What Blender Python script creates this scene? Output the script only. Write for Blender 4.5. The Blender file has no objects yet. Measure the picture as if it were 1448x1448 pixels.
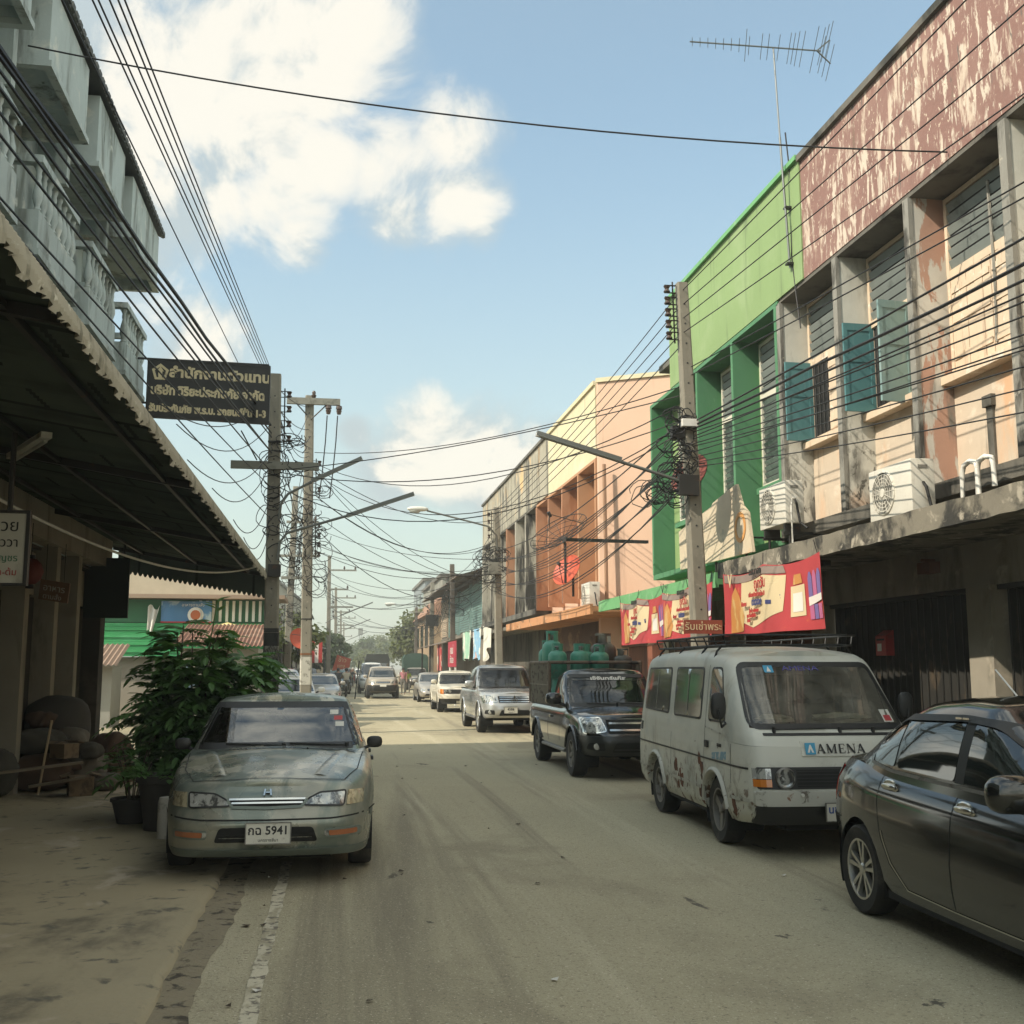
import bpy, bmesh, math, random
import numpy as np
from mathutils import Vector, Matrix
R = math.radians
rnd = random.Random(7)
S = bpy.context.scene
COL = S.collection

# ------------------------------------------------------------------ camera, sky, sun, exposure
FPX, HEYE = 1560.0, 1.7
PITCH = math.atan(219 / FPX)
YAW = math.atan(249 / FPX * math.cos(PITCH))
cd = bpy.data.cameras.new('camera')
cam = bpy.data.objects.new('camera', cd); COL.objects.link(cam)
cam.location = (0, 0, HEYE); cam.rotation_euler = (R(90) + PITCH, 0, -YAW)
cd.sensor_width = 36; cd.lens = 36 * FPX / 1448; cd.clip_start = .05; cd.clip_end = 3000
S.camera = cam
CF = Vector((math.sin(YAW) * math.cos(PITCH), math.cos(YAW) * math.cos(PITCH), math.sin(PITCH)))
CR = Vector((math.cos(YAW), -math.sin(YAW), 0)); CU = CR.cross(CF)
def sky_dir(px, py):                      # compass direction in the sky, from a measured angle
    return (CF + CR * (px - 724) / FPX - CU * (py - 724) / FPX).normalized()

SUN_TAN, SUN_AZ = 0.92, R(20)             # rise over run across the street; azimuth from +X towards +Y
SUN_EL = math.atan(SUN_TAN * math.cos(SUN_AZ))
L = Vector((math.cos(SUN_AZ) * math.cos(SUN_EL), math.sin(SUN_AZ) * math.cos(SUN_EL), -math.sin(SUN_EL)))
sl = bpy.data.lights.new('sun', 'SUN'); sl.energy = 2.45; sl.angle = R(.6); sl.color = (1, .9, .74)
so = bpy.data.objects.new('sun', sl); COL.objects.link(so)
so.rotation_euler = L.to_track_quat('-Z', 'Y').to_euler(); so.location = (-20, -10, 40)

class NT:                                  # tiny helper for node trees
    def __init__(s, tree): s.t = tree; s.n = tree.nodes; s.l = tree.links
    def put(s, v, sock):
        if hasattr(v, 'default_value') or isinstance(v, bpy.types.NodeSocket): s.l.new(v, sock)
        elif v is not None: sock.default_value = v
    def node(s, typ, ins=(), **kw):
        n = s.n.new(typ)
        for k, v in kw.items(): setattr(n, k, v)
        for k, v in (ins.items() if isinstance(ins, dict) else enumerate(ins)): s.put(v, n.inputs[k])
        return n
    def math(s, op, a, b=None, c=None):
        return s.node('ShaderNodeMath', [a] + ([b] if b is not None else []) + ([c] if c is not None else []), operation=op).outputs[0]
    def vec(s, op, a, b=None, out=0):
        return s.node('ShaderNodeVectorMath', [a] + ([b] if b is not None else []), operation=op).outputs[out]
    def mix(s, f, a, b, blend='MIX'):
        n = s.n.new('ShaderNodeMix'); n.data_type = 'RGBA'; n.blend_type = blend; n.clamp_factor = True
        for v, i in ((f, 0), (a, 6), (b, 7)):
            if isinstance(v, (tuple, list)) and len(v) == 3: v = (*v, 1)
            s.put(v, n.inputs[i])
        return n.outputs[2]
    def ramp(s, v, lo, hi, a=0., b=1., smooth=True):
        return s.node('ShaderNodeMapRange', [v, lo, hi, a, b], interpolation_type='SMOOTHSTEP' if smooth else 'LINEAR').outputs[0]
    def noise(s, vec, scale, detail=4., rough=.55, dist=0.):
        return s.node('ShaderNodeTexNoise', {'Vector': vec, 'Scale': scale, 'Detail': detail, 'Roughness': rough, 'Distortion': dist}).outputs[0]

W = bpy.data.worlds.new('World'); S.world = W; W.use_nodes = True
w = NT(W.node_tree); bg = w.n['Background']; bg.inputs[1].default_value = .142
sky = w.node('ShaderNodeTexSky', sky_type='NISHITA', sun_disc=False, sun_elevation=SUN_EL,
             sun_rotation=math.atan2(-L.x, -L.y), altitude=100, air_density=1.0, dust_density=1.6, ozone_density=2.2)
g = w.node('ShaderNodeTexCoord').outputs['Generated']
sepz = w.node('ShaderNodeSeparateXYZ', [g]).outputs[2]
blobs = [(300, 50, .085), (235, 130, .07), (330, 150, .075), (400, 40, .08), (500, 40, .065), (395, 270, .055), (250, 290, .05), (645, 285, .04), (330, 220, .06), (460, 130, .035),
         (470, 230, .04), (560, 240, .055), (635, 185, .042), (560, 285, .035), (285, 475, .045), (675, 315, .022), (140, 40, .06), (200, 200, .05),
         (600, 612, .036), (650, 650, .045), (560, 655, .04), (700, 650, .05), (505, 612, .016), (770, 665, .04), (180, 340, .05), (420, 330, .03)]
best = None
for (bx, by, br) in blobs:
    d = sky_dir(bx, by)
    t = w.vec('DOT_PRODUCT', g, tuple(d), out=1)
    v = w.ramp(t, math.cos(br * 1.45), 1.0, 0, 1, False)
    best = v if best is None else w.math('MAXIMUM', best, v)
# clouds added outside the view, to fill panes and brighten the shaded street
gq = w.vec('DIVIDE', g, w.node('ShaderNodeCombineXYZ', [w.math('ADD', sepz, .25)] * 3).outputs[0])
other = w.ramp(w.noise(gq, 1.3, 3.), .36, .62)
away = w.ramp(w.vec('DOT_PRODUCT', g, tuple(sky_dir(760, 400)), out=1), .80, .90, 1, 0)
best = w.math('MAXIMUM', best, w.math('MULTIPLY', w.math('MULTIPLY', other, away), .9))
n1 = w.noise(g, 9., 12., .60, .5); n2 = w.noise(w.vec('ADD', g, (.014, .0, -.020)), 9., 8., .60, .5)
dens = w.math('ADD', w.math('MULTIPLY', best, 1.15), w.math('MULTIPLY', w.math('SUBTRACT', n1, .5), 3.0))
alpha = w.math('MULTIPLY', w.ramp(dens, .05, 1.15), .90)
alpha = w.math('MULTIPLY', alpha, w.ramp(best, .0, .16))
core = None                                # the parts of the clouds that face the sun
for (bx, by, br) in [(300, 70, .055), (262, 130, .04), (596, 205, .045), (640, 165, .032), (545, 260, .03), (480, 228, .035), (392, 290, .04), (480, 40, .045), (395, 15, .04), (600, 612, .034), (565, 630, .022), (640, 640, .03), (700, 640, .03), (735, 655, .02), (285, 470, .035), (210, 190, .04), (655, 290, .025)]:
    v = w.ramp(w.vec('DOT_PRODUCT', g, tuple(sky_dir(bx, by)), out=1), math.cos(br * 1.9), 1., 0, 1, False); core = v if core is None else w.math('MAXIMUM', core, v)
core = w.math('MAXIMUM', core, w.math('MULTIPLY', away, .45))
lit = w.ramp(w.math('ADD', core, w.math('ADD', w.math('MULTIPLY', w.math('SUBTRACT', n1, n2), 3.), w.math('MULTIPLY', w.math('SUBTRACT', n1, .5), 1.4))), .18, .95)
ccol = w.mix(lit, (1.85, 2.12, 2.18), (3.45, 3.27, 2.85))
ccol = w.mix(w.math('MULTIPLY', away, .75), ccol, (7.4, 7.4, 6.5))  # added brightness for the unseen clouds only, lifting the light in the shade
base = w.mix(1., sky.outputs[0], (.70, .83, .76), 'MULTIPLY')
veil = w.ramp(sepz, -.02, .50, .80, .22)
base = w.mix(veil, base, (2.42, 2.60, 2.14))
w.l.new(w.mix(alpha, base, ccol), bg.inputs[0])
S.view_settings.view_transform = 'Standard'; S.view_settings.look = 'None'
S.view_settings.exposure = 1.16; S.view_settings.gamma = 1
S.cycles.max_bounces = 8; S.cycles.use_denoising = True; S.cycles.caustics_reflective = False; S.cycles.caustics_refractive = False

# ------------------------------------------------------------------ materials
MATS = {}
def mat(name, col, rough=.75, metal=0., layers=(), bump=None, coat=0., spec=.5, var=.12, vscale=2.5, alpha=1., rvar=0., trans=0.):
    """Procedural material. layers: (colour, (sx,sy,sz) noise scale, lo, hi[, (z0,z1) fade]) are stains and wear of the thing itself."""
    if name in MATS: return MATS[name]
    m = bpy.data.materials.new(name); m.use_nodes = True; MATS[name] = m
    t = NT(m.node_tree); b = t.n['Principled BSDF']
    co = t.node('ShaderNodeTexCoord').outputs['Object']
    c = (*col, 1)
    if var:
        f = t.noise(co, vscale, 6., .6)
        c = t.mix(f, tuple(v * (1 - 2 * var * .8) for v in col), tuple(min(1, v * (1 + 2 * var * .8)) for v in col))
    zz = None
    for i, ly in enumerate(layers):
        lc, sc, lo, hi = ly[:4]
        if isinstance(sc, (int, float)): sc = (sc, sc, sc)
        v = t.vec('ADD', t.vec('MULTIPLY', co, tuple(sc)), (i * 7.3, i * 3.1, i * 1.7))
        f = t.ramp(t.noise(v, 1., 7., .62, .4), lo, hi)
        if len(ly) > 4:
            if zz is None: zz = t.node('ShaderNodeSeparateXYZ', [co]).outputs[2]
            f = t.math('MULTIPLY', f, t.ramp(zz, ly[4][0], ly[4][1]))
        c = t.mix(f, c, lc)
    t.put(c, b.inputs['Base Color'])
    b.inputs['Roughness'].default_value = rough; b.inputs['Metallic'].default_value = metal
    if rvar: t.put(t.ramp(t.noise(co, 3., 5.), .3, .7, max(0, rough - rvar), min(1, rough + rvar)), b.inputs['Roughness'])
    b.inputs['Coat Weight'].default_value = coat; b.inputs['Coat Roughness'].default_value = .06
    b.inputs['Specular IOR Level'].default_value = spec; b.inputs['Alpha'].default_value = alpha
    b.inputs['Transmission Weight'].default_value = trans
    if bump:
        h = t.noise(co, bump[0], 5., .6)
        t.put(t.node('ShaderNodeBump', {'Strength': bump[1], 'Distance': .01, 'Height': h}).outputs[0], b.inputs['Normal'])
    return m

# ------------------------------------------------------------------ things, parts, meshes
def thing(name, label, cat, loc=(0, 0, 0), rz=0., group=None):
    o = bpy.data.objects.new(name, None); COL.objects.link(o); o.empty_display_size = .2
    o.location = loc; o.rotation_euler = (0, 0, rz); o['label'] = label; o['category'] = cat
    if group: o['group'] = group
    return o
def tag(o, label=None, cat=None, group=None, kind=None):
    if label: o['label'] = label
    if cat: o['category'] = cat
    if group: o['group'] = group
    if kind: o['kind'] = kind
    return o
def kids(o): return [c for c in bpy.data.objects if c.parent == o]
def copy_tree(o, parent=None):
    c = o.copy(); COL.objects.link(c)
    if parent: c.parent = parent
    for ch in list(o.children): copy_tree(ch, c)
    return c

class MB:
    """Collects shapes for ONE mesh object."""
    def __init__(s): s.v = []; s.f = []; s.mi = []; s.cur = 0
    def add(s, vs, fs):
        n = len(s.v); s.v += [tuple(p) for p in vs]
        s.f += [tuple(i + n for i in f) for f in fs]; s.mi += [s.cur] * len(fs)
        return s
    def box(s, x0, x1, y0, y1, z0, z1):
        return s.add([(x, y, z) for z in (z0, z1) for y in (y0, y1) for x in (x0, x1)],
                     [(0, 2, 3, 1), (4, 5, 7, 6), (0, 1, 5, 4), (2, 6, 7, 3), (0, 4, 6, 2), (1, 3, 7, 5)])
    def obox(s, c, ax, ay, az):            # centre and three half-axis vectors
        c, ax, ay, az = map(Vector, (c, ax, ay, az))
        return s.add([c + ax * i + ay * j + az * k for k in (-1, 1) for j in (-1, 1) for i in (-1, 1)],
                     [(0, 2, 3, 1), (4, 5, 7, 6), (0, 1, 5, 4), (2, 6, 7, 3), (0, 4, 6, 2), (1, 3, 7, 5)])
    def cyl(s, p0, p1, r0, r1=None, n=10, cap=True):
        r1 = r0 if r1 is None else r1
        p0, p1 = Vector(p0), Vector(p1); d = (p1 - p0).normalized()
        a = d.cross(Vector((0, 0, 1)) if abs(d.z) < .9 else Vector((1, 0, 0))).normalized(); b = d.cross(a)
        vs = []
        for p, r in ((p0, r0), (p1, r1)):
            for i in range(n):
                t = 2 * math.pi * (i + .5) / n
                vs.append(p + (a * math.cos(t) + b * math.sin(t)) * r)
        fs = [(i, (i + 1) % n, n + (i + 1) % n, n + i) for i in range(n)]
        if cap: fs += [tuple(range(n - 1, -1, -1)), tuple(range(n, 2 * n))]
        return s.add(vs, fs)
    def tube(s, pts, r, n=6, close=False):
        pts = [Vector(p) for p in pts]; m = len(pts); vs = []; up = Vector((0, 0, 1))
        for i, p in enumerate(pts):
            q0 = pts[(i - 1) % m] if (close or i) else p; q1 = pts[(i + 1) % m] if (close or i < m - 1) else p
            d = (q1 - q0).normalized(); a = d.cross(up)
            a = a.normalized() if a.length > 1e-3 else d.cross(Vector((1, 0, 0))).normalized()
            b = a.cross(d); rr = r[i] if isinstance(r, (list, tuple)) else r
            for k in range(n):
                t = 2 * math.pi * k / n; vs.append(p + (a * math.cos(t) + b * math.sin(t)) * rr)
        fs = [(i % m * n + k, i % m * n + (k + 1) % n, (i + 1) % m * n + (k + 1) % n, (i + 1) % m * n + k)
              for i in range(m if close else m - 1) for k in range(n)]
        if not close: fs += [tuple(range(n - 1, -1, -1)), tuple(range((m - 1) * n, m * n))]
        return s.add(vs, fs)
    def lathe(s, prof, c=(0, 0, 0), axis='z', n=24, a0=0., a1=2 * math.pi):
        full = abs(a1 - a0 - 2 * math.pi) < 1e-6; k = n if full else n + 1; vs = []
        for r, h in prof:
            for i in range(k):
                t = a0 + (a1 - a0) * i / n; x, y = r * math.cos(t), r * math.sin(t)
                p = {'z': (x, y, h), 'y': (x, h, y), 'x': (h, x, y)}[axis]
                vs.append((p[0] + c[0], p[1] + c[1], p[2] + c[2]))
        fs = []
        for j in range(len(prof) - 1):
            for i in range(n):
                i2 = (i + 1) % k; fs.append((j * k + i, j * k + i2, (j + 1) * k + i2, (j + 1) * k + i))
        return s.add(vs, fs)
    def prism(s, poly, fn0, fn1):          # a 2D outline mapped to two faces and joined
        n = len(poly); vs = [fn0(*p) for p in poly] + [fn1(*p) for p in poly]
        return s.add(vs, [tuple(range(n - 1, -1, -1)), tuple(range(n, 2 * n))] + [(i, (i + 1) % n, n + (i + 1) % n, n + i) for i in range(n)])
    def grid(s, fn, nu, nv):
        vs = [fn(i / nu, j / nv) for j in range(nv + 1) for i in range(nu + 1)]; k = nu + 1
        return s.add(vs, [(j * k + i, j * k + i + 1, (j + 1) * k + i + 1, (j + 1) * k + i) for j in range(nv) for i in range(nu)])
    def blob(s, c, rx, ry, rz, n=10, m=6, jit=0., sq=1.):
        vs = []
        for j in range(m + 1):
            ph = -math.pi / 2 + math.pi * j / m
            for i in range(n):
                t = 2 * math.pi * i / n; k = 1 + rnd.uniform(-jit, jit)
                cz, czs = math.cos(ph), math.sin(ph)
                q = lambda v: math.copysign(abs(v) ** sq, v)
                vs.append((c[0] + rx * k * q(cz * math.cos(t)), c[1] + ry * k * q(cz * math.sin(t)), c[2] + rz * k * q(czs)))
        return s.add(vs, [(j * n + i, j * n + (i + 1) % n, (j + 1) * n + (i + 1) % n, (j + 1) * n + i) for j in range(m) for i in range(n)])
    def build(s, name, m, parent=None, smooth=None, bevel=0., world=True, clean=False):
        me = bpy.data.meshes.new(name); me.from_pydata([tuple(p) for p in s.v], [], s.f); me.validate()
        ms = m if isinstance(m, (list, tuple)) else [m]
        for q in ms: me.materials.append(q)
        if len(ms) > 1 and len(me.polygons) == len(s.mi): me.polygons.foreach_set('material_index', s.mi)
        bm = bmesh.new(); bm.from_mesh(me)
        if clean or smooth is not None: bmesh.ops.remove_doubles(bm, verts=bm.verts, dist=1e-4)
        bmesh.ops.recalc_face_normals(bm, faces=bm.faces)
        if bevel: bmesh.ops.bevel(bm, geom=[e for e in bm.edges if len(e.link_faces) == 2 and e.calc_face_angle(0) > .6], offset=bevel, segments=2, affect='EDGES', profile=.6, clamp_overlap=True)
        bm.to_mesh(me); bm.free()
        if smooth is not None:
            me.polygons.foreach_set('use_smooth', [True] * len(me.polygons)); me.set_sharp_from_angle(angle=R(smooth))
        o = bpy.data.objects.new(name, me); COL.objects.link(o)
        if parent is not None:
            o.parent = parent
            if world:
                if parent.parent is None: o.matrix_parent_inverse = Matrix.Translation(-parent.location)
        return o
def structure(mb, name, m, **k): return tag(mb.build(name, m, **k), kind='structure')

def text(body, size, o, xd, yd, m, name='lettering', parent=None, depth=.002, align='CENTER', bold=0., world=True, sx=1.):
    """Real letter shapes as a thin mesh lying on the plane spanned by xd, yd at o."""
    cu = bpy.data.curves.new('t', 'FONT'); cu.body = body; cu.size = size; cu.align_x = align; cu.align_y = 'CENTER'
    cu.extrude = depth; cu.offset = bold; cu.resolution_u = 2
    ob = bpy.data.objects.new('t', cu); COL.objects.link(ob)
    me = bpy.data.meshes.new_from_object(ob.evaluated_get(bpy.context.evaluated_depsgraph_get()))
    bpy.data.objects.remove(ob)
    xd, yd = Vector(xd).normalized(), Vector(yd).normalized(); zd = xd.cross(yd); o = Vector(o)
    b = MB(); b.add([o + xd * (q.co.x * sx) + yd * q.co.y + zd * q.co.z for q in me.vertices], [tuple(p.vertices) for p in me.polygons])
    bpy.data.meshes.remove(me)
    return b.build(name, m, parent, world=world)

# ------------------------------------------------------------------ shared paints and surfaces
GRIME = (.035, .033, .028)
m_conc = mat('concrete', (.27, .25, .21), .9, layers=[(GRIME, (1.2, 1.2, .5), .52, .7), ((.4, .37, .31), 5, .55, .75)], bump=(14, .5))
m_concd = mat('dark_concrete', (.13, .12, .10), .9, layers=[((.03, .03, .025), (1.5, 1.5, .6), .45, .65)], bump=(12, .5))
m_steel = mat('dark_steel', (.045, .043, .04), .55, .6, layers=[((.1, .05, .03), 6, .58, .72)])
m_black = mat('black_rubber_and_shade', (.012, .012, .012), .7, var=0)  # also colours the plates that stand in for shade behind windows
m_cable = mat('cable_black', (.012, .012, .013), .6, var=0)
m_white = mat('white_paint', (.72, .70, .64), .5, layers=[((.35, .33, .28), (3, 3, 1), .55, .8)])
m_glass = mat('window_glass', (.03, .04, .04), .08, var=0, spec=.6)
m_cream = mat('cream_wood', (.66, .52, .38), .7, layers=[((.33, .23, .15), (9, 9, .7), .56, .75), ((.8, .7, .58), 4, .55, .7)])
m_louv = mat('grey_louver', (.20, .225, .21), .75, layers=[((.12, .135, .125), (3, 3, 3), .5, .7)])
m_tealdk = mat('dark_teal_shutter_paint', (.075, .20, .21), .65, layers=[((.16, .27, .27), (8, 8, .9), .58, .75)])
m_teal = mat('teal_shutter_paint', (.20, .30, .29), .65, layers=[((.3, .38, .36), (8, 8, .9), .55, .7), ((.07, .11, .11), 5, .6, .75)])

# ------------------------------------------------------------------ ground, road, pavements
def bend(y): return max(0., y - 52) * .030
m_ground = mat('bare_ground', (.25, .21, .15), .95, layers=[((.12, .11, .07), .12, .5, .65)], bump=(8, .4), vscale=.6)
b = MB(); b.add([(-900, -60, -.05), (900, -60, -.05), (900, 1600, -.05), (-900, 1600, -.05)], [(0, 1, 2, 3)]); structure(b, 'ground', m_ground)
m_road = mat('dusty_asphalt', (.385, .342, .228), .88, vscale=.5, var=.10, bump=(60, .9), spec=.3, layers=[
    ((.50, .45, .315), (1.1, .05, 1), .50, .72), ((.235, .205, .142), (1.5, .045, 1), .54, .72), ((.28, .245, .165), (.35, .25, 1), .52, .66),
    ((.11, .096, .072), (1.6, .8, 1), .66, .70), ((.17, .145, .10), 30, .55, .75), ((.16, .14, .095), 75, .56, .68), ((.60, .53, .40), 60, .58, .68), ((.10, .088, .065), (.8, .5, 1), .685, .70)])
b = MB(); ys = [-20 + 4 * i for i in range(120)]
for k in range(len(ys) - 1):
    y0, y1 = ys[k], ys[k + 1]
    b.add([(-.86 + bend(y0), y0, 0), (5.6 + bend(y0), y0, 0), (5.6 + bend(y1), y1, 0), (-.86 + bend(y1), y1, 0)], [(0, 1, 2, 3)])
structure(b, 'road', m_road, clean=True)
m_pave = mat('worn_pavement', (.32, .275, .18), .9, bump=(30, .6), spec=.3, vscale=.8, layers=[
    ((.11, .096, .07), (.55, .4, 1), .52, .66), ((.40, .34, .255), (1.6, 1.0, 1), .56, .68), ((.12, .11, .085), 5, .56, .7), ((.3, .27, .22), 38, .6, .74)])
def pavement(x_in, x_out, y0, y1, zt, side, name):
    b = MB(); r = random.Random(3); n = int((y1 - y0) / .25); pr = []
    for i in range(n + 1):
        y = y0 + (y1 - y0) * i / n; j = r.uniform(-.02, .02) + bend(y); d = abs(r.gauss(0, .008))
        pr.append([(x_in + bend(y), y, zt), (x_out + j - side * .05, y, zt - d * .4), (x_out + j, y, zt - .025 - d), (x_out + j + side * .012, y, -.03)])
    k = 4; b.add([p for q in pr for p in q], [(i * k + j, i * k + j + 1, i * k + k + j + 1, i * k + k + j) for i in range(n) for j in range(3)])
    return structure(b, name, m_pave, smooth=50)
pavement(-9.5, -.88, -20, 90, .055, 1, 'left_pavement')
pavement(9.0, 5.58, -20, 160, .13, -1, 'right_pavement')
m_line = mat('worn_road_paint', (.54, .49, .36), .85, layers=[((.37, .325, .22), (7, 2.2, 1), .47, .58), ((.16, .14, .105), 16, .5, .62)], bump=(50, .4))
b = MB(); r = random.Random(5)
n = 260; q = []
for i in range(n + 1):
    y = -2 + i * .18; q += [(-.43 + r.uniform(-.008, .008) + bend(y), y, .004), (-.345 + r.uniform(-.008, .008) + bend(y), y, .004)]
b.add(q, [(2 * i, 2 * i + 1, 2 * i + 3, 2 * i + 2) for i in range(n) if r.random() > .05])
structure(b, 'road_marking', m_line)
m_dirt = mat('gutter_dirt', (.25, .212, .14), 1., bump=(35, 1.), layers=[((.06, .05, .036), 8, .52, .64), ((.27, .235, .175), 14, .56, .7)])
b = MB(); q = []
for i in range(n + 1):
    y = -2 + i * .18; q += [(-.90, y, .008), (-.80, y, .012), (-.64 + r.uniform(-.015, .015) + .03 * math.sin(y * 1.7) + .03 * math.sin(y * .6), y, .0042)]
b.add(q, [(3 * i + j, 3 * i + j + 1, 3 * i + j + 4, 3 * i + j + 3) for i in range(n) for j in (0, 1)])
structure(b, 'gutter_dirt', m_dirt, smooth=60)
m_litter = mat('paper_scrap', (.6, .57, .5), .8); m_leaf = mat('dead_leaf', (.05, .035, .02), .9)
b = MB(); b2 = MB()
for i in range(70):
    x, y = r.uniform(-.8, 5.2), r.uniform(4.4, 22); s = r.uniform(.012, .035); a = r.uniform(0, 6)
    if r.random() < .5: x = -.62 + r.gauss(0, .16)
    (b if r.random() < .16 else b2).add([(x + s * math.cos(a), y + s * math.sin(a), .009), (x - s * math.sin(a), y + s * math.cos(a), .02), (x - s * math.cos(a), y - s * math.sin(a), .009), (x + s * math.sin(a), y - s * .7 * math.cos(a), .012)], [(0, 1, 2, 3)])
tag(b.build('paper_litter', m_litter), 'small scraps of pale paper scattered on the road', 'litter', kind='stuff')
tag(b2.build('leaf_litter', m_leaf), 'small dark leaves and crumbs scattered on the road', 'litter', kind='stuff')

# ------------------------------------------------------------------ windows, shutters, air conditioners
def slats(b, x, y0, y1, z0, z1, n):
    h = (z1 - z0) / n
    for i in range(n):
        z = z0 + (i + .5) * h
        b.obox((x, (y0 + y1) / 2, z), (.016, 0, -h * .33), (0, (y1 - y0) / 2, 0), (.004, 0, .004))
def frame(b, x0, x1, y0, y1, z0, z1, w=.05):
    b.box(x0, x1, y0, y0 + w, z0, z1); b.box(x0, x1, y1 - w, y1, z0, z1)
    b.box(x0 + .003, x1 - .003, y0 + w, y1 - w, z0, z0 + w); b.box(x0 + .003, x1 - .003, y0 + w, y1 - w, z1 - w, z1)
def shutter(parent, hinge, ang, w, z0, z1, m, flip=1):
    """One wooden leaf: planks with a frame and two panels, hinged at (x, y), swung out by ang from the wall."""
    dx, dy = -math.sin(ang), flip * math.cos(ang); hx, hy = hinge; t = .02; nx, ny = -dy * t, dx * t
    b = MB()
    def slab(u0, u1, za, zb, k): b.obox((hx + dx * (u0 + u1) / 2 * w, hy + dy * (u0 + u1) / 2 * w, (za + zb) / 2), (dx * (u1 - u0) / 2 * w, dy * (u1 - u0) / 2 * w, 0), (nx * k, ny * k, 0), (0, 0, (zb - za) / 2))
    h = z1 - z0; slab(.12, .88, z0 + .09, z1 - .09, .45)
    slab(0, .13, z0, z1, 1); slab(.87, 1, z0, z1, 1)
    for za in (z0, z0 + h * .56, z1 - .1): slab(.13, .87, za, za + .1, .96)
    return b.build('shutter', m, parent)
def closed_shutter(parent, x, y0, y1, z0, z1, m):
    b = MB(); n = max(2, int((y1 - y0) / .14)); w = (y1 - y0) / n
    for i in range(n): b.box(x - .03 - (i % 2) * .004, x, y0 + i * w + .004, y0 + (i + 1) * w - .004, z0, z1)
    for z in (z0 + .12, (z0 + z1) / 2, z1 - .2): b.box(x - .045, x - .035, y0 + .02, y1 - .02, z, z + .07)
    return b.build('shutter', m, parent)
m_ac = mat('air_conditioner_paint', (.66, .63, .55), .5, layers=[((.3, .26, .2), (5, 5, 1.5), .56, .8)])
m_acd = mat('air_conditioner_dark', (.20, .19, .165), .6)
def air_con(loc, wy, h, label, d=.28, legs=.09):
    """Outdoor unit; its fan looks towards the street (-X)."""
    t = thing('air_conditioner', label, 'air conditioner', loc, 0, 'air conditioners on the upper fronts')
    b = MB(); b.box(0, d, -wy / 2, wy / 2, legs, legs + h); b.build('casing', m_ac, t, bevel=.015, world=False, smooth=40)
    rr = h * .43; cy, cz = wy * .14, legs + h / 2
    b = MB(); b.lathe([(rr, 0), (rr, -.012), (rr - .02, -.02), (rr - .02, 0)], (0, cy, cz), 'x', 28)
    for k in range(1, 6): b.lathe([(rr * k / 6 + .004, -.016), (rr * k / 6 - .004, -.016), (rr * k / 6 - .004, -.02), (rr * k / 6 + .004, -.02)], (0, cy, cz), 'x', 24)
    for k in range(16):
        a = k * math.pi / 8; b.cyl((-.02, cy, cz), (-.02, cy + rr * math.cos(a), cz + rr * math.sin(a)), .004, n=4)
    b.lathe([(0, -.028), (.05, -.028), (.055, -.012)], (0, cy, cz), 'x', 14)
    b.build('fan_grille', m_ac, t, world=False)
    b = MB(); b.lathe([(0, -.003), (rr - .012, -.003)], (0, cy, cz), 'x', 24)
    b.build('fan_opening', m_acd, t, world=False)
    b = MB()
    for k in range(4):
        a = k * math.pi / 2 + .4; b.obox((-.008, cy + rr * .5 * math.cos(a), cz + rr * .5 * math.sin(a)), (.004, 0, 0), (0, rr * .42 * math.cos(a), rr * .42 * math.sin(a)), (.003, -rr * .2 * math.sin(a), rr * .2 * math.cos(a)))
    b.build('fan_blade', mat('fan_blade_grey', (.3, .29, .26), .5), t, world=False)
    for s in (-1, 1):
        b = MB(); b.box(.02, d - .02, s * wy * .38 - .03, s * wy * .38 + .03, 0, legs); b.build('foot', m_steel, t, world=False)
    b = MB(); b.box(d * .3, d * .7, -wy / 2 - .006, -wy / 2 - .001, legs + h * .82, legs + h * .88); b.build('grip', m_acd, t, world=False)
    b = MB(); b.tube([(d * .5, -wy / 2, legs + h * .55), (d * .5, -wy / 2 - .06, legs + h * .45), (d * .6, -wy / 2 - .1, .12), (d * .8, -wy / 2 - .22, .02)], .018); b.build('pipe', m_black, t, world=False)
    return t

# ------------------------------------------------------------------ right side: pink shophouse
XF, XW = 6.8, 7.27                       # plane of the fins and parapet, plane of the recessed wall
m_pink = mat('peeling_pink_paint', (.245, .135, .112), .9, vscale=1.2, bump=(10, .8), layers=[
    ((.28, .165, .135), (1.2, 1.2, .5), .45, .65), ((.54, .43, .34), (4.5, 4.5, 1.2), .52, .60), ((.58, .49, .40), (10, 10, 2.6), .54, .60), ((.14, .115, .10), (9, 9, 2.2), .62, .70), ((.245, .135, .112), (.75, .75, .55), .50, .57), ((.62, .53, .43), (14, 14, 5), .62, .66),
    ((.19, .12, .09), (3.4, 3.4, .5), .60, .72), ((.72, .60, .46), 11, .60, .70), ((.1, .085, .075), (1.6, 1.6, .3), .60, .75, (8.6, 9.3))])
m_fin = mat('stained_white_plaster', (.55, .54, .48), .9, bump=(10, .6), layers=[((.60, .46, .35), (1.1, 1.1, .6), .50, .68, (6.2, 4.6)), ((.17, .16, .135), (2.2, 2.2, .5), .55, .72), ((.045, .042, .036), (3, 3, 1.2), .42, .62, (5.0, 3.8)), ((.06, .057, .048), (9, 9, 5), .52, .62, (5.6, 3.9)), ((.06, .057, .05), (3, 3, 1.4), .55, .7, (6.9, 7.5))])
m_fin2 = mat('salmon_stained_plaster', (.55, .52, .46), .9, bump=(10, .6), layers=[((.44, .26, .19), (2.6, 2.6, .75), .50, .53), ((.17, .16, .135), (2.2, 2.2, .5), .57, .72), ((.045, .042, .036), (3, 3, .7), .52, .7, (4.5, 3.75))])
m_finedge = mat('grey_fin_edge', (.25, .24, .21), .9, layers=[((.06, .056, .048), (4, 4, 1.2), .48, .64), ((.40, .37, .31), 6, .58, .7), ((.04, .038, .033), (5, 5, 2), .40, .6, (5.2, 3.9))], bump=(12, .5))
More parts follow.
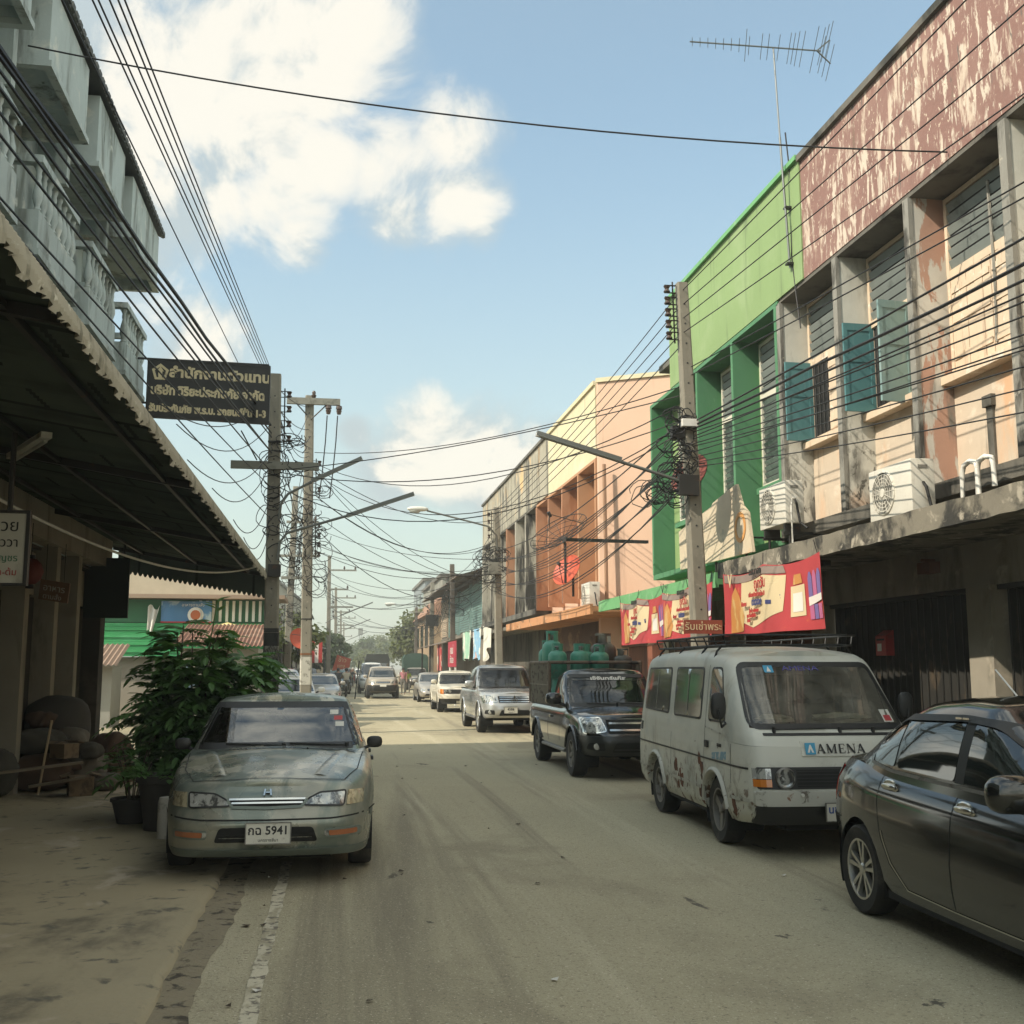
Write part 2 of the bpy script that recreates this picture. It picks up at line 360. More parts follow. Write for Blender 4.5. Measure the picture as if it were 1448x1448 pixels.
m_pwall = mat('apricot_wall_paint', (.58, .48, .37), .85, bump=(9, .4), layers=[((.64, .40, .24), (1.3, 1.3, .5), .48, .68), ((.70, .60, .48), 3, .55, .7), ((.2, .16, .12), (3, 3, .6), .6, .8), ((.06, .05, .045), (4, 4, 1), .56, .75, (4.4, 3.8))])
pink = thing('pink_shophouse', 'two storey shophouse with peeling pink parapet, stained white fins and dark folding gates', 'shophouse', (6.8, 10, 0))
b = MB(); b.box(XF, XF + .2, 2, 15.0, 7.46, 9.3); b.build('parapet', m_pink, pink)
b = MB(); b.box(XF - .06, XF + .27, 2, 15.0, 9.302, 9.40); b.build('coping', m_concd, pink)
b = MB(); b.box(XF + .012, XW + .2, 2, 16.0, 7.40, 7.457); b.build('window_head', m_concd, pink)
b = MB(); b.box(XF + .2, 14, 2, 16.0, 8.2, 8.35); b.build('roof', m_concd, pink)
for i, y in enumerate((4, 6, 8, 10, 12, 14, 16)):
    b = MB(); b.box(XF + .05, XW, y - .055, y + .055, 3.79, 7.398); o = b.build('fin', (m_fin2 if y == 12 else m_fin), pink)
    b = MB(); b.box(XF - .01, XF + .046, y - .065, y + .065, 3.79, 7.398); b.build('fin_edge', m_finedge, o)
b = MB(); b.box(XW, XW + .25, 2, 16.0, 3.3, 7.398); b.build('wall', m_pwall, pink)
b = MB(); b.box(XF - .05, XW, 2, 16.06, 3.60, 3.785); b.build('floor_edge', m_concd, pink)
for y in (2.06, 4.06, 6.06, 8.06, 10.06, 12.06, 14.06):
    wn = MB(); y0, y1 = y + .06, y + 1.82
    frame(wn, XW - .05, XW - .001, y0, y1, 5.14, 7.36, .06); wn.box(XW - .047, XW - .004, y0 + .06, y1 - .06, 6.34, 6.44)
    wf = wn.build('window', m_cream, pink)
    b = MB(); slats(b, XW - .03, y0 + .06, y1 - .06, 6.44, 7.30, 6); b.build('louver', m_louv, wf); b = MB(); b.box(XW - .008, XW - .004, y0 + .06, y1 - .06, 6.44, 7.30); b.build('opening_shade_plate', m_black, wf)  # black plate behind the slats stands in for the shade in the gaps
    b = MB(); b.box(XW - .17, XW - .001, y0 - .06, y1 + .06, 5.04, 5.135); b.build('sill', m_cream, wf)
    if y < 11:
        closed_shutter(wf, XW - .012, y0 + .06, (y0 + y1) / 2 - .004, 5.2, 6.34, m_cream); closed_shutter(wf, XW - .012, (y0 + y1) / 2 + .004, y1 - .06, 5.2, 6.34, m_cream)
    else:
        b = MB(); b.box(XW - .01, XW - .006, y0 + .06, y1 - .06, 5.2, 6.34); b.build('opening_shade_plate', m_black, wf)  # black sheet in place of the shaded room behind the bars
        b = MB()
        for k in range(7): b.cyl((XW - .03, y0 + .75 + k * .14, 5.2), (XW - .03, y0 + .75 + k * .14, 6.34), .009, n=5)
        b.build('window_bar', m_steel, wf)
        closed_shutter(wf, XW - .035, y0 + .06, y0 + (.66 if y < 13 else 1.05), 5.2, 6.34, m_cream)
        shutter(wf, (XW - .02, y1 - .04), R(88), .45, 5.16, 6.40, m_tealdk, -1)
        if y < 13: shutter(wf, (XW - .04, y0 + .70), R(84), .46, 5.05, 6.38, m_teal, -1)
b = MB(); b.tube([(XW - .05, 10.95, 7.2), (XW - .06, 10.9, 6.2), (XW - .05, 10.95, 5.3)], .02); b.build('downpipe', m_finedge, pink)
# stain with the stump of a fallen bracket
b = MB(); b.box(XW - .03, XW - .002, 11.15, 11.27, 3.8, 4.62); b.box(XW - .06, XW - .002, 11.12, 11.3, 4.62, 4.75); b.build('bracket_stump', m_concd, pink)
m_canopy = mat('stained_canopy_concrete', (.20, .18, .14), .92, bump=(12, .8), layers=[(GRIME, (2.2, 2.2, 2.4), .46, .62), ((.38, .34, .27), 5, .56, .68), ((.10, .11, .06), 2.2, .58, .72)])
cn = MB(); cn.box(5.92, 7.5, 2, 16.55, 3.13, 3.24); cp = cn.build('canopy', m_canopy, pink)
r = random.Random(2); b = MB(); ys = [2 + .25 * i for i in range(59)]
q = []
for y in ys:
    j = r.uniform(-.012, .012); q += [(5.86 + j, y, 3.06 + r.uniform(-.012, .008)), (5.86 + j, y, 3.30 + r.uniform(-.008, .008)), (5.99, y, 3.30 + r.uniform(-.008, .008)), (5.99, y, 3.06)]
b.add(q, [(4 * i + k, 4 * i + (k + 1) % 4, 4 * i + 4 + (k + 1) % 4, 4 * i + 4 + k) for i in range(58) for k in range(4)])
b.add(q[:4], [(0, 1, 2, 3)]); b.add(q[-4:], [(0, 1, 2, 3)]); b.build('fascia', m_canopy, cp)
m_low = mat('shopfront_plaster', (.30, .27, .215), .9, bump=(8, .4), layers=[((.12, .11, .085), (1.3, 1.3, .5), .5, .7), ((.42, .37, .29), 2.5, .56, .7)])
b = MB(); b.box(7.3, 7.6, 2, 16.2, 2.62, 3.128); b.build('lintel', m_low, pink)
for y in (7.4, 11.62, 15.9):
    b = MB(); b.box(7.22, 7.6, y - .24, y + .24, .13, 2.618); b.build('pillar', m_low, pink)
m_gate = mat('folding_gate_steel', (.030, .029, .026), .5, .5, layers=[((.10, .075, .05), (7, 7, 2), .55, .72)])
for y0, y1 in ((7.65, 11.36), (11.87, 15.65)):
    b = MB(); n = int((y1 - y0) / .085); q = []
    for i in range(n + 1):
        y = y0 + (y1 - y0) * i / n; x = 7.42 + (.035 if i % 2 else -.035); q += [(x, y, .14), (x, y, 2.6)]
    b.add(q, [(2 * i, 2 * i + 1, 2 * i + 3, 2 * i + 2) for i in range(n)]); gt = b.build('folding_gate', m_gate, pink)
    b = MB()
    for i in range(0, n, 2):
        y = y0 + (y1 - y0) * i / n; b.cyl((7.375, y, .14), (7.375, y, 2.6), .012, n=5)
    b.build('gate_bar', m_gate, gt)
    b = MB(); b.box(7.3, 7.5, y0, y1, 2.56, 2.615); b.build('gate_rail', m_steel, gt)
m_red = mat('red_enamel', (.42, .035, .03), .5, layers=[((.2, .05, .04), 8, .55, .7)])
lb = thing('letter_box', 'small red letter box with a white slip hung on the dark folding gate', 'letter box', (7.36, 14.0, 1.85))
b = MB(); b.box(-.12, 0, -.14, .14, 0, .26); b.add([(-.12, -.14, .262), (-.12, .14, .262), (0, .14, .34), (0, -.14, .34), (0, .14, .262), (0, -.14, .262)], [(0, 1, 2, 3), (1, 4, 2), (0, 3, 5)]); b.build('box_body', m_red, lb, world=False)
b = MB(); b.box(-.125, -.121, -.02, .09, .06, .16); b.build('paper_slip', m_white, lb, world=False)
b = MB(); b.box(-.128, -.121, -.1, .1, .20, .225); b.build('slot', m_black, lb, world=False)
air_con((6.22, 11.65, 3.30), .98, .60, 'white air conditioner with round fan sitting on the concrete canopy edge')
for dy in (0, .28):
    t = tag(MB().tube([(6.5, 10.62 - dy, 3.25), (6.5, 10.62 - dy, 3.72), (6.5, 10.58 - dy, 3.80), (6.5, 10.47 - dy, 3.83), (6.5, 10.36 - dy, 3.80), (6.5, 10.33 - dy, 3.72), (6.5, 10.33 - dy, 3.5 if dy else 3.25)], .028, 8).build('vent_pipe', m_white, smooth=60), 'bent white vent pipe standing up from the canopy, ' + ('nearer the right edge of the photo' if dy else 'nearer the air conditioner'), 'pipe', 'bent pipes on the canopy')
b = MB(); b.cyl((7.1, 12.6, 3.0), (7.28, 12.6, 3.0), .02); b.box(7.14, 7.29, 12.5, 12.78, 2.84, 2.98); tag(b.build('wall_lamp_box', mat('brown_box', (.13, .05, .03), .6)), 'small brown electric box on the plaster above the folding gates', 'electric box')
tb = thing('canopy_lamp', 'bare lamp holder fixed under the concrete canopy', 'lamp', (6.5, 14.3, 3.05))
b = MB(); b.box(-.05, .05, -.35, .35, 0, .07); b.build('fitting', m_steel, tb, world=False); b = MB(); b.box(-.025, .025, -.06, .06, -.1, -.002); b.build('lamp_holder', m_black, tb, world=False)

# ------------------------------------------------------------------ right side: green shophouse
m_lgreen = mat('light_green_paint', (.225, .325, .135), .8, vscale=1., var=.08, layers=[((.265, .36, .17), .9, .5, .7), ((.12, .17, .075), (3.0, 3.0, .20), .53, .74), ((.10, .13, .08), (3.5, 3.5, .4), .52, .72, (8.9, 9.4))], bump=(8, .25))
m_dgreen = mat('dark_green_paint', (.075, .21, .105), .8, var=.1, layers=[((.035, .17, .06), (1.5, 1.5, .4), .52, .72), ((.16, .33, .19), (4, 4, 1), .62, .75), ((.03, .06, .035), (5, 5, .5), .54, .7, (4.8, 3.7))], bump=(8, .25))
m_mgreen = mat('canopy_green_paint', (.14, .36, .15), .8, layers=[((.3, .42, .27), 3, .55, .7), (GRIME, (2, 2, 3), .6, .75)])
green = thing('green_shophouse', 'two storey shophouse with light green parapet and dark green window fins', 'shophouse', (6.8, 19, 0))
b = MB(); b.box(XF - .02, XF + .18, 15.003, 21.7, 7.46, 9.34); b.build('parapet', m_lgreen, green)
b = MB(); b.box(XF - .08, XF + .25, 15.003, 21.75, 9.342, 9.42); b.build('coping', m_mgreen, green)
b = MB(); b.box(XF - .01, XW + .2, 16.003, 23.26, 7.38, 7.455); b.build('window_head', m_dgreen, green)
b = MB(); b.box(XF + .2, 14, 16.003, 23.2, 8.2, 8.35); b.build('roof', m_concd, green)
for y in (16.12, 18.1, 20.05, 23.2):
    b = MB(); b.box(XF - .012, XW, y - .05, y + .05, 3.68, 7.378); b.build('fin', m_dgreen, green)
b = MB(); b.box(XW, XW + .25, 16.003, 23.2, 3.3, 7.378); b.build('wall', m_lgreen, green)
b = MB(); b.box(XF, XW, 16.0, 23.26, 3.57, 3.677); b.build('floor_edge', m_dgreen, green)
m_wframe = mat('pale_window_frame', (.60, .57, .47), .7)
m_jal = mat('jalousie_glass', (.17, .21, .19), .25, layers=[((.07, .09, .085), 2, .45, .65)])
for y0, y1 in ((16.35, 17.9), (18.35, 19.85), (20.4, 22.6)):
    wn = MB(); frame(wn, XW - .05, XW - .001, y0, y1, 4.75, 7.3, .06); wn.box(XW - .047, XW - .004, y0 + .06, y1 - .06, 6.28, 6.38); wn.box(XW - .047, XW - .004, (y0 + y1) / 2 - .03, (y0 + y1) / 2 + .03, 4.81, 6.28)
    wf = wn.build('window', m_wframe, green)
    b = MB(); slats(b, XW - .03, y0 + .06, y1 - .06, 6.38, 7.24, 6); b.build('louver', m_louv, wf); b = MB(); b.box(XW - .008, XW - .004, y0 + .06, y1 - .06, 4.81, 7.24); b.build('opening_shade_plate', m_black, wf)  # black backing plate gives the shade between slats and panes
    b = MB(); slats(b, XW - .02, y0 + .06, y1 - .06, 4.81, 6.28, 14); b.build('pane', m_jal, wf)
    b = MB(); b.box(XW - .15, XW - .001, y0 - .05, y1 + .05, 4.64, 4.745); b.build('sill', m_dgreen, wf)
cn = MB(); cn.box(5.9, 7.5, 16.553, 24.4, 2.98, 3.10); cp = cn.build('canopy', m_mgreen, green)
b = MB(); b.box(5.84, 5.897, 16.553, 24.4, 2.93, 3.17); b.build('fascia', m_mgreen, cp)
m_brown = mat('brown_gate_wood', (.16, .065, .035), .7, layers=[((.07, .03, .02), (8, 8, .6), .5, .7)])
b = MB(); b.box(7.3, 7.6, 16.25, 24.3, 2.5, 2.978); b.build('lintel', m_low, green)
for y in (19.6, 23.9): b = MB(); b.box(7.25, 7.6, y - .2, y + .2, .13, 2.498); b.build('pillar', m_low, green)
for y0, y1 in ((16.2, 19.38), (19.82, 23.68)):
    b = MB(); n = int((y1 - y0) / .12); q = []
    for i in range(n + 1): q += [(7.42 + (.03 if i % 2 else -.03), y0 + (y1 - y0) * i / n, .14), (7.42 + (.03 if i % 2 else -.03), y0 + (y1 - y0) * i / n, 2.498)]
    b.add(q, [(2 * i, 2 * i + 1, 2 * i + 3, 2 * i + 2) for i in range(n)]); b.build('folding_gate', m_brown, green)
air_con((6.30, 15.3, 3.62), .98, .62, 'white air conditioner with round fan beside the dark green fin end', legs=.12)
b = MB(); b.box(6.3, 7.5, 14.9, 14.94, 3.58, 3.62); b.box(6.3, 7.5, 15.66, 15.7, 3.58, 3.62); b.cyl((6.4, 14.92, 3.24), (6.4, 14.92, 3.58), .02); b.cyl((6.4, 15.68, 3.24), (6.4, 15.68, 3.58), .02)
tag(b.build('steel_bracket', m_steel), 'steel bracket on the canopy carrying the air conditioner beside the green fin', 'bracket')
tag(MB().tube([(6.35, 14.72, 3.26), (6.35, 14.72, 3.95), (6.36, 14.70, 4.06), (6.36, 14.62, 4.08)], .02, 6).build('white_conduit', m_white), 'thin white conduit rising from canopy beside green shophouse air conditioner', 'pipe')
# TV antenna on the green parapet
m_alu = mat('weathered_aluminium', (.16, .17, .17), .45, .7)
an = thing('tv_antenna', 'tall rooftop television antenna with many cross rods on a mast above green parapet', 'antenna', (6.74, 15.35, 7.75))
b = MB(); b.cyl((0, 0, 0), (-.10, -.02, 2.1), .018, n=8); b.cyl((-.10, -.02, 2.1), (-.16, -.03, 3.585), .013, n=8); b.build('mast', m_alu, an, world=False)
bm0, bm1 = Vector((-1.43, .25, 3.74)), Vector((.55, -.20, 3.50))
b = MB(); b.cyl(bm0, bm1, .014, n=6); bo = b.build('boom', m_alu, an, world=False)
dirv = (bm1 - bm0).normalized(); el = Vector((.32, .94, .06)).normalized()
for i, (f, l) in enumerate([(.02, .14), (.08, .15), (.14, .16), (.20, .17), (.26, .18), (.32, .2), (.38, .22), (.43, .52), (.455, .3), (.55, .42), (.60, .42), (.68, .42), (.76, .5), (.79, .5), (.82, .56), (.86, .58), (.95, .75)]):
    p = bm0.lerp(bm1, f); b = MB(); b.cyl(p - el * l, p + el * l, .005, n=5); b.build('rod', m_alu, bo, world=False)
for k in (-1, 1):
    p = bm0.lerp(bm1, .97); q = p + Vector((.22, 0, .2 * k)); b = MB(); b.cyl(p, q, .012, n=5)
    for j in (.35, .65, .95): c = p.lerp(q, j); b.cyl(c - el * .6, c + el * .6, .005, n=5)
    b.build('reflector', m_alu, an, world=False)
b = MB(); b.tube([(.0, 0, 2.2), (.06, -.03, 1.2), (.03, .0, .2), (.05, -.1, -.6), (.06, -.16, -1.0)], .012, 5); b.build('aerial_lead', m_cable, an, world=False)
b = MB()
for z in (.05, .95): b.box(-.06, .05, -.05, .05, z, z + .03)
b.build('clamp', m_steel, an, world=False)
# broken billboard leaning over the green canopy
m_bill = mat('faded_billboard_face', (.60, .50, .36), .6, layers=[((.72, .42, .18), (1.0, .8, 1.2), .58, .66), ((.36, .32, .25), 3, .56, .7)])
bb = thing('old_billboard', 'faded cream billboard with broken corner standing on the green canopy behind the pole', 'billboard', (6.2, 17.6, 3.2))
poly = [(19.45, 3.46), (15.88, 3.43), (16.05, 4.06), (16.28, 4.20), (16.5, 4.57), (17.6, 4.43), (17.7, 4.38), (19.5, 4.17)]
b = MB(); b.prism(poly, lambda y, z: (6.2, y, z), lambda y, z: (6.25, y, z)); b.build('board', m_bill, bb)
b = MB(); b.lathe([(.24, -.004), (.24, -.012), (.17, -.012), (.17, -.004)], (6.2, 16.35, 3.86), 'x', 24); b.build('ring_emblem', mat('faded_orange_print', (.62, .30, .09), .6), bb)
b = MB()
for y in (16.3, 17.7, 19.2): b.cyl((6.27, y, 3.1), (6.27, y, 4.05), .022, n=6); b.cyl((6.27, y, 3.7), (7.5, y, 3.7), .016, n=5)
b.build('support', m_steel, bb)

# ------------------------------------------------------------------ right side: peach and grey shophouses further on
m_peach = mat('peach_paint', (.60, .40, .285), .8, var=.06, vscale=1., layers=[((.55, .33, .22), (.7, .7, .5), .55, .75), ((.38, .25, .18), (3, 3, .22), .58, .76), ((.22, .15, .10), (3, 3, .5), .66, .8, (4.6, 3.4))], bump=(8, .2))
m_crm = mat('cream_yellow_paint', (.58, .52, .34), .8, var=.06, layers=[((.62, .56, .42), 1.2, .5, .7), ((.34, .29, .2), (3, 3, .3), .58, .76)])
m_orange = mat('orange_paint', (.40, .20, .11), .75, var=.1, layers=[((.30, .12, .05), (2, 2, .4), .52, .68), ((.08, .05, .035), (4, 4, .7), .5, .7, (4.9, 3.6))])
m_tan = mat('tan_orange_paint', (.42, .22, .115), .8, var=.08)
peach = thing('peach_shophouse', 'peach shophouse with blank end wall, cream parapet and orange window fins', 'shophouse', (6.8, 31, 0))
A, B2 = (6.82, 28.3), (8.75, 27.1)
b = MB(); b.prism([A, B2, (14, 27.1), (14, 28.9), (7.45, 28.9), (6.82, 28.5)], lambda x, y: (x, y, .1), lambda x, y: (x, y, 9.3)); b.build('end_wall', m_peach, peach)
b = MB(); b.prism([(A[0] - .07, A[1] - .02), (B2[0], B2[1] - .07), (14, 27.03), (14, 27.4), (8.8, 27.4), (A[0] + .1, A[1] + .15)], lambda x, y: (x, y, 9.302), lambda x, y: (x, y, 9.42)); b.build('end_coping', m_crm, peach)
b = MB(); b.box(6.8, 7.0, 28.55, 35.33, 7.28, 9.3); b.build('parapet', m_crm, peach)
b = MB(); b.box(6.74, 7.05, 28.55, 35.33, 9.302, 9.42); b.build('coping', m_crm, peach)
b = MB(); b.box(6.79, 7.6, 28.55, 37.5, 7.2, 7.277); b.build('window_head', m_tan, peach)
for i, y in enumerate((28.6, 30.75, 33.05, 35.3, 37.5)):
    b = MB(); b.box(6.78, 7.32, y - .07, y + .07, 3.62, 7.198); b.build('fin', (m_tan if i < 2 else m_orange), peach)
b = MB(); b.box(7.32, 7.55, 28.5, 37.5, 3.3, 7.2); b.build('wall', m_peach, peach)
for y0, y1 in ((29.0, 30.4), (31.2, 32.7), (33.5, 35.0), (35.7, 37.1)):
    wn = MB(); frame(wn, 7.26, 7.319, y0, y1, 4.8, 7.1, .07); wf = wn.build('window', m_white, peach)
    b = MB(); slats(b, 7.3, y0 + .07, y1 - .07, 4.87, 7.03, 18); b.build('louver', m_louv, wf)
cn = MB(); cn.box(5.9, 7.3, 25.2, 38.2, 2.98, 3.1); cp = cn.build('canopy', mat('orange_canopy', (.50, .24, .11), .85, layers=[(GRIME, (2, 2, 3), .55, .72), ((.6, .42, .28), 3, .58, .72)]), peach)
b = MB(); b.box(5.83, 5.897, 25.2, 38.2, 2.92, 3.16); b.build('fascia', MATS['orange_canopy'], cp)
b = MB(); b.box(7.3, 7.6, 25.0, 38.2, 2.2, 2.977); b.build('sign_fascia', mat('dark_brown_boards', (.10, .055, .035), .8, layers=[((.22, .15, .09), (1, .9, 1.5), .52, .62), ((.03, .02, .015), 2, .55, .7)]), peach)
for y in (25.2, 29.4, 33.6, 38.0): b = MB(); b.box(7.25, 7.6, y - .2, y + .2, .13, 2.198); b.build('pillar', mat('red_brown_wood', (.24, .085, .05), .8, layers=[((.08, .035, .025), (6, 6, .6), .5, .7)]), peach)
for y0, y1 in ((25.4, 29.2), (29.6, 33.4), (33.8, 37.8)):
    b = MB(); n = int((y1 - y0) / .16); q = []
    for i in range(n + 1): q += [(7.46 + (.04 if i % 2 else -.04), y0 + (y1 - y0) * i / n, .14), (7.46 + (.04 if i % 2 else -.04), y0 + (y1 - y0) * i / n, 2.198)]
    b.add(q, [(2 * i, 2 * i + 1, 2 * i + 3, 2 * i + 2) for i in range(n)]); b.build('folding_gate', (m_brown if y0 < 30 else m_steel), peach)
b = MB(); b.cyl((6.9, 27.9, 3.3), (6.88, 27.95, 7.0), .05, n=6); b.build('downpipe', mat('brown_pipe', (.30, .17, .10), .7), peach)
air_con((6.35, 28.0, 3.15), .95, .62, 'pale air conditioner at the foot of the peach end wall on orange canopy')
ow = thing('bird_net_bar', 'long dark lamp tray jutting out beside the peach end wall', 'lamp tray', (6.6, 24.6, 4.55))
b = MB(); b.obox((-.55, -.2, 0), (1.05, .35, .03), (.02, -.05, 0), (0, 0, .035)); b.build('tray', m_steel, ow, world=False)
ow.name = 'lamp_tray'
m_gwall = mat('black_stained_concrete', (.34, .31, .24), .92, bump=(8, .5), layers=[((.60, .40, .20), (.9, .8, .6), .56, .68), ((.07, .065, .055), (2.4, 2.0, .35), .47, .66), ((.5, .47, .38), 3, .58, .7)])
m_gfin = mat('soot_streaked_fin', (.44, .41, .34), .92, layers=[((.045, .042, .038), (3, 3, .45), .44, .60), ((.04, .038, .035), (3, 3, .8), .4, .6, (5.2, 3.8))])
grey = thing('grey_shophouse', 'grey concrete shophouse with soot streaked parapet and fins beyond the peach one', 'shophouse', (6.8, 44, 0))
b = MB(); b.box(6.8, 7.0, 35.335, 52, 7.35, 9.3); b.build('parapet', m_gwall, grey)
b = MB(); b.box(6.73, 7.06, 35.335, 52, 9.302, 9.4); b.build('coping', m_concd, grey)
b = MB(); b.box(6.81, 7.6, 37.52, 52, 7.28, 7.347); b.build('window_head', m_concd, grey)
for i, y in enumerate((39.8, 42.1, 44.4, 46.7, 49.0, 51.9)):
    b = MB(); b.box(6.78, 7.4, y - .08, y + .08, 3.7, 7.278); b.build('fin', (m_orange if i == 2 else m_gfin), grey)
b = MB(); b.box(7.4, 7.6, 37.52, 52, 3.3, 7.278); b.build('wall', m_gfin, grey)
b = MB(); b.box(6.75, 7.4, 37.52, 52, 3.5, 3.697); b.build('floor_edge', m_concd, grey)
for y0, y1 in ((38.0, 39.5), (40.2, 41.8), (42.5, 44.0), (44.9, 46.3), (47.1, 48.6), (49.4, 51.4)):
    wn = MB(); frame(wn, 7.34, 7.399, y0, y1, 4.8, 7.1, .07); wf = wn.build('window', m_wframe, grey)
    b = MB(); slats(b, 7.38, y0 + .07, y1 - .07, 4.87, 7.03, 16); b.build('louver', m_louv, wf)
b = MB(); b.box(6.0, 7.4, 38.25, 52, 3.0, 3.12); b.build('canopy', m_canopy, grey)
b = MB(); b.box(7.2, 7.6, 38.25, 52, .1, 2.998); b.build('shopfront', m_concd, grey)
m_tin = mat('rusty_tin_sheet', (.20, .17, .14), .7, .2, layers=[((.22, .10, .05), (1.5, 1.5, 3), .52, .66), ((.34, .32, .28), 2, .56, .7)])
def corr(b, p, du, dv, n, amp=.03):        # corrugated sheet: corner, along-wave vector, slope vector
    p, du, dv = Vector(p), Vector(du), Vector(dv); nn = du.cross(dv).normalized(); q = []
    for i in range(2 * n + 1):
        o = p + du * (i / (2 * n)) + nn * (amp if i % 2 else -amp); q += [o, o + dv]
    b.add(q, [(2 * i, 2 * i + 1, 2 * i + 3, 2 * i + 2) for i in range(2 * n)])
m_teal2 = mat('faded_turquoise_paint', (.21, .34, .32), .75, layers=[((.3, .42, .4), (3, 3, .7), .54, .7)])
tq = thing('turquoise_house', 'old house with turquoise slatted upper front and tin awning', 'house', (7.2, 60, 0))
b = MB(); b.box(7.0, 13, 52.3, 75, .05, 6.6); b.build('wall', mat('old_grey_boards', (.17, .15, .12), .9, layers=[((.3, .26, .2), (4, 4, .6), .5, .7)]), tq)
for y0, y1 in ((53, 57.5), (58.2, 63), (64, 69), (70, 74)):
    b = MB(); slats(b, 6.94, y0, y1, 3.6, 5.9, 18); b.box(6.9, 6.98, y0 - .1, y0, 3.5, 6.0); b.box(6.9, 6.98, y1, y1 + .1, 3.5, 6.0); b.build('shutter', (m_teal2 if y0 < 69 else m_cream), tq)
b = MB(); corr(b, (5.6, 52.5, 6.0), (0, 22.3, 0), (4.4, 0, 1.3), 90); b.build('roof', m_tin, tq)
b = MB(); corr(b, (5.3, 54, 2.9), (0, 20, 0), (1.9, 0, .5), 80); b.build('awning', m_tin, tq)
for y in (54.2, 60, 66, 72): b = MB(); b.cyl((5.5, y, .1), (5.5, y, 2.9), .05, n=6); b.build('post', m_steel, tq)
bare = thing('bare_concrete_block', 'unpainted three storey block with blank concrete side wall over lower roofs', 'building', (9, 88, 0))
m_bare = mat('raw_concrete_wall', (.24, .235, .20), .95, layers=[((.12, .12, .10), (1, 1, .5), .48, .68), ((.36, .34, .29), .8, .56, .7)])
b = MB(); b.box(8.0, 17, 85, 104, 0, 8.6); b.build('wall', m_bare, bare)
b = MB(); b.box(7.8, 17.2, 84.8, 104, 8.602, 8.85); b.build('coping', m_concd, bare)
b = MB(); b.add([(6.6, 84.5, 5.6), (6.6, 104, 5.6), (8.0, 104, 7.2), (8.0, 84.5, 7.2), (8.0, 104, 5.6), (8.0, 84.5, 5.6)], [(0, 1, 2, 3), (0, 3, 5), (1, 4, 2), (0, 5, 4, 1)]); b.build('lean_to_roof', mat('brown_tile', (.30, .16, .10), .8), bare)
b = MB(); b.box(7.0, 8.0, 84.9, 104, 0, 5.5); b.build('side_wing', mat('ochre_wall', (.32, .22, .13), .9), bare)
for k in range(4):
    b = MB(); b.box(6.95, 6.998, 86 + k * 4.6, 88.6 + k * 4.6, 3.2, 5); b.build('window', m_glass, bare)
tower = thing('slim_grey_building', 'slim grey four storey building furthest up the right side', 'building', (9, 118, 0))
b = MB(); b.box(8.6, 16, 110, 126, 0, 10.2); b.build('wall', mat('blue_grey_wall', (.20, .23, .24), .9), tower)
for k in range(3):
    for j in range(3): b = MB(); b.box(8.55, 8.598, 111 + j * 5, 114 + j * 5, 2.2 + k * 2.7, 3.8 + k * 2.7); b.build('window', m_glass, tower)
b = MB(); b.box(8.4, 16.2, 109.8, 126.2, 10.202, 10.5); b.build('coping', m_concd, tower)

# ------------------------------------------------------------------ left side: balcony shophouse and its awning
m_lwall = mat('grey_white_balcony_paint', (.40, .465, .455), .88, var=.08, layers=[((.17, .19, .17), (2.2, 2.2, .45), .50, .66), ((.07, .08, .07), (5, 5, 1.0), .60, .72), ((.54, .57, .52), 3, .55, .7), ((.06, .07, .06), (4, 4, .8), .66, .76)], bump=(10, .4))
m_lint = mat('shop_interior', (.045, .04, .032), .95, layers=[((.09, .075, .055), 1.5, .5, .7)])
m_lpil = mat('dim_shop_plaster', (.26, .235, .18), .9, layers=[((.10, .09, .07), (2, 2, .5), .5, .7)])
m_tile = mat('dark_roof_tile', (.07, .075, .07), .8, bump=(20, .6))
left = thing('balcony_shophouse', 'three storey grey white shophouse with balconies above a long dark awning', 'shophouse', (-4.3, 10, 0))
b = MB(); b.box(-9, -4.3, -8, 20.8, 3.45, 10.0); b.build('wall', m_lwall, left)
b = MB(); b.add([(-3.43, -8, 9.86), (-3.43, 20.95, 9.86), (-7, 20.95, 11.6), (-7, -8, 11.6), (-3.43, -8, 9.80), (-3.43, 20.95, 9.80), (-7, 20.95, 11.5), (-7, -8, 11.5), (-10.6, 20.95, 9.8), (-10.6, -8, 9.8)],
     [(0, 1, 2, 3), (4, 7, 6, 5), (0, 4, 5, 1), (1, 5, 6, 2), (0, 3, 7, 4), (3, 2, 8, 9)])
y = -8
while y < 20.9: b.box(-3.46, -3.40, y, y + .13, 9.81, 9.90); y += .2
b.build('roof', m_tile, left)
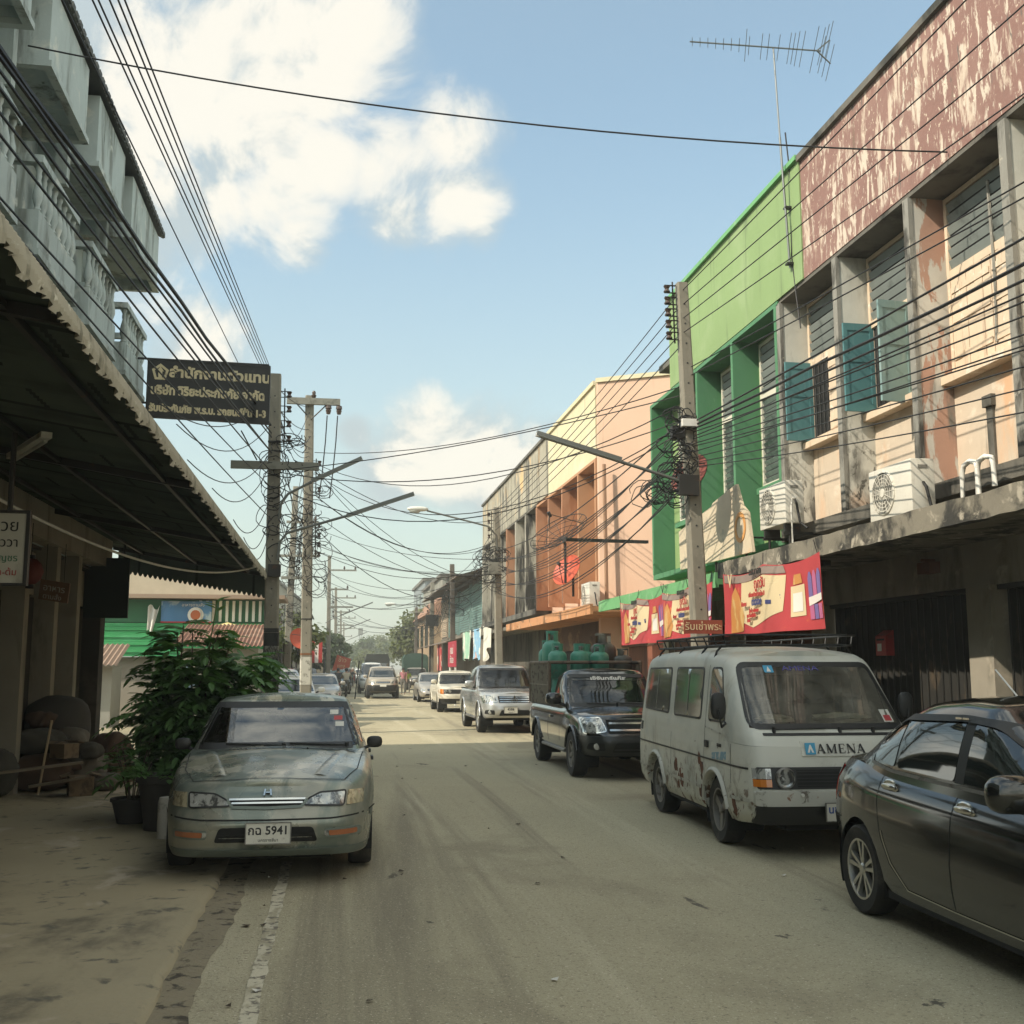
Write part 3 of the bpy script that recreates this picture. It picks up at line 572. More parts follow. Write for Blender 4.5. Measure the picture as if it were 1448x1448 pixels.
for y in (-6.0, -3.3, -.6, 2.1, 4.8, 7.5, 10.2, 12.95, 15.6, 18.25):
    y0, y1 = y - .75, y + 1.85
    y0 += .65
    if y > 18: y1 = 20.85
    b = MB(); b.box(-3.58, -3.5, y0, y1, 8.78, 9.77); b.box(-4.3, -3.58, y0, y0 + .08, 8.78, 9.77); b.box(-4.3, -3.58, y1 - .08, y1, 8.78, 9.77)
    b.box(-4.3, -3.585, y0 + .083, y1 - .083, 8.90, 9.0); bx = b.build('balcony', m_lwall, left)
    b = MB(); b.box(-3.56, -3.46, y0 - .03, y1 + .03, 8.70, 8.778); b.box(-4.3, -3.56, y0 - .03, y0 + .07, 8.70, 8.778); b.box(-4.3, -3.56, y1 - .07, y1 + .03, 8.70, 8.778); b.build('ledge', m_lwall, bx)
    b = MB(); b.box(-3.98, -3.82, y0 - .28, y0 - .12, 8.3, 9.8); b.build('post', m_lwall, left)
    y2, y3 = y - .12, y + 1.72
    if y > 18: y3 = 19.95
    b = MB(); b.box(-3.6, -3.5, y2, y3, 6.46, 6.93); b.box(-4.3, -3.6, y2, y2 + .1, 6.46, 6.93); b.box(-4.3, -3.6, y3 - .1, y3, 6.46, 6.93); b.box(-4.3, -3.605, y2 + .103, y3 - .103, 6.6, 6.7)
    lb_ = b.build('balcony', m_lwall, left)
    b = MB(); b.box(-3.58, -3.47, y2 - .03, y3 + .03, 6.38, 6.458); b.box(-4.3, -3.58, y2 - .03, y2 + .08, 6.38, 6.458); b.box(-4.3, -3.58, y3 - .08, y3 + .03, 6.38, 6.458); b.build('ledge', m_lwall, lb_)
    b = MB(); b.box(-3.62, -3.48, y2 - .02, y3 + .02, 7.50, 7.59); b.box(-4.3, -3.62, y2 - .02, y2 + .1, 7.50, 7.59); b.box(-4.3, -3.62, y3 - .1, y3 + .02, 7.50, 7.59); b.build('handrail', m_lwall, lb_)
    if y > 6:
        n = 8; prof = [(.028, 0), (.05, .03), (.03, .07), (.06, .17), (.055, .27), (.026, .40), (.035, .44), (.03, .50), (.045, .53), (.045, .57)]
        for k in range(n):
            yy = y2 + .1 + (y3 - y2 - .2) * k / (n - 1); b = MB(); b.lathe(prof, (-3.55, yy, 6.93), 'z', 8); b.build('baluster', m_lwall, lb_, smooth=50)
    b = MB(); b.box(-4.15, -3.9, y0 - .35, y0 - .1, 4.2, 8.3); b.build('column', m_lwall, left)
    for z0, z1 in ((4.7, 6.2), (7.2, 8.6)):
        b = MB(); b.box(-4.33, -4.28, y0 + .3, y1 - .4, z0, z1); b.build('window', m_louv, left)
b = MB(); b.box(-4.32, -4.05, -8, 20.82, 3.46, 4.05); b.build('shop_lintel', m_lpil, left)
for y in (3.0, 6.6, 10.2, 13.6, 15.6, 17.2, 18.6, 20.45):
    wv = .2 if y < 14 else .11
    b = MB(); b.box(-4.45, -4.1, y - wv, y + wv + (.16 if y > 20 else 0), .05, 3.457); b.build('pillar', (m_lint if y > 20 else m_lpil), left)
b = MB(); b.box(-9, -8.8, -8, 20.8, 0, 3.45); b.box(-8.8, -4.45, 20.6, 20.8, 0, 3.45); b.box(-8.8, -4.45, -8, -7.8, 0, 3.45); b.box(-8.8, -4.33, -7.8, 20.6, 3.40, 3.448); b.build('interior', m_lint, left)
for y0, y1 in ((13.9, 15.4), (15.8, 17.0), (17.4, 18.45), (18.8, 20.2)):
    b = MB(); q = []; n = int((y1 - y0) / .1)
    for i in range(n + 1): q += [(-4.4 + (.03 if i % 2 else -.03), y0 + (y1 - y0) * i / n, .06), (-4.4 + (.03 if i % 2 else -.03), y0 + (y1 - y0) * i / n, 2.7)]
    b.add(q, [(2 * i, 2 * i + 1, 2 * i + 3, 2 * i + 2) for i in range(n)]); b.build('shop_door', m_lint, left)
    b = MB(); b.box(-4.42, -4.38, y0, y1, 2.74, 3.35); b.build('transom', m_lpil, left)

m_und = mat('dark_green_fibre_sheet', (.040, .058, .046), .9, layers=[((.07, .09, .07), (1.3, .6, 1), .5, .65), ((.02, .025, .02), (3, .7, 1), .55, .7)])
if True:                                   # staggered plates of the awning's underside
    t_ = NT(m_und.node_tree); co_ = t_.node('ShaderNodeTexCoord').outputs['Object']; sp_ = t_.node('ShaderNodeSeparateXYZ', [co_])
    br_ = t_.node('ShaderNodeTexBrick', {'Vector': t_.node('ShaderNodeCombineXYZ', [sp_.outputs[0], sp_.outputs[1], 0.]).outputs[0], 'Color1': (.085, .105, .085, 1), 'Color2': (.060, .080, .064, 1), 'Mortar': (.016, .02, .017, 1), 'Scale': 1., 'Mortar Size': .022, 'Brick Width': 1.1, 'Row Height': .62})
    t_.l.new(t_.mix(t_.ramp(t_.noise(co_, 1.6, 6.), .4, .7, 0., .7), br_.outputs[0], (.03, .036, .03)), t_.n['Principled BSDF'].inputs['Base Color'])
m_fringe = mat('ragged_sheet_edge', (.36, .33, .255), .9, layers=[((.16, .15, .11), (5, 5, 2), .5, .68), ((.55, .52, .42), 9, .58, .7)])
aw = thing('long_awning', 'long sloping dark awning with a ragged pale fringe along its street edge', 'awning', (-2.8, 10, 3.5))
AX, AZ = -1.42, 3.53
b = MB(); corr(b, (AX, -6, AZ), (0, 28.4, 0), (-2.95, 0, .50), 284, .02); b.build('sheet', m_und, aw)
b = MB(); r = random.Random(11); n = 950; q = []; tip = .06
for i in range(n + 1):
    y = -6 + 28.4 * i / n; w_ = .017 if i % 2 else -.015
    if i % 6 == 0: tip = r.uniform(.02, .055) + (r.uniform(.02, .06) if r.random() < .3 else 0)
    t_ = tip * (1 - .55 * abs((i % 6) - 3) / 3) + r.uniform(-.008, .008) - (.035 if i % 6 == 0 else 0)
    q += [(AX - .34, y, AZ + .10 + w_), (AX - .16, y, AZ + .075 + w_), (AX - .03 + w_ * .5, y, AZ + .04 + w_ * .8), (AX + .03 + w_, y, AZ - .01), (AX + .045 + w_, y, AZ - .085), (AX + .04 + w_, y + r.uniform(-.004, .004), AZ - .10 - t_)]
b.add(q, [(6 * i + j, 6 * i + j + 1, 6 * i + j + 7, 6 * i + j + 6) for i in range(n) for j in range(5)])
b.build('fringe', m_fringe, aw)
b = MB()
for k in range(3): x = AX - .3 - k * 1.0; b.box(x - .02, x + .02, -6, 22.3, AZ - .075 + (.3 + k) * .17, AZ - .035 + (.3 + k) * .17)
b.build('purlin', m_steel, aw)
for y in [-5 + 5.4 * i for i in range(6)]:
    b = MB(); b.obox((-2.85, y, AZ + .19), (1.42, 0, -.24), (0, .03, 0), (0, 0, .035)); b.build('rafter', m_steel, aw)
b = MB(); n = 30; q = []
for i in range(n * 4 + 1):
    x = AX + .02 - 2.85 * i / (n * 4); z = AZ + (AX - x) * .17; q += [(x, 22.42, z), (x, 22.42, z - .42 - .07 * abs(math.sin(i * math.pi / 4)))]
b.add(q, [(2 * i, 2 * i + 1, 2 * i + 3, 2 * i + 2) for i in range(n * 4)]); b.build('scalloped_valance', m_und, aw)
for x, y, l in ((-3.2, 9.3, 'nearer'), (-2.75, 10.2, 'farther')):
    t = thing('tube_lamp', 'unlit fluorescent tube lamp under the dark awning, the %s of the two' % l, 'lamp', (x, y, 3.62), R(-62), 'tube lamps under the awning')
    b = MB(); b.box(-.62, .62, -.045, .045, 0, .05); b.build('fitting', m_white, t, world=False)
    b = MB(); b.cyl((-.6, 0, -.03), (.6, 0, -.03), .016, n=8); b.build('tube', mat('milky_tube', (.55, .56, .5), .3), t, world=False)
b = MB(); pts = []
for i in range(40):
    s = i / 39; pts.append((-3.0 + 1.6 * s, 7.5 + 13.0 * s, 3.25 + .28 * s - 3.1 * s * (1 - s) * .58 + .0))
tag(MB().tube(pts, .014, 6).build('hanging_white_cable', mat('white_cable', (.55, .55, .50), .6)), 'pale cable sagging in one long curve under the dark awning', 'cable')

# hanging shop things under the awning
m_signw = mat('dim_sign_white', (.42, .40, .33), .6, layers=[((.25, .24, .19), 4, .55, .75)])
m_ink = mat('black_sign_ink', (.015, .015, .015), .6, var=0); m_inkg = mat('green_sign_ink', (.03, .13, .06), .6, var=0); m_inkr = mat('red_sign_ink', (.30, .03, .03), .6, var=0)
sg = thing('hanging_sign', 'white shop sign in dark frame with black and green Thai writing under the awning', 'sign', (-2.83, 9.0, 2.32))
b = MB(); b.box(-.43, .43, -.02, .02, .02, .56); b.build('panel', m_signw, sg, world=False)
b = MB(); b.box(-.46, .46, -.03, .03, 0, .018); b.box(-.46, .46, -.03, .03, .562, .585); b.box(-.46, -.432, -.03, .03, .019, .561); b.box(.432, .46, -.03, .03, .019, .561); b.build('frame', m_steel, sg, world=False)
b = MB(); b.cyl((.3, 0, .585), (.3, 0, 1.2), .022, n=6); b.cyl((-.3, 0, .585), (-.3, 0, 1.2), .022, n=6); b.build('hanger', m_steel, sg, world=False)
for s, z, h, m in (('อาหารร่วย', .46, .13, m_ink), ('ก๋วยเตี๋ยววา', .33, .10, m_ink), ('ส้มตำไก่ทอดกุญชร', .21, .075, m_inkg), ('ลาบน้ำตกปลา-ต้ม', .10, .07, m_inkr)):
    text(s, h, (.385, -.023, z), (1, 0, 0), (0, 0, 1), m, parent=sg, align='RIGHT', world=False)
m_lant = mat('dull_red_lantern_paper', (.14, .025, .015), .7, layers=[((.22, .10, .04), 6, .6, .72)])
ln = thing('red_lantern', 'dull red paper lantern hanging by the dim shop front under the awning', 'lantern', (-3.92, 15.0, 2.75))
b = MB(); b.lathe([(0, .0), (.07, .01), (.13, .07), (.165, .17), (.13, .27), (.07, .33), (0, .34)], (0, 0, 0), 'z', 14); b.build('globe', m_lant, ln, smooth=60, world=False)
b = MB(); b.cyl((0, 0, -.05), (0, 0, 0), .05, n=8); b.cyl((0, 0, .34), (0, 0, .38), .05, n=8); b.cyl((0, 0, .38), (0, 0, .8), .006, n=4); b.build('cord', m_black, ln, world=False)
ws = thing('wooden_sign', 'small carved wooden sign with pale Thai letters hanging near the lantern', 'sign', (-3.66, 15.2, 2.55), R(-8))
b = MB(); b.obox((0, 0, .13), (.19, 0, -.03), (0, .015, 0), (.01, 0, .13)); b.build('board', mat('old_wood', (.16, .085, .045), .8, layers=[((.07, .04, .02), (6, 6, 2), .5, .7)]), ws, world=False)
b = MB(); b.cyl((-.12, 0, .27), (-.12, 0, .75), .005, n=4); b.cyl((.12, 0, .25), (.12, 0, .75), .005, n=4); b.build('cord', m_black, ws, world=False)
text('อาหาร', .12, (0, -.022, .16), (1, 0, -.16), (.08, 0, 1), m_signw, parent=ws, world=False); text('ตามสั่ง', .09, (-.02, -.022, .05), (1, 0, -.16), (.08, 0, 1), m_signw, parent=ws, world=False)
dk = thing('black_board_sign', 'plain black green hanging board at the far end of the dark shop front', 'sign', (-4.05, 20.35, 2.55))
b = MB(); b.box(-.42, .40, -.03, .03, 0, 1.06); b.build('board', mat('black_green_board', (.012, .018, .014), .6, var=.05), dk, world=False)
b = MB(); b.cyl((-.3, 0, 1.06), (-.3, 0, 1.3), .02, n=6); b.cyl((.3, 0, 1.06), (.3, 0, 1.3), .02, n=6); b.build('hanger', m_steel, dk, world=False)

# heap of sacks and boxes by the shop front
m_sack = [mat('brown_sack_cloth', (.075, .045, .028), .95, bump=(25, .8)), mat('grey_sack_cloth', (.07, .065, .052), .95, bump=(25, .8)), mat('pale_sack_plastic', (.13, .115, .09), .8, bump=(18, .8)), mat('dark_tarp', (.05, .045, .038), .85, bump=(14, .8))]
def sack(loc, rx, ry, rz, k, label, rot=0., sq=.75):
    t = thing('sack', label, 'sack', loc, rot, 'sacks heaped by the shop front'); r0 = rnd.random()
    b = MB(); b.blob((0, 0, rz), rx * .86, ry * .86, rz, 30, 20, .006, sq); b.v = [(x * f_, y * f_, z * (.8 + .2 * f_)) for x, y, z in b.v for f_ in [1 + .14 * math.sin(9 * x + 6 * z + 5 * r0) * math.sin(8 * y + 7 * z + 3 * r0) + .07 * math.sin(23 * x + 19 * y + 15 * z) + .03 * math.sin(47 * x - 39 * y + 35 * z)]]; b.build('bag', m_sack[k], t, smooth=80, world=False)
    b = MB(); b.blob((rx * .8, 0, rz * 1.25), rx * .28, ry * .22, rz * .3, 8, 5, .2); b.build('tied_neck', m_sack[k], t, smooth=80, world=False)
sack((-3.9, 16.0, .055), .48, .42, .24, 0, 'broad brown sack at the foot of the heap, by the shop front')
sack((-3.45, 16.4, .055), .36, .34, .27, 2, 'pale bulging sack at the street end of the heap', .6)
sack((-4.0, 16.2, .52), .42, .40, .17, 1, 'flat grey sack lying across the broad brown sack', .2)
sack((-3.62, 16.5, .58), .26, .26, .14, 2, 'small crumpled pale bag on top of the pale bulging sack', 1.3)
sack((-4.3, 15.3, .055), .36, .34, .30, 1, 'grey sack at the near end of the heap beside the white tub', 2.)
sack((-3.3, 17.6, .055), .34, .30, .33, 0, 'brown sack standing behind the pale bulging sack', 2.6)
t = thing('domed_cover', 'dark domed tarpaulin cover topping the heap by the shop front', 'cover', (-3.95, 17.0, .45))
b = MB(); b.blob((0, 0, .42), .46, .46, .42, 18, 10, .03, .8); b.build('tarpaulin', m_sack[3], t, smooth=80, world=False)
b = MB(); b.box(-.36, .36, -.34, .34, -.39, .1); b.build('crate', mat('old_crate_wood', (.12, .075, .04), .85), t, world=False)
t = thing('white_tub', 'white plastic tub full of cloths at the near end of the heap', 'tub', (-4.3, 14.5, .055))
b = MB(); b.lathe([(.20, 0), (.27, .30), (.29, .31), (.29, .33), (.255, .33), (.19, .02), (0, .02)], (0, 0, 0), 'z', 20); b.build('bucket', m_signw, t, smooth=40, world=False)
b = MB(); b.blob((0, 0, .32), .2, .2, .12, 12, 7, .2); b.build('cloth_bundle', m_sack[2], t, smooth=80, world=False)
t = tag(MB().cyl((-3.78, 15.45, .055), (-3.70, 15.62, 1.0), .016, n=6).build('wooden_stick', mat('pale_stick', (.36, .27, .16), .8)), 'thin pale stick leaning against the heap of sacks', 'stick')

m_card = mat('old_cardboard', (.17, .12, .07), .9, layers=[((.08, .06, .04), 6, .5, .65)])
for x, y, z, s, a, lab in ((-3.25, 15.4, .055, .30, .3, 'battered cardboard box on the pavement in front of the heap'), (-3.1, 16.9, .055, .36, -.4, 'cardboard box at the far street corner of the heap'), (-3.55, 15.75, .50, .24, .9, 'small cardboard box lying on the broad brown sack')):
    t = thing('cardboard_box', lab, 'box', (x, y, z), a, 'boxes in the heap by the shop front'); b = MB(); b.box(-s / 2, s / 2, -s * .6, s * .6, 0, s * .8); b.build('carton', m_card, t, world=False, bevel=.008)
    for sg_ in (-1, 1): b = MB(); b.obox((sg_ * s * .62, 0, s * .86), (s * .2, 0, -sg_ * s * .06), (0, s * .58, 0), (.0, 0, .004)); b.build('flap', m_card, t, world=False)
for i, (x, y, a, lab) in enumerate(((-3.7, 14.9, .5, 'long pale plank lying across the front of the heap'), (-3.5, 15.2, -.25, 'short broken plank lying beside the long pale plank'))):
    t = tag(MB().obox((x, y, .44 - .2 * i), (.55 - .2 * i, .2 * a, .06), (-.02, .06, 0), (0, 0, .014)).build('plank', mat('weathered_plank', (.20, .16, .11), .9)), lab, 'plank', 'planks in the heap')
for i, (x, y, z, k, lab) in enumerate(((-3.05, 15.9, .055, 2, 'small pale plastic bag on the pavement near the cardboard boxes'), (-3.3, 16.1, .45, 1, 'grey plastic bag resting on the pale bulging sack'), (-4.05, 16.5, .85, 0, 'brown rag bundle at the foot of the domed cover'))):
    t = thing('rag_bundle', lab, 'bundle', (x, y, z), i * 1.3, 'rag and bag bundles in the heap'); b = MB(); b.blob((0, 0, .13), .2, .16, .13, 26, 16, .0, .8); b.v = [(x_ * f_, y_ * f_, z_ * (.8 + .3 * (f_ - .7))) for x_, y_, z_ in b.v for f_ in [1 + .16 * math.sin(17 * x_ + 9 * z_ + i) * math.sin(15 * y_ + 12 * z_) + .10 * math.sin(41 * x_ + 33 * y_ + 27 * z_)]]; b.build('cloth', m_sack[k], t, smooth=80, world=False)

# ------------------------------------------------------------------ black and gold sign board
m_sb = mat('black_sign_board', (.018, .017, .015), .55, layers=[((.05, .048, .042), 3, .58, .75)])
m_gold = mat('faded_gold_letter', (.62, .53, .32), .6, layers=[((.25, .2, .12), 9, .56, .7)])
sb = thing('sign_board', 'black hanging sign board with gold Thai insurance lettering beside the first left pole', 'sign board', (-2.31, 19.5, 5.95))
TL = R(-1.6); ux, uz = Vector((math.cos(TL), 0, math.sin(TL))), Vector((0, 0, 1))
def sbp(u, v, d=0.): return Vector((0, -d, 0)) + ux * u + uz * (v + .04)
b = MB(); b.obox(sbp(0, .5), ux * 1.03, (0, .03, 0), uz * .5); b.build('board', m_sb, sb, world=False)
b = MB(); b.obox(sbp(0, 1.015), ux * 1.05, (0, .04, 0), uz * .014); b.obox(sbp(0, -.015), ux * 1.05, (0, .04, 0), uz * .014); b.obox(sbp(-1.04, .5), ux * .012, (0, .04, 0), uz * .5); b.obox(sbp(1.04, .5), ux * .012, (0, .04, 0), uz * .5); b.build('frame', m_steel, sb, world=False)
for s, h, u, v, x in (('สำนักงานตัวแทน', .245, .19, .79, 1.07), ('บริษัท วิริยะประกันภัย จำกัด', .215, -.01, .46, .84), ('รับประกันภัย พ.ร.บ. รถยนต์ชั้น 1-3', .17, .0, .14, .86)):
    text(s, h, sbp(u, v, .031), ux, uz, m_gold, parent=sb, world=False, bold=.010, sx=x)
b = MB(); c = (-.83, .78)
pent = [(c[0] + .15 * math.cos(a), c[1] + .16 * math.sin(a)) for a in [R(90 + 72 * k) for k in range(5)]]
pen2 = [(c[0] + .10 * math.cos(a), c[1] + .11 * math.sin(a)) for a in [R(90 + 72 * k) for k in range(5)]]
vs = [sbp(u, v, d) for d in (.031, .036) for u, v in pent + pen2]
b.add(vs, [(i, (i + 1) % 5, 5 + (i + 1) % 5, 5 + i) for i in range(5)] + [(10 + i, 10 + (i + 1) % 5, 15 + (i + 1) % 5, 15 + i) for i in range(5)])
b.prism([(c[0] - .03, c[1] - .09), (c[0] + .03, c[1] - .09), (c[0] + .035, c[1] + .02), (c[0] + .06, c[1] + .02), (c[0], c[1] + .11), (c[0] - .06, c[1] + .02), (c[0] - .035, c[1] + .02)], lambda u, v: sbp(u, v, .0305), lambda u, v: sbp(u, v, .036))
b.build('emblem', m_gold, sb, world=False)
b = MB(); b.cyl((-1.9, 0, 1.1), (1.02, 0, 1.06), .02, n=6); b.cyl((-1.6, 0, .3), (-1.0, 0, .3), .02, n=6); b.build('hanging_rail', m_steel, sb, world=False)

# ------------------------------------------------------------------ market and low roofs in the gap on the left
m_mgr = mat('market_green_sheet', (.045, .33, .11), .6, layers=[((.09, .40, .17), (1, 1, 2), .5, .7)], var=.08)
mk = thing('green_market_hall', 'green sheet clad market hall with a row of posters under its eave', 'market hall', (-5, 36, 0))
b = MB()
for i in range(9): b.box(-11, -1.9, 35.0 - .03 * (i % 2), 36, 2.02 + i * .112, 2.125 + i * .112)
b.build('cladding', m_mgr, mk)
b = MB(); b.box(-11, -1.9, 35.2, 36, 3.05, 3.75); b.build('upper_panel', mat('dark_green_panel', (.035, .16, .07), .6), mk)
b = MB()
for i in range(12): b.box(-4.2 + i * .2, -4.12 + i * .2, 35.1, 35.19, 3.08, 3.72)
b.build('railing', m_white, mk)
b = MB(); b.box(-11, -1.9, 35.3, 36, .05, 2.0); b.build('wall', mat('market_dim_wall', (.30, .27, .22), .9), mk)
b = MB(); b.box(-11, -1.9, 35.4, 36, 3.89, 4.75); b.build('gable_board', mat('beige_board', (.46, .40, .30), .85), mk)
b = MB(); b.box(-11.3, -1.6, 34.6, 37, 3.76, 3.88); b.build('roof', mat('market_roof', (.30, .22, .16), .8), mk)
po = thing('food_poster', 'blue poster with a red plate of food under the green market eave', 'poster', (-4.55, 35.0, 3.05))
b = MB(); b.grid(lambda u, v: (-.75 + 1.5 * u, -.03 - .04 * math.sin(u * 9), .02 + .62 * v), 12, 2); b.build('sheet', mat('blue_poster_print', (.07, .20, .38), .5, layers=[((.35, .45, .5), 2.2, .55, .65)]), po, world=False)
b = MB(); b.lathe([(.0, -.10), (.22, -.10), (.24, -.085)], (.28, 0, .22), 'y', 18); b.build('plate', m_white, po, world=False)
b = MB(); b.lathe([(.0, -.115), (.15, -.112)], (.28, 0, .22), 'y', 14); b.build('food', mat('red_food_print', (.45, .12, .04), .5), po, world=False)
b = MB(); b.box(-.75, .75, -.085, -.08, -.02, .02); b.build('red_edge', m_red, po, world=False)
text('อาหารตามสั่ง', .13, (.2, -.09, .52), (1, 0, 0), (0, 0, 1), m_white, parent=po, world=False)
t = thing('hanging_cloth', 'crumpled pale cloth hanging at the left end of the blue poster', 'cloth', (-5.5, 34.9, 2.85))
b = MB(); b.grid(lambda u, v: (-.18 + .36 * u * (.5 + .5 * v), -.06 * math.sin(u * 14), -.1 + .75 * v + .08 * math.sin(u * 7)), 10, 6); b.build('fabric', m_white, t, smooth=80, world=False)
m_terra = mat('rust_red_tin', (.22, .11, .07), .75, layers=[((.30, .20, .14), (1.5, 1.5, 3), .52, .66), ((.14, .07, .045), 3, .58, .7)])
def lean(name, label, x0, x1, y0, y1, zf, zb, m, n, wall=None):
    t = thing(name, label, 'shed', ((x0 + x1) / 2, y0, 0)); b = MB(); corr(b, (x0, y0, zf), (x1 - x0, 0, 0), (0, y1 - y0, zb - zf), n, .025); b.build('roof', m, t)
    b = MB(); b.box(x0 + .2, x1 - .2, y0 + .5, y1, .04, zf - .05); b.build('wall', wall or m_lpil, t); return t
lean('tin_shed', 'low shed with a rust red tin roof in front of the green market hall', -4.35, -1.9, 30.5, 33.8, 2.25, 2.95, m_terra, 22, mat('pale_shed_wall', (.30, .29, .24), .85, layers=[((.2, .3, .38), (1.2, 1, 1), .62, .66)]))
lean('tile_shed', 'small shed with a brown ribbed roof seen left of the bush', -8.4, -5.9, 31.6, 33.5, 1.75, 2.35, mat('brown_ribbed_roof', (.25, .17, .12), .8), 18, mat('white_shed_wall', (.30, .29, .25), .8))
um = thing('market_parasol', 'yellow market parasol peeking over the rust red tin roof', 'parasol', (-3.25, 34.3, 0.05))
b = MB(); b.lathe([(0, 2.98), (.5, 2.84), (.85, 2.66), (.85, 2.62)], (0, 0, 0), 'z', 8); b.build('canopy', mat('yellow_canvas', (.62, .50, .22), .8), um, world=False); b = MB(); b.cyl((0, 0, 0), (0, 0, 2.95), .025, n=6); b.build('pole', m_steel, um, world=False)
m_slate = mat('dark_slate_sheet', (.10, .105, .095), .85, layers=[((.2, .19, .16), 2, .55, .7)])
gh = thing('dark_gable_house', 'dark two storey house with a slanting roof behind the left poles', 'house', (-4, 66, 0))
b = MB(); b.prism([(-7, .0), (-1.9, 0), (-1.9, 5.2), (-4.2, 7.1), (-7, 7.1)], lambda x, z: (x, 62, z), lambda x, z: (x, 80, z)); b.build('wall', mat('grey_green_wall', (.20, .21, .18), .9), gh)
b = MB(); b.prism([(-1.6, 5.0), (-1.6, 5.12), (-4.2, 7.25), (-7.2, 7.25), (-7.2, 7.13), (-4.25, 7.13)], lambda x, z: (x, 61.7, z), lambda x, z: (x, 80.3, z)); b.build('roof', m_slate, gh)
for x in (-3.6, -5.6): b = MB(); b.box(x - .5, x + .5, 61.95, 61.998, 3.4, 4.8); b.build('window', m_glass, gh)
for i, (y0, y1, z, m, lab) in enumerate(((42, 52, 2.7, m_slate, 'first low shop on the left with a grey sheet awning below the red dish'), (53, 61, 2.9, m_tin, 'low shop on the left with a rusty awning and a striped curtain'), (82, 100, 3.0, m_slate, 'low shop with a grey awning past the dark gable house'), (102, 125, 3.1, m_terra, 'farthest low shop on the left with a reddish awning'))):
    t = thing('roadside_shop', lab, 'shop', (-3.4 + bend(y0), y0, 0)); xb = bend((y0 + y1) / 2)
    b = MB(); b.box(-7 + xb, -3.0 + xb, y0, y1, .02, z + .6); b.build('wall', m_lpil if i % 2 else mat('dim_green_wall', (.16, .17, .13), .9), t)
    b = MB(); corr(b, (-1.9 + xb, y0, z), (0, y1 - y0, 0), (-2.4, 0, .75), int((y1 - y0) * 3)); b.build('awning', m, t)
    b = MB(); b.box(-3.02 + xb, -2.97 + xb, y0 + .6, y1 - .6, .3, z - .2); b.build('shopfront', m_lint, t)
    for y in (y0 + .3, y1 - .3): b = MB(); b.cyl((-2.0 + xb, y, .02), (-2.0 + xb, y, z), .04, n=6); b.build('post', m_steel, t)

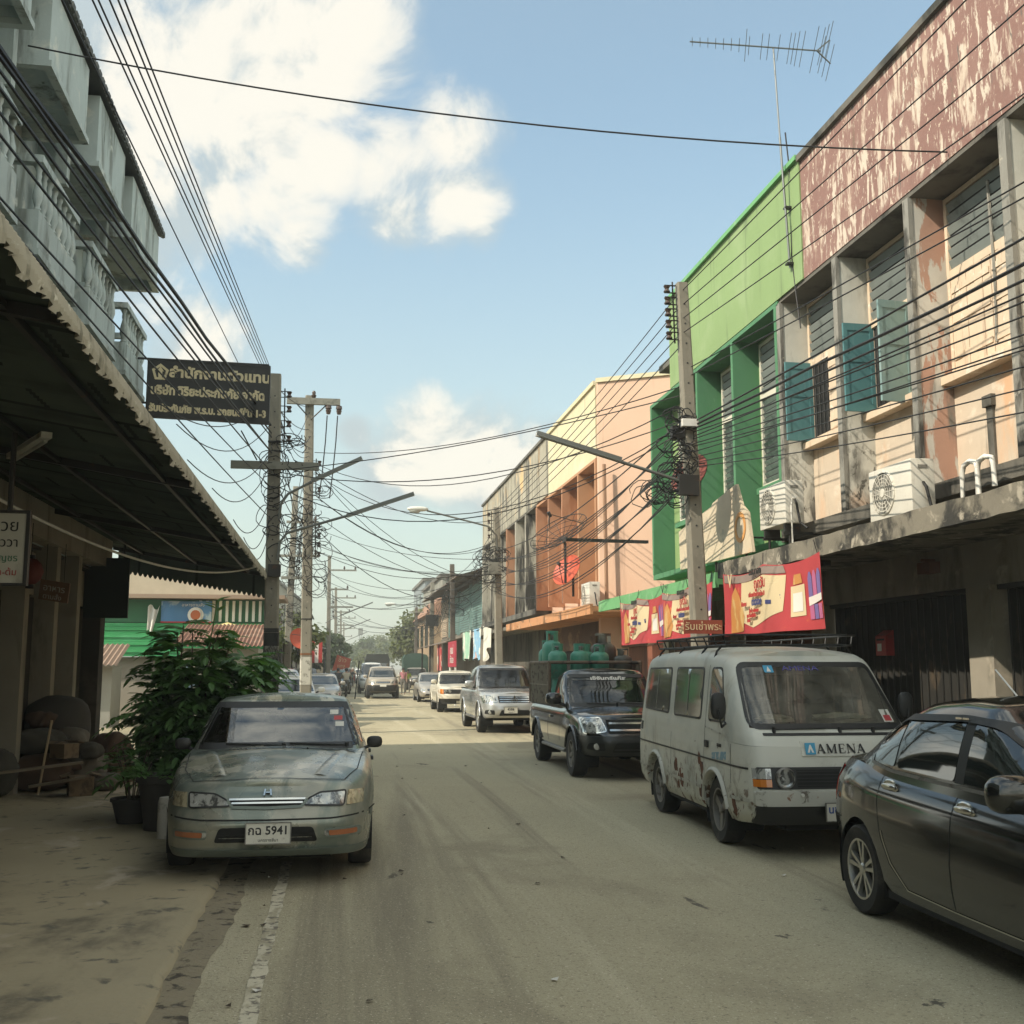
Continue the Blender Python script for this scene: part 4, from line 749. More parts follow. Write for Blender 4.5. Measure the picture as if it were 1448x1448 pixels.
# ------------------------------------------------------------------ utility poles
m_pole = mat('pole_concrete', (.235, .215, .17), .9, layers=[((.16, .15, .12), (3, 3, .7), .5, .7), ((.32, .295, .235), 6, .58, .72)], bump=(18, .4))
m_poled = mat('dark_pole_wood', (.12, .10, .08), .9, layers=[((.05, .045, .04), (5, 5, .6), .5, .7)])
m_ins = mat('brown_porcelain', (.07, .045, .035), .25, var=0)
m_holes = mat('pole_hole', (.03, .03, .027), .9, var=0)
m_arm = mat('crossarm_concrete', (.22, .215, .18), .9, layers=[((.1, .1, .085), 4, .5, .7)])
def pole(loc, h, wb, wt, label, lean=(0, 0), m=None, arms=(), racks=(), boxes=(), group='utility poles along the street', holes=True, bands=()):
    t = thing('utility_pole', label, 'utility pole', loc, 0, group)
    lx, ly = lean
    def ax(z): return Vector((lx * z / h, ly * z / h, z))
    def hw(z): return (wb + (wt - wb) * z / h) / 2
    b = MB(); q = []
    for z in (-.1, h):
        c, s = ax(z), hw(z); k = s * .78
        q += [c + Vector(v) for v in ((-s, -k, 0), (-k, -s, 0), (k, -s, 0), (s, -k, 0), (s, k, 0), (k, s, 0), (-k, s, 0), (-s, k, 0))]
    b.add(q, [(i, (i + 1) % 8, 8 + (i + 1) % 8, 8 + i) for i in range(8)] + [tuple(range(8, 16))]); b.build('shaft', m or m_pole, t, world=False)
    if holes:
        b = MB(); z = 1.6
        while z < h - .15:
            c = ax(z); s = hw(z); b.cyl(c + Vector((0, -s - .004, 0)), c + Vector((0, -s + .01, 0)), .016, n=6); z += .32
        b.build('bolt_hole', m_holes, t, world=False)['kind'] = 'stuff'
    for (z, x0, x1, th, brace, ins) in arms:
        c = ax(z); s = hw(z); b = MB(); yy = -s - .06
        b.box(c.x + x0, c.x + x1, c.y + yy - .05, c.y + yy + .05, z - th / 2, z + th / 2); ar = b.build('crossarm', m_arm, t, world=False)
        if brace:
            for sg_ in (-1, 1):
                xx = x1 * .55 if sg_ > 0 else x0 * .55
                b = MB(); b.cyl((c.x + xx, c.y + yy, z - th / 2), (c.x + sg_ * s * .5, c.y + yy, z - th / 2 - abs(xx) * .9), .018, n=5); b.build('brace', m_steel, t, world=False)
        for u, dn in ins:
            x = c.x + x0 + (x1 - x0) * u; b = MB()
            if dn: b.lathe([(.02, 0), (.075, -.02), (.085, -.10), (.05, -.11), (.075, -.14), (.05, -.24), (0, -.25)], (x, c.y + yy, z - th / 2), 'z', 10)
            else: b.lathe([(.025, 0), (.05, .02), (.07, .08), (.04, .1), (.055, .15), (.03, .2), (0, .2)], (x, c.y + yy, z + th / 2), 'z', 10)
            b.build('insulator', m_ins, ar, world=False, smooth=50)
    for (z0, n, dz, side) in racks:
        b = MB(); c0, c1 = ax(z0), ax(z0 + dz * (n - 1)); s = hw(z0); x = side * (s + .07)
        b.cyl(c0 + Vector((x, -.02, -.12)), c1 + Vector((x, -.02, .12)), .014, n=5); rk = b.build('rack', m_steel, t, world=False)
        for k in range(n):
            c = ax(z0 + dz * k); b = MB(); b.lathe([(.02, -.05), (.055, -.045), (.03, 0), (.055, .045), (.02, .05)], (c.x + side * (s + .16), c.y - .02, c.z), 'z', 10); b.build('insulator', m_ins, rk, world=False, smooth=50)
            b = MB(); b.box(c.x + side * s - .01, c.x + side * (s + .2), c.y - .04, c.y, c.z + .055, c.z + .065); b.box(c.x + side * s - .01, c.x + side * (s + .2), c.y - .04, c.y, c.z - .065, c.z - .055); b.build('strap', m_steel, rk, world=False)
    for (z, dx, dy, sx, sy, sz, mm, nm) in boxes:
        c = ax(z); b = MB(); b.box(c.x + dx - sx, c.x + dx + sx, c.y + dy - sy, c.y + dy + sy, z - sz, z + sz); b.build(nm, mm, t, bevel=.008, world=False)
    for (z0, z1, mm, nm) in bands:
        b = MB(); q = []
        for z in (z0, z1):
            c, s = ax(z), hw(z) + .006; k = s * .78
            q += [c + Vector(v) for v in ((-s, -k, 0), (-k, -s, 0), (k, -s, 0), (s, -k, 0), (s, k, 0), (k, s, 0), (-k, s, 0), (-s, k, 0))]
        b.add(q, [(i, (i + 1) % 8, 8 + (i + 1) % 8, 8 + i) for i in range(8)]); b.build(nm, mm, t, world=False)
    return t
m_paper = mat('torn_poster_paper', (.50, .48, .42), .8, layers=[((.2, .19, .16), 7, .5, .65)])
m_band = mat('black_painted_band', (.02, .02, .018), .8)
pA = pole((-1.22, 22, 0), 7.5, .30, .22, 'square concrete utility pole with black painted base right behind the awning end', (-.10, 0), None,
     [(5.62, -.82, .88, .15, False, [])], [(6.2, 4, .3, 1)], [(3.55, .05, -.2, .12, .06, .12, m_steel, 'junction_box'), (6.1, 0, -.16, .12, .02, .02, m_steel, 'clamp')], bands=[(1.25, 2.35, m_band, 'painted_band'), (2.36, 2.44, m_steel, 'steel_band'), (1.85, 2.1, m_paper, 'poster')])
b = MB(); b.cyl((-.72, -.17, 6.3), (-.40, -.17, 5.72), .014, n=5); b.build('brace', m_steel, pA, world=False)
pB = pole((-.74, 29, 0), 8.8, .30, .22, 'tall pale utility pole with a wide T crossarm behind the first left pole', (-.10, 0), None,
     [(8.62, -.58, .80, .17, True, [(.98, 1), (.78, 1), (.5, 0)])], [(6.3, 3, .35, 1), (4.6, 4, .25, 1)], [], bands=[(1.25, 1.95, m_paper, 'poster'), (2.0, 2.05, mat('rust_band', (.2, .09, .04), .8), 'rusty_band'), (2.9, 2.93, m_steel, 'steel_band')])
for x, z in ((.37, 8.25), (.64, 8.25)):
    b = MB(); b.tube([(x, -.2, z), (x - .03, -.2, z - .7), (x - .09, -.2, z - 1.5), (x - .16, -.2, z - 2.2)], .016, 5); b.build('dropper', m_cable, pB, world=False)
pole((-2.0, 46, 0), 9.1, .32, .22, 'leaning utility pole with small crossarms behind the tall T pole', (.20, 0), None, [(7.6, -.3, 1.0, .1, False, [(.9, 0)]), (6.2, -.5, 1.1, .1, False, [(.9, 0), (.6, 0)]), (5.3, -.4, .7, .12, False, [])], [(5.4, 4, .3, 1), (3.2, 5, .3, -1)])
for i, (y, h, lab) in enumerate(((70, 8.6, 'utility pole on the left with three stubby side arms'), (95, 8.4, 'utility pole on the left beyond the one with three stubby arms'), (130, 8.2, 'small far utility pole on the left near the tree tops'), (165, 8.2, 'farthest small utility pole on the left side'))):
    x = -.75 + bend(y) * .55
    pole((x, y, 0), h, .3, .2, lab, (-.1, 0), None, [(h - .9, .0, 1.7, .1, False, [(.95, 0), (.55, 0)]), (h - 2.1, .0, 1.2, .1, False, [(.95, 0)])] + ([(h - 3.2, 0, 1.5, .1, False, [])] if i < 2 else []), [(h - 3.8, 4, .3, 1)], holes=False)
pR = pole((5.52, 16.2, 0), 7.72, .27, .17, 'right side concrete utility pole with stacked insulators in front of the green shophouse', (-.24, 0), None, [], [(6.85, 5, .19, -1)], [(5.42, -.05, -.17, .13, .07, .06, m_white, 'cable_clamp'), (5.3, -.2, -.02, .1, .08, .1, m_steel, 'splice_box'), (4.45, -.12, -.18, .16, .05, .16, m_steel, 'splice_box')])
pole((5.45, 37, 0), 7.1, .28, .20, 'pale utility pole with a curved lamp arm by the hanging laundry', (-.15, 0), None, [], [(6.1, 4, .25, -1), (5.0, 3, .3, 1)], [(5.0, -.12, -.2, .22, .1, .2, m_arm, 'meter_box')], holes=False)
pole((5.75, 55, 0), 6.8, .28, .22, 'dark brown wooden pole on the right by the red shop sign', (-.1, 0), m_poled, [], [(5.2, 4, .3, -1)], [], holes=False)
pole((5.9, 70, 0), 7.0, .3, .24, 'grey utility pole on the right in front of the raw concrete block', (.05, 0), None, [], [(4.6, 4, .3, -1)], [(4.6, 0, -.2, .4, .12, .35, m_steel, 'meter_box')], holes=False)
pole((6.5, 92, 0), 6.6, .28, .22, 'dark pole on the right near the bushy tree', (0, 0), m_poled, [(6.2, -.6, .6, .1, False, [])], holes=False)
pole((7.9, 128, 0), 7.0, .28, .22, 'thin far utility pole on the right above the tree line', (0, 0), None, [(6.6, -.8, .8, .1, False, [])], holes=False)
# bundles of slack cable at the poles
def coil(c, n, rr, label, seed, zr=.6, xr=.25):
    r = random.Random(seed); b = MB()
    for k in range(n):
        cx, cz = c[0] + r.uniform(-xr, xr), c[2] + r.uniform(-zr, zr); a = r.uniform(.5, 1.) * rr; e = r.uniform(.5, 1.1); ph = r.uniform(0, 6); dr = r.uniform(-.3, .3)
        b.tube([(cx + a * math.cos(ph + t * .42) * (1 + .1 * math.sin(t)), c[1] + r.uniform(-.06, .06), cz + a * e * math.sin(ph + t * .42) + dr * t * .03) for t in range(r.randint(11, 24))], .009, 4)
    return tag(b.build('cable_coil', m_cable), label, 'cable coil', 'coils of slack cable on the poles')
coil((5.12, 16.05, 4.75), 20, .22, 'tangle of black slack cables round the right pole above its lamp arm', 1, .5, .2)
coil((5.2, 16.05, 5.5), 9, .16, 'tight black loops by the white clamp high on the right pole', 8, .12, .2)
coil((-1.1, 21.8, 5.0), 26, .28, 'loose black loops around the first left pole', 2, 1.2, .3)
coil((-.62, 28.8, 5.0), 26, .3, 'black cable loops around the tall T pole', 3, 1.5, .25)
coil((5.1, 36.8, 5.1), 26, .38, 'tangle of cables at the laundry pole', 4, .45, .35)
coil((-1.7, 45.8, 5.0), 24, .4, 'cable loops on the leaning left pole', 5, 1.5, .4)
coil((5.7, 54.7, 4.6), 12, .5, 'cable tangle on the dark brown wooden pole', 6, .5, .6)
coil((5.9, 69.7, 4.3), 14, .55, 'cable tangle on the grey pole by the concrete block', 7, .7, .8)
coil((6.1, 20.5, 5.05), 10, .3, 'cable coil hanging in mid air beside the peach wall', 9, .2, .3)

# ------------------------------------------------------------------ street lamps
m_lamp = mat('street_lamp_metal', (.16, .165, .15), .5, .5)
def tray_lamp(loc, pts, a, bq, label):
    t = thing('street_lamp', label, 'street lamp', loc, 0, 'tube street lamps on the poles'); o = Vector(loc)
    b = MB(); b.tube([Vector(p) - o for p in pts], .026, 8); b.build('arm', m_lamp, t, world=False, smooth=50)
    a, bq = Vector(a) - o, Vector(bq) - o; d = (bq - a).normalized(); u = Vector((0, 1, 0)); n = d.cross(u).normalized(); n = n if n.z > 0 else -n
    b = MB(); c = (a + bq) / 2; hl = (bq - a).length / 2
    b.obox(c + n * .03, d * hl, u * .05, n * .012); b.obox(c + n * .005 + u * .055, d * hl, u * .006, n * .035); b.obox(c + n * .005 - u * .055, d * hl, u * .006, n * .035); b.build('tray', m_lamp, t, world=False)
    b = MB(); b.cyl(c - d * hl * .94 - n * .012, c + d * hl * .94 - n * .012, .018, n=8); b.build('tube', mat('milky_tube', (.55, .56, .5), .3), t, world=False)
    for s in (-1, 1): b = MB(); b.obox(c + d * hl * .97 * s - n * .006, d * .02, u * .03, n * .03); b.build('end_cap', m_white, t, world=False)
    return t
tray_lamp((5.35, 16.1, 4.5), [(5.32, 16.06, 4.30), (5.28, 16.02, 4.44), (5.15, 16.0, 4.50), (4.65, 16, 4.65), (4.16, 16, 4.79)], (4.2, 16, 4.80), (2.90, 16, 5.17), 'tube street lamp reaching left from the right pole over the road')
tray_lamp((-1.15, 21.8, 4.9), [(-1.16, 21.78, 4.55), (-1.13, 21.76, 4.85), (-1.0, 21.75, 5.05), (-.5, 21.75, 5.33)], (-.55, 21.75, 5.31), (.42, 21.75, 5.80), 'upper of the two tube street lamps on the first left pole')
tray_lamp((-1.15, 21.8, 4.0), [(-1.16, 21.78, 3.75), (-1.13, 21.76, 4.1), (-1.0, 21.75, 4.28), (0.2, 21.75, 4.66)], (.15, 21.75, 4.64), (1.46, 21.75, 5.11), 'lower of the two tube street lamps on the first left pole')
def cobra(loc, pts, tip, label, s=1.):
    t = thing('cobra_lamp', label, 'street lamp', loc, 0, 'cobra head street lamps'); o = Vector(loc)
    b = MB(); b.tube([Vector(p) - o for p in pts], .03 * s, 8); b.build('arm', m_lamp, t, world=False, smooth=50)
    c = Vector(tip) - o; b = MB(); b.blob(c, .36 * s, .14 * s, .085 * s, 16, 8, 0, .8); b.build('head', mat('lamp_head_white', (.62, .62, .56), .4), t, world=False, smooth=70)
    b = MB(); b.blob(c + Vector((-.1 * s, 0, -.06 * s)), .2 * s, .12 * s, .10 * s, 14, 7); b.build('lens', mat('lamp_lens', (.45, .46, .42), .15), t, world=False, smooth=70)
    return t
cobra((5.3, 36.9, 6.0), [(5.32, 36.8, 5.6), (5.28, 36.75, 6.1), (5.0, 36.7, 6.4), (4.6, 36.7, 6.5), (2.9, 36.7, 6.90)], (2.6, 36.7, 6.95), 'white cobra head street lamp on a long thin arm from the laundry pole')
cobra((5.7, 69.9, 5.0), [(5.9, 69.8, 5.2), (5.4, 69.8, 5.6), (3.6, 69.8, 5.55)], (3.3, 69.8, 5.62), 'smaller far cobra head lamp reaching in from the right')
for i, (y, x0) in enumerate(((70, -.7), (95, -.1), (130, .6))): tray_lamp((x0, y, 4.5), [(x0, y - .2, 4.4), (x0 + .3, y - .2, 4.6), (x0 + 1., y - .2, 4.9)], (x0 + .9, y - .2, 4.86), (x0 + 2.9, y - .2, 5.7), ('street lamp tray slanting up from the pole with three stubby arms', 'far street lamp tray beyond the three armed pole', 'tiniest far street lamp tray on the left')[i])

# ------------------------------------------------------------------ overhead cables
WIRES = [
    ('lt', (-2.29, 27.00, 8.61), (-2.40, -6.00, 6.04), 0.05, 0.0110),
    ('lt', (-1.98, 27.00, 8.98), (-2.22, -6.00, 5.77), 0.05, 0.0110),
    ('lt', (-1.92, 27.00, 8.98), (-2.19, -6.00, 5.79), 0.05, 0.0110),
    ('lt', (-1.87, 27.00, 8.99), (-2.07, -6.00, 5.80), 0.05, 0.0110),
    ('lt', (-1.81, 27.00, 8.99), (-1.99, -6.00, 5.80), 0.05, 0.0110),
    ('lt', (-1.76, 27.00, 8.99), (-1.94, -6.00, 5.82), 0.05, 0.0110),
    ('lb', (-1.36, 21.80, 6.44), (-3.18, -6.00, 5.56), 0.18, 0.0300),
    ('lb', (-1.35, 21.80, 6.27), (-3.19, -6.00, 5.56), 0.18, 0.0220),
    ('lb', (-1.35, 21.80, 6.18), (-3.17, -6.00, 5.47), 0.18, 0.0160),
    ('lb', (-1.34, 21.80, 5.87), (-3.16, -6.00, 5.51), 0.18, 0.0180),
    ('lb', (-1.34, 21.80, 5.87), (-3.14, -6.00, 5.18), 0.18, 0.0140),
    ('lb', (-1.33, 21.80, 5.48), (-3.15, -6.00, 5.27), 0.18, 0.0140),
    ('lb', (-1.32, 21.80, 5.17), (-3.10, -6.00, 4.71), 0.18, 0.0110),
    ('lb', (-1.30, 21.80, 4.54), (-3.10, -6.00, 5.04), 0.18, 0.0110),
    ('cross', (-3.64, 12.50, 8.75), (6.78, 11.00, 7.53), 0.25, 0.0130),
    ('rt', (5.28, 16.20, 7.59), (5.28, -6.00, 7.42), 0.10, 0.0110),
    ('rt', (5.28, 16.20, 7.36), (6.99, -6.00, 8.03), 0.10, 0.0110),
    ('rt', (5.27, 16.20, 7.13), (7.10, -6.00, 7.52), 0.10, 0.0110),
    ('rt', (5.27, 16.20, 6.90), (7.01, -6.00, 6.62), 0.10, 0.0110),
    ('rm', (5.38, 16.20, 6.35), (6.64, -6.00, 5.34), 0.12, 0.0120),
    ('rm', (5.38, 16.20, 6.22), (6.62, -6.00, 5.18), 0.12, 0.0120),
    ('rb', (5.40, 16.20, 5.47), (5.91, -6.00, 5.15), 0.12, 0.0180),
    ('rb', (5.40, 16.20, 5.42), (5.86, -6.00, 4.77), 0.17, 0.0260),
    ('rb', (5.39, 16.20, 5.36), (5.88, -6.00, 4.60), 0.22, 0.0200),
    ('rb', (5.39, 16.20, 5.31), (5.85, -6.00, 4.31), 0.27, 0.0130),
    ('rb', (5.39, 16.20, 5.24), (5.82, -6.00, 4.21), 0.12, 0.0130),
    ('rb', (5.39, 16.20, 5.20), (5.80, -6.00, 3.90), 0.17, 0.0120),
    ('rb', (5.39, 16.20, 5.13), (5.77, -6.00, 3.72), 0.22, 0.0120),
    ('rb', (5.39, 16.20, 5.09), (5.77, -6.00, 3.57), 0.27, 0.0110),
    ('rb', (5.39, 16.20, 5.00), (5.74, -6.00, 3.43), 0.12, 0.0110),
    ('rb', (5.38, 16.20, 4.91), (5.73, -6.00, 3.23), 0.17, 0.0110),
    ('rb', (5.38, 16.20, 4.83), (5.70, -6.00, 2.99), 0.22, 0.0100),
    ('rb', (5.38, 16.20, 4.77), (5.68, -6.00, 2.69), 0.27, 0.0100),
    ('rf', (5.26, 16.20, 7.59), (5.26, 37.00, 6.99), 0.15, 0.0120),
    ('rf', (5.26, 16.20, 7.36), (5.26, 37.00, 6.85), 0.15, 0.0120),
    ('rf', (5.25, 16.20, 7.13), (5.26, 37.00, 6.70), 0.15, 0.0120),
    ('rf', (5.25, 16.20, 6.90), (5.26, 37.00, 6.51), 0.15, 0.0120),
    ('rf', (5.24, 16.20, 6.69), (5.26, 37.00, 6.31), 0.15, 0.0120),
    ('rg', (5.31, 16.20, 5.58), (5.34, 37.00, 5.63), 0.40, 0.0170),
    ('rg', (5.31, 16.20, 5.49), (5.34, 37.00, 5.51), 0.85, 0.0130),
    ('rg', (5.30, 16.20, 5.40), (5.34, 37.00, 5.39), 0.67, 0.0130),
    ('rg', (5.30, 16.20, 5.31), (5.34, 37.00, 5.27), 0.49, 0.0170),
    ('rg', (5.30, 16.20, 5.22), (5.34, 37.00, 5.15), 0.94, 0.0130),
    ('rg', (5.30, 16.20, 5.13), (5.34, 37.00, 5.03), 0.76, 0.0130),
    ('rg', (5.30, 16.20, 5.04), (5.34, 37.00, 4.91), 0.58, 0.0170),
    ('rg', (5.29, 16.20, 4.95), (5.34, 37.00, 4.79), 0.40, 0.0130),
    ('rg', (5.29, 16.20, 4.86), (5.34, 37.00, 4.67), 0.85, 0.0130),
    ('rg', (5.29, 16.20, 4.77), (5.34, 37.00, 4.55), 0.67, 0.0170),
    ('rg', (5.29, 16.20, 4.68), (5.34, 37.00, 4.43), 0.49, 0.0130),
    ('rg', (5.29, 16.20, 4.59), (5.34, 37.00, 4.31), 0.94, 0.0130),
    ('rg', (5.28, 16.20, 4.50), (5.34, 37.00, 4.19), 0.76, 0.0170),
    ('cr', (5.20, 16.20, 6.03), (-0.67, 29.00, 7.29), 0.35, 0.0120),
    ('cr', (5.20, 16.20, 5.89), (-1.19, 22.00, 5.56), 0.15, 0.0120),
    ('cr', (5.20, 16.20, 5.72), (-0.67, 29.00, 7.00), 0.90, 0.0120),
    ('cr', (5.19, 16.20, 5.48), (-1.19, 22.00, 5.52), 0.50, 0.0120),
    ('cr', (5.19, 16.20, 5.39), (-0.66, 29.00, 6.76), 1.25, 0.0120),
    ('cr', (5.19, 16.20, 5.30), (-1.17, 22.00, 5.21), 1.00, 0.0120),
    ('cs', (5.31, 37.00, 6.68), (-0.66, 29.00, 6.91), 0.60, 0.0130),
    ('cs', (5.31, 37.00, 5.95), (-0.65, 29.00, 6.16), 0.90, 0.0130),
    ('cs', (5.31, 37.00, 5.34), (-1.72, 46.00, 7.72), 0.50, 0.0130),
    ('cs', (5.31, 37.00, 5.10), (-1.71, 46.00, 7.28), 0.80, 0.0130),
    ('cs', (5.31, 37.00, 4.81), (-1.69, 46.00, 6.69), 0.40, 0.0130),
    ('cs', (5.31, 37.00, 4.62), (-0.63, 29.00, 5.32), 1.20, 0.0130),
    ('ll', (-1.31, 22.00, 7.28), (-0.85, 29.00, 8.52), 0.12, 0.0110),
    ('ll', (-1.30, 22.00, 6.91), (-0.84, 29.00, 7.91), 0.17, 0.0110),
    ('ll', (-1.29, 22.00, 6.53), (-0.82, 29.00, 7.30), 0.22, 0.0110),
    ('ll', (-1.28, 22.00, 6.16), (-0.81, 29.00, 6.70), 0.27, 0.0110),
    ('ll', (-1.27, 22.00, 5.79), (-0.79, 29.00, 6.10), 0.32, 0.0110),
    ('ll', (-1.26, 22.00, 5.42), (-0.78, 29.00, 5.50), 0.37, 0.0110),
    ('ll', (-1.25, 22.00, 5.05), (-0.76, 29.00, 4.91), 0.42, 0.0110),
    ('lm', (-0.79, 29.00, 8.23), (-1.82, 46.00, 8.30), 0.20, 0.0130),
    ('lm', (-0.77, 29.00, 7.66), (-1.81, 46.00, 7.83), 0.25, 0.0130),
    ('lm', (-0.76, 29.00, 7.09), (-1.80, 46.00, 7.36), 0.30, 0.0130),
    ('lm', (-0.75, 29.00, 6.53), (-1.78, 46.00, 6.89), 0.20, 0.0130),
    ('lm', (-0.73, 29.00, 5.97), (-1.77, 46.00, 6.42), 0.25, 0.0130),
    ('lm', (-0.72, 29.00, 5.41), (-1.76, 46.00, 5.96), 0.30, 0.0130),
    ('lm', (-0.70, 29.00, 4.85), (-1.74, 46.00, 5.49), 0.20, 0.0130),
    ('ln', (-1.83, 46.00, 8.60), (-0.84, 70.00, 7.98), 0.40, 0.0160),
    ('ln', (-1.81, 46.00, 8.07), (-0.83, 70.00, 7.58), 0.40, 0.0160),
    ('ln', (-1.80, 46.00, 7.54), (-0.82, 70.00, 7.18), 0.40, 0.0160),
    ('ln', (-1.79, 46.00, 7.01), (-0.81, 70.00, 6.78), 0.40, 0.0160),
    ('ln', (-1.77, 46.00, 6.48), (-0.80, 70.00, 6.39), 0.40, 0.0160),
    ('ln', (-1.76, 46.00, 5.96), (-0.79, 70.00, 5.99), 0.40, 0.0160),
    ('lo', (-0.84, 70.00, 8.21), (-0.44, 95.00, 8.13), 0.50, 0.0200),
    ('lo', (-0.83, 70.00, 7.81), (-0.43, 95.00, 7.77), 0.50, 0.0200),
    ('lo', (-0.83, 70.00, 7.41), (-0.42, 95.00, 7.41), 0.50, 0.0200),
    ('lo', (-0.82, 70.00, 7.01), (-0.41, 95.00, 7.05), 0.50, 0.0200),
    ('lo', (-0.81, 70.00, 6.61), (-0.41, 95.00, 6.69), 0.50, 0.0200),
    ('lp', (-0.44, 95.00, 8.13), (0.10, 130.00, 8.45), 0.60, 0.0250),
    ('lp', (-0.43, 95.00, 7.71), (0.10, 130.00, 8.04), 0.60, 0.0250),
    ('lp', (-0.42, 95.00, 7.29), (0.11, 130.00, 7.63), 0.60, 0.0250),
    ('lp', (-0.41, 95.00, 6.87), (0.12, 130.00, 7.22), 0.60, 0.0250),
    ('lp', (-0.40, 95.00, 6.45), (0.13, 130.00, 6.81), 0.60, 0.0250),
    ('rh', (5.33, 37.00, 6.56), (5.47, 55.00, 6.19), 0.50, 0.0160),
    ('rh', (5.34, 37.00, 6.22), (5.47, 55.00, 5.87), 0.50, 0.0160),
    ('rh', (5.34, 37.00, 5.88), (5.47, 55.00, 5.55), 0.50, 0.0160),
    ('rh', (5.34, 37.00, 5.54), (5.47, 55.00, 5.24), 0.50, 0.0160),
    ('rh', (5.34, 37.00, 5.20), (5.48, 55.00, 4.92), 0.50, 0.0160),
    ('rh', (5.34, 37.00, 4.86), (5.48, 55.00, 4.60), 0.50, 0.0160),
    ('ri', (5.47, 55.00, 6.19), (6.23, 75.00, 4.93), 0.60, 0.0180),
    ('ri', (5.47, 55.00, 5.87), (6.23, 75.00, 4.64), 0.60, 0.0180),
    ('ri', (5.47, 55.00, 5.55), (6.23, 75.00, 4.36), 0.60, 0.0180),
    ('ri', (5.47, 55.00, 5.24), (6.23, 75.00, 4.07), 0.60, 0.0180),
    ('ri', (5.48, 55.00, 4.92), (6.24, 75.00, 3.78), 0.60, 0.0180),
    ('sd', (-1.40, 22.00, 6.48), (-2.18, 15.00, 4.92), 0.45, 0.0100),
    ('sd', (-1.38, 22.00, 5.91), (-2.02, 15.00, 4.44), 0.45, 0.0100),
    ('sd', (-1.36, 22.00, 5.70), (-1.91, 17.00, 4.38), 0.45, 0.0100),
    ('sd', (-1.34, 22.00, 5.06), (-1.72, 18.50, 4.10), 0.45, 0.0100),
    ('sd', (-1.39, 22.00, 7.06), (-2.26, 14.00, 4.97), 0.45, 0.0100),
    ('sd', (-1.32, 22.00, 4.78), (-1.67, 20.00, 3.98), 0.45, 0.0100),
    ('sd', (-1.31, 22.00, 4.57), (-1.61, 20.50, 3.84), 0.45, 0.0100),
    ('ll', (-1.23, 22.00, 5.05), (-0.68, 29.00, 3.84), 0.47, 0.0100),
    ('ll', (-1.26, 22.00, 6.99), (-0.74, 29.00, 3.83), 0.42, 0.0100),
    ('ll', (-1.25, 22.00, 6.75), (-0.82, 29.00, 7.20), 0.37, 0.0100),
    ('ll', (-1.30, 22.00, 7.03), (-0.87, 29.00, 7.04), 0.56, 0.0100),
    ('ll', (-1.26, 22.00, 6.63), (-0.78, 29.00, 7.74), 0.41, 0.0100),
    ('ll', (-1.35, 22.00, 7.06), (-0.76, 29.00, 7.39), 0.21, 0.0100),
    ('ll', (-1.18, 22.00, 4.70), (-0.77, 29.00, 3.75), 0.37, 0.0100),
    ('ll', (-1.27, 22.00, 6.50), (-0.68, 29.00, 5.04), 0.58, 0.0100),
    ('ll', (-1.24, 22.00, 6.25), (-0.85, 29.00, 7.60), 0.17, 0.0100),
    ('ll', (-1.33, 22.00, 6.24), (-0.83, 29.00, 8.41), 0.44, 0.0100),
    ('lm', (-0.75, 29.00, 6.64), (-1.79, 46.00, 7.06), 0.77, 0.0120),
    ('lm', (-0.73, 29.00, 6.05), (-1.79, 46.00, 7.04), 0.54, 0.0120),
    ('lm', (-0.71, 29.00, 5.13), (-1.81, 46.00, 7.96), 0.88, 0.0120),
    ('lm', (-0.78, 29.00, 7.95), (-1.75, 46.00, 5.52), 0.79, 0.0120),
    ('lm', (-0.78, 29.00, 7.97), (-1.74, 46.00, 5.39), 0.46, 0.0120),
    ('lm', (-0.72, 29.00, 5.64), (-1.82, 46.00, 8.12), 0.23, 0.0120),
    ('lm', (-0.77, 29.00, 7.29), (-1.73, 46.00, 4.81), 0.34, 0.0120),
    ('lm', (-0.71, 29.00, 4.92), (-1.73, 46.00, 4.90), 0.86, 0.0120),
    ('cs', (5.31, 37.00, 5.80), (-0.65, 29.00, 6.16), 0.82, 0.0110),
    ('cs', (5.31, 37.00, 4.87), (-0.66, 29.00, 6.81), 1.05, 0.0110),
    ('cs', (5.31, 37.00, 4.82), (-0.61, 29.00, 4.85), 0.34, 0.0110),
    ('cs', (5.31, 37.00, 4.50), (-0.66, 29.00, 6.86), 0.64, 0.0110),
    ('cs', (5.31, 37.00, 5.22), (-0.61, 29.00, 4.70), 0.64, 0.0110),
    ('cs', (5.31, 37.00, 4.55), (-0.63, 29.00, 5.66), 0.61, 0.0110),
    ('cf', (5.47, 55.00, 5.56), (-0.83, 70.00, 7.59), 0.46, 0.0180),
    ('cf', (5.47, 55.00, 5.80), (-0.80, 70.00, 6.45), 1.20, 0.0180),
    ('cf', (5.47, 55.00, 5.78), (-0.84, 70.00, 7.88), 1.19, 0.0180),
    ('cf', (5.47, 55.00, 5.26), (-0.82, 70.00, 7.08), 0.59, 0.0180),
    ('cf', (5.47, 55.00, 5.17), (-0.80, 70.00, 6.15), 0.76, 0.0180),
    ('cf', (6.23, 75.00, 4.53), (-0.43, 95.00, 7.69), 1.13, 0.0220),
    ('cf', (6.23, 75.00, 4.90), (-0.40, 95.00, 6.64), 1.07, 0.0220),
    ('cf', (6.23, 75.00, 4.80), (-0.39, 95.00, 6.08), 1.16, 0.0220),
    ('cf', (6.23, 75.00, 4.33), (-0.39, 95.00, 5.94), 0.49, 0.0220),
]

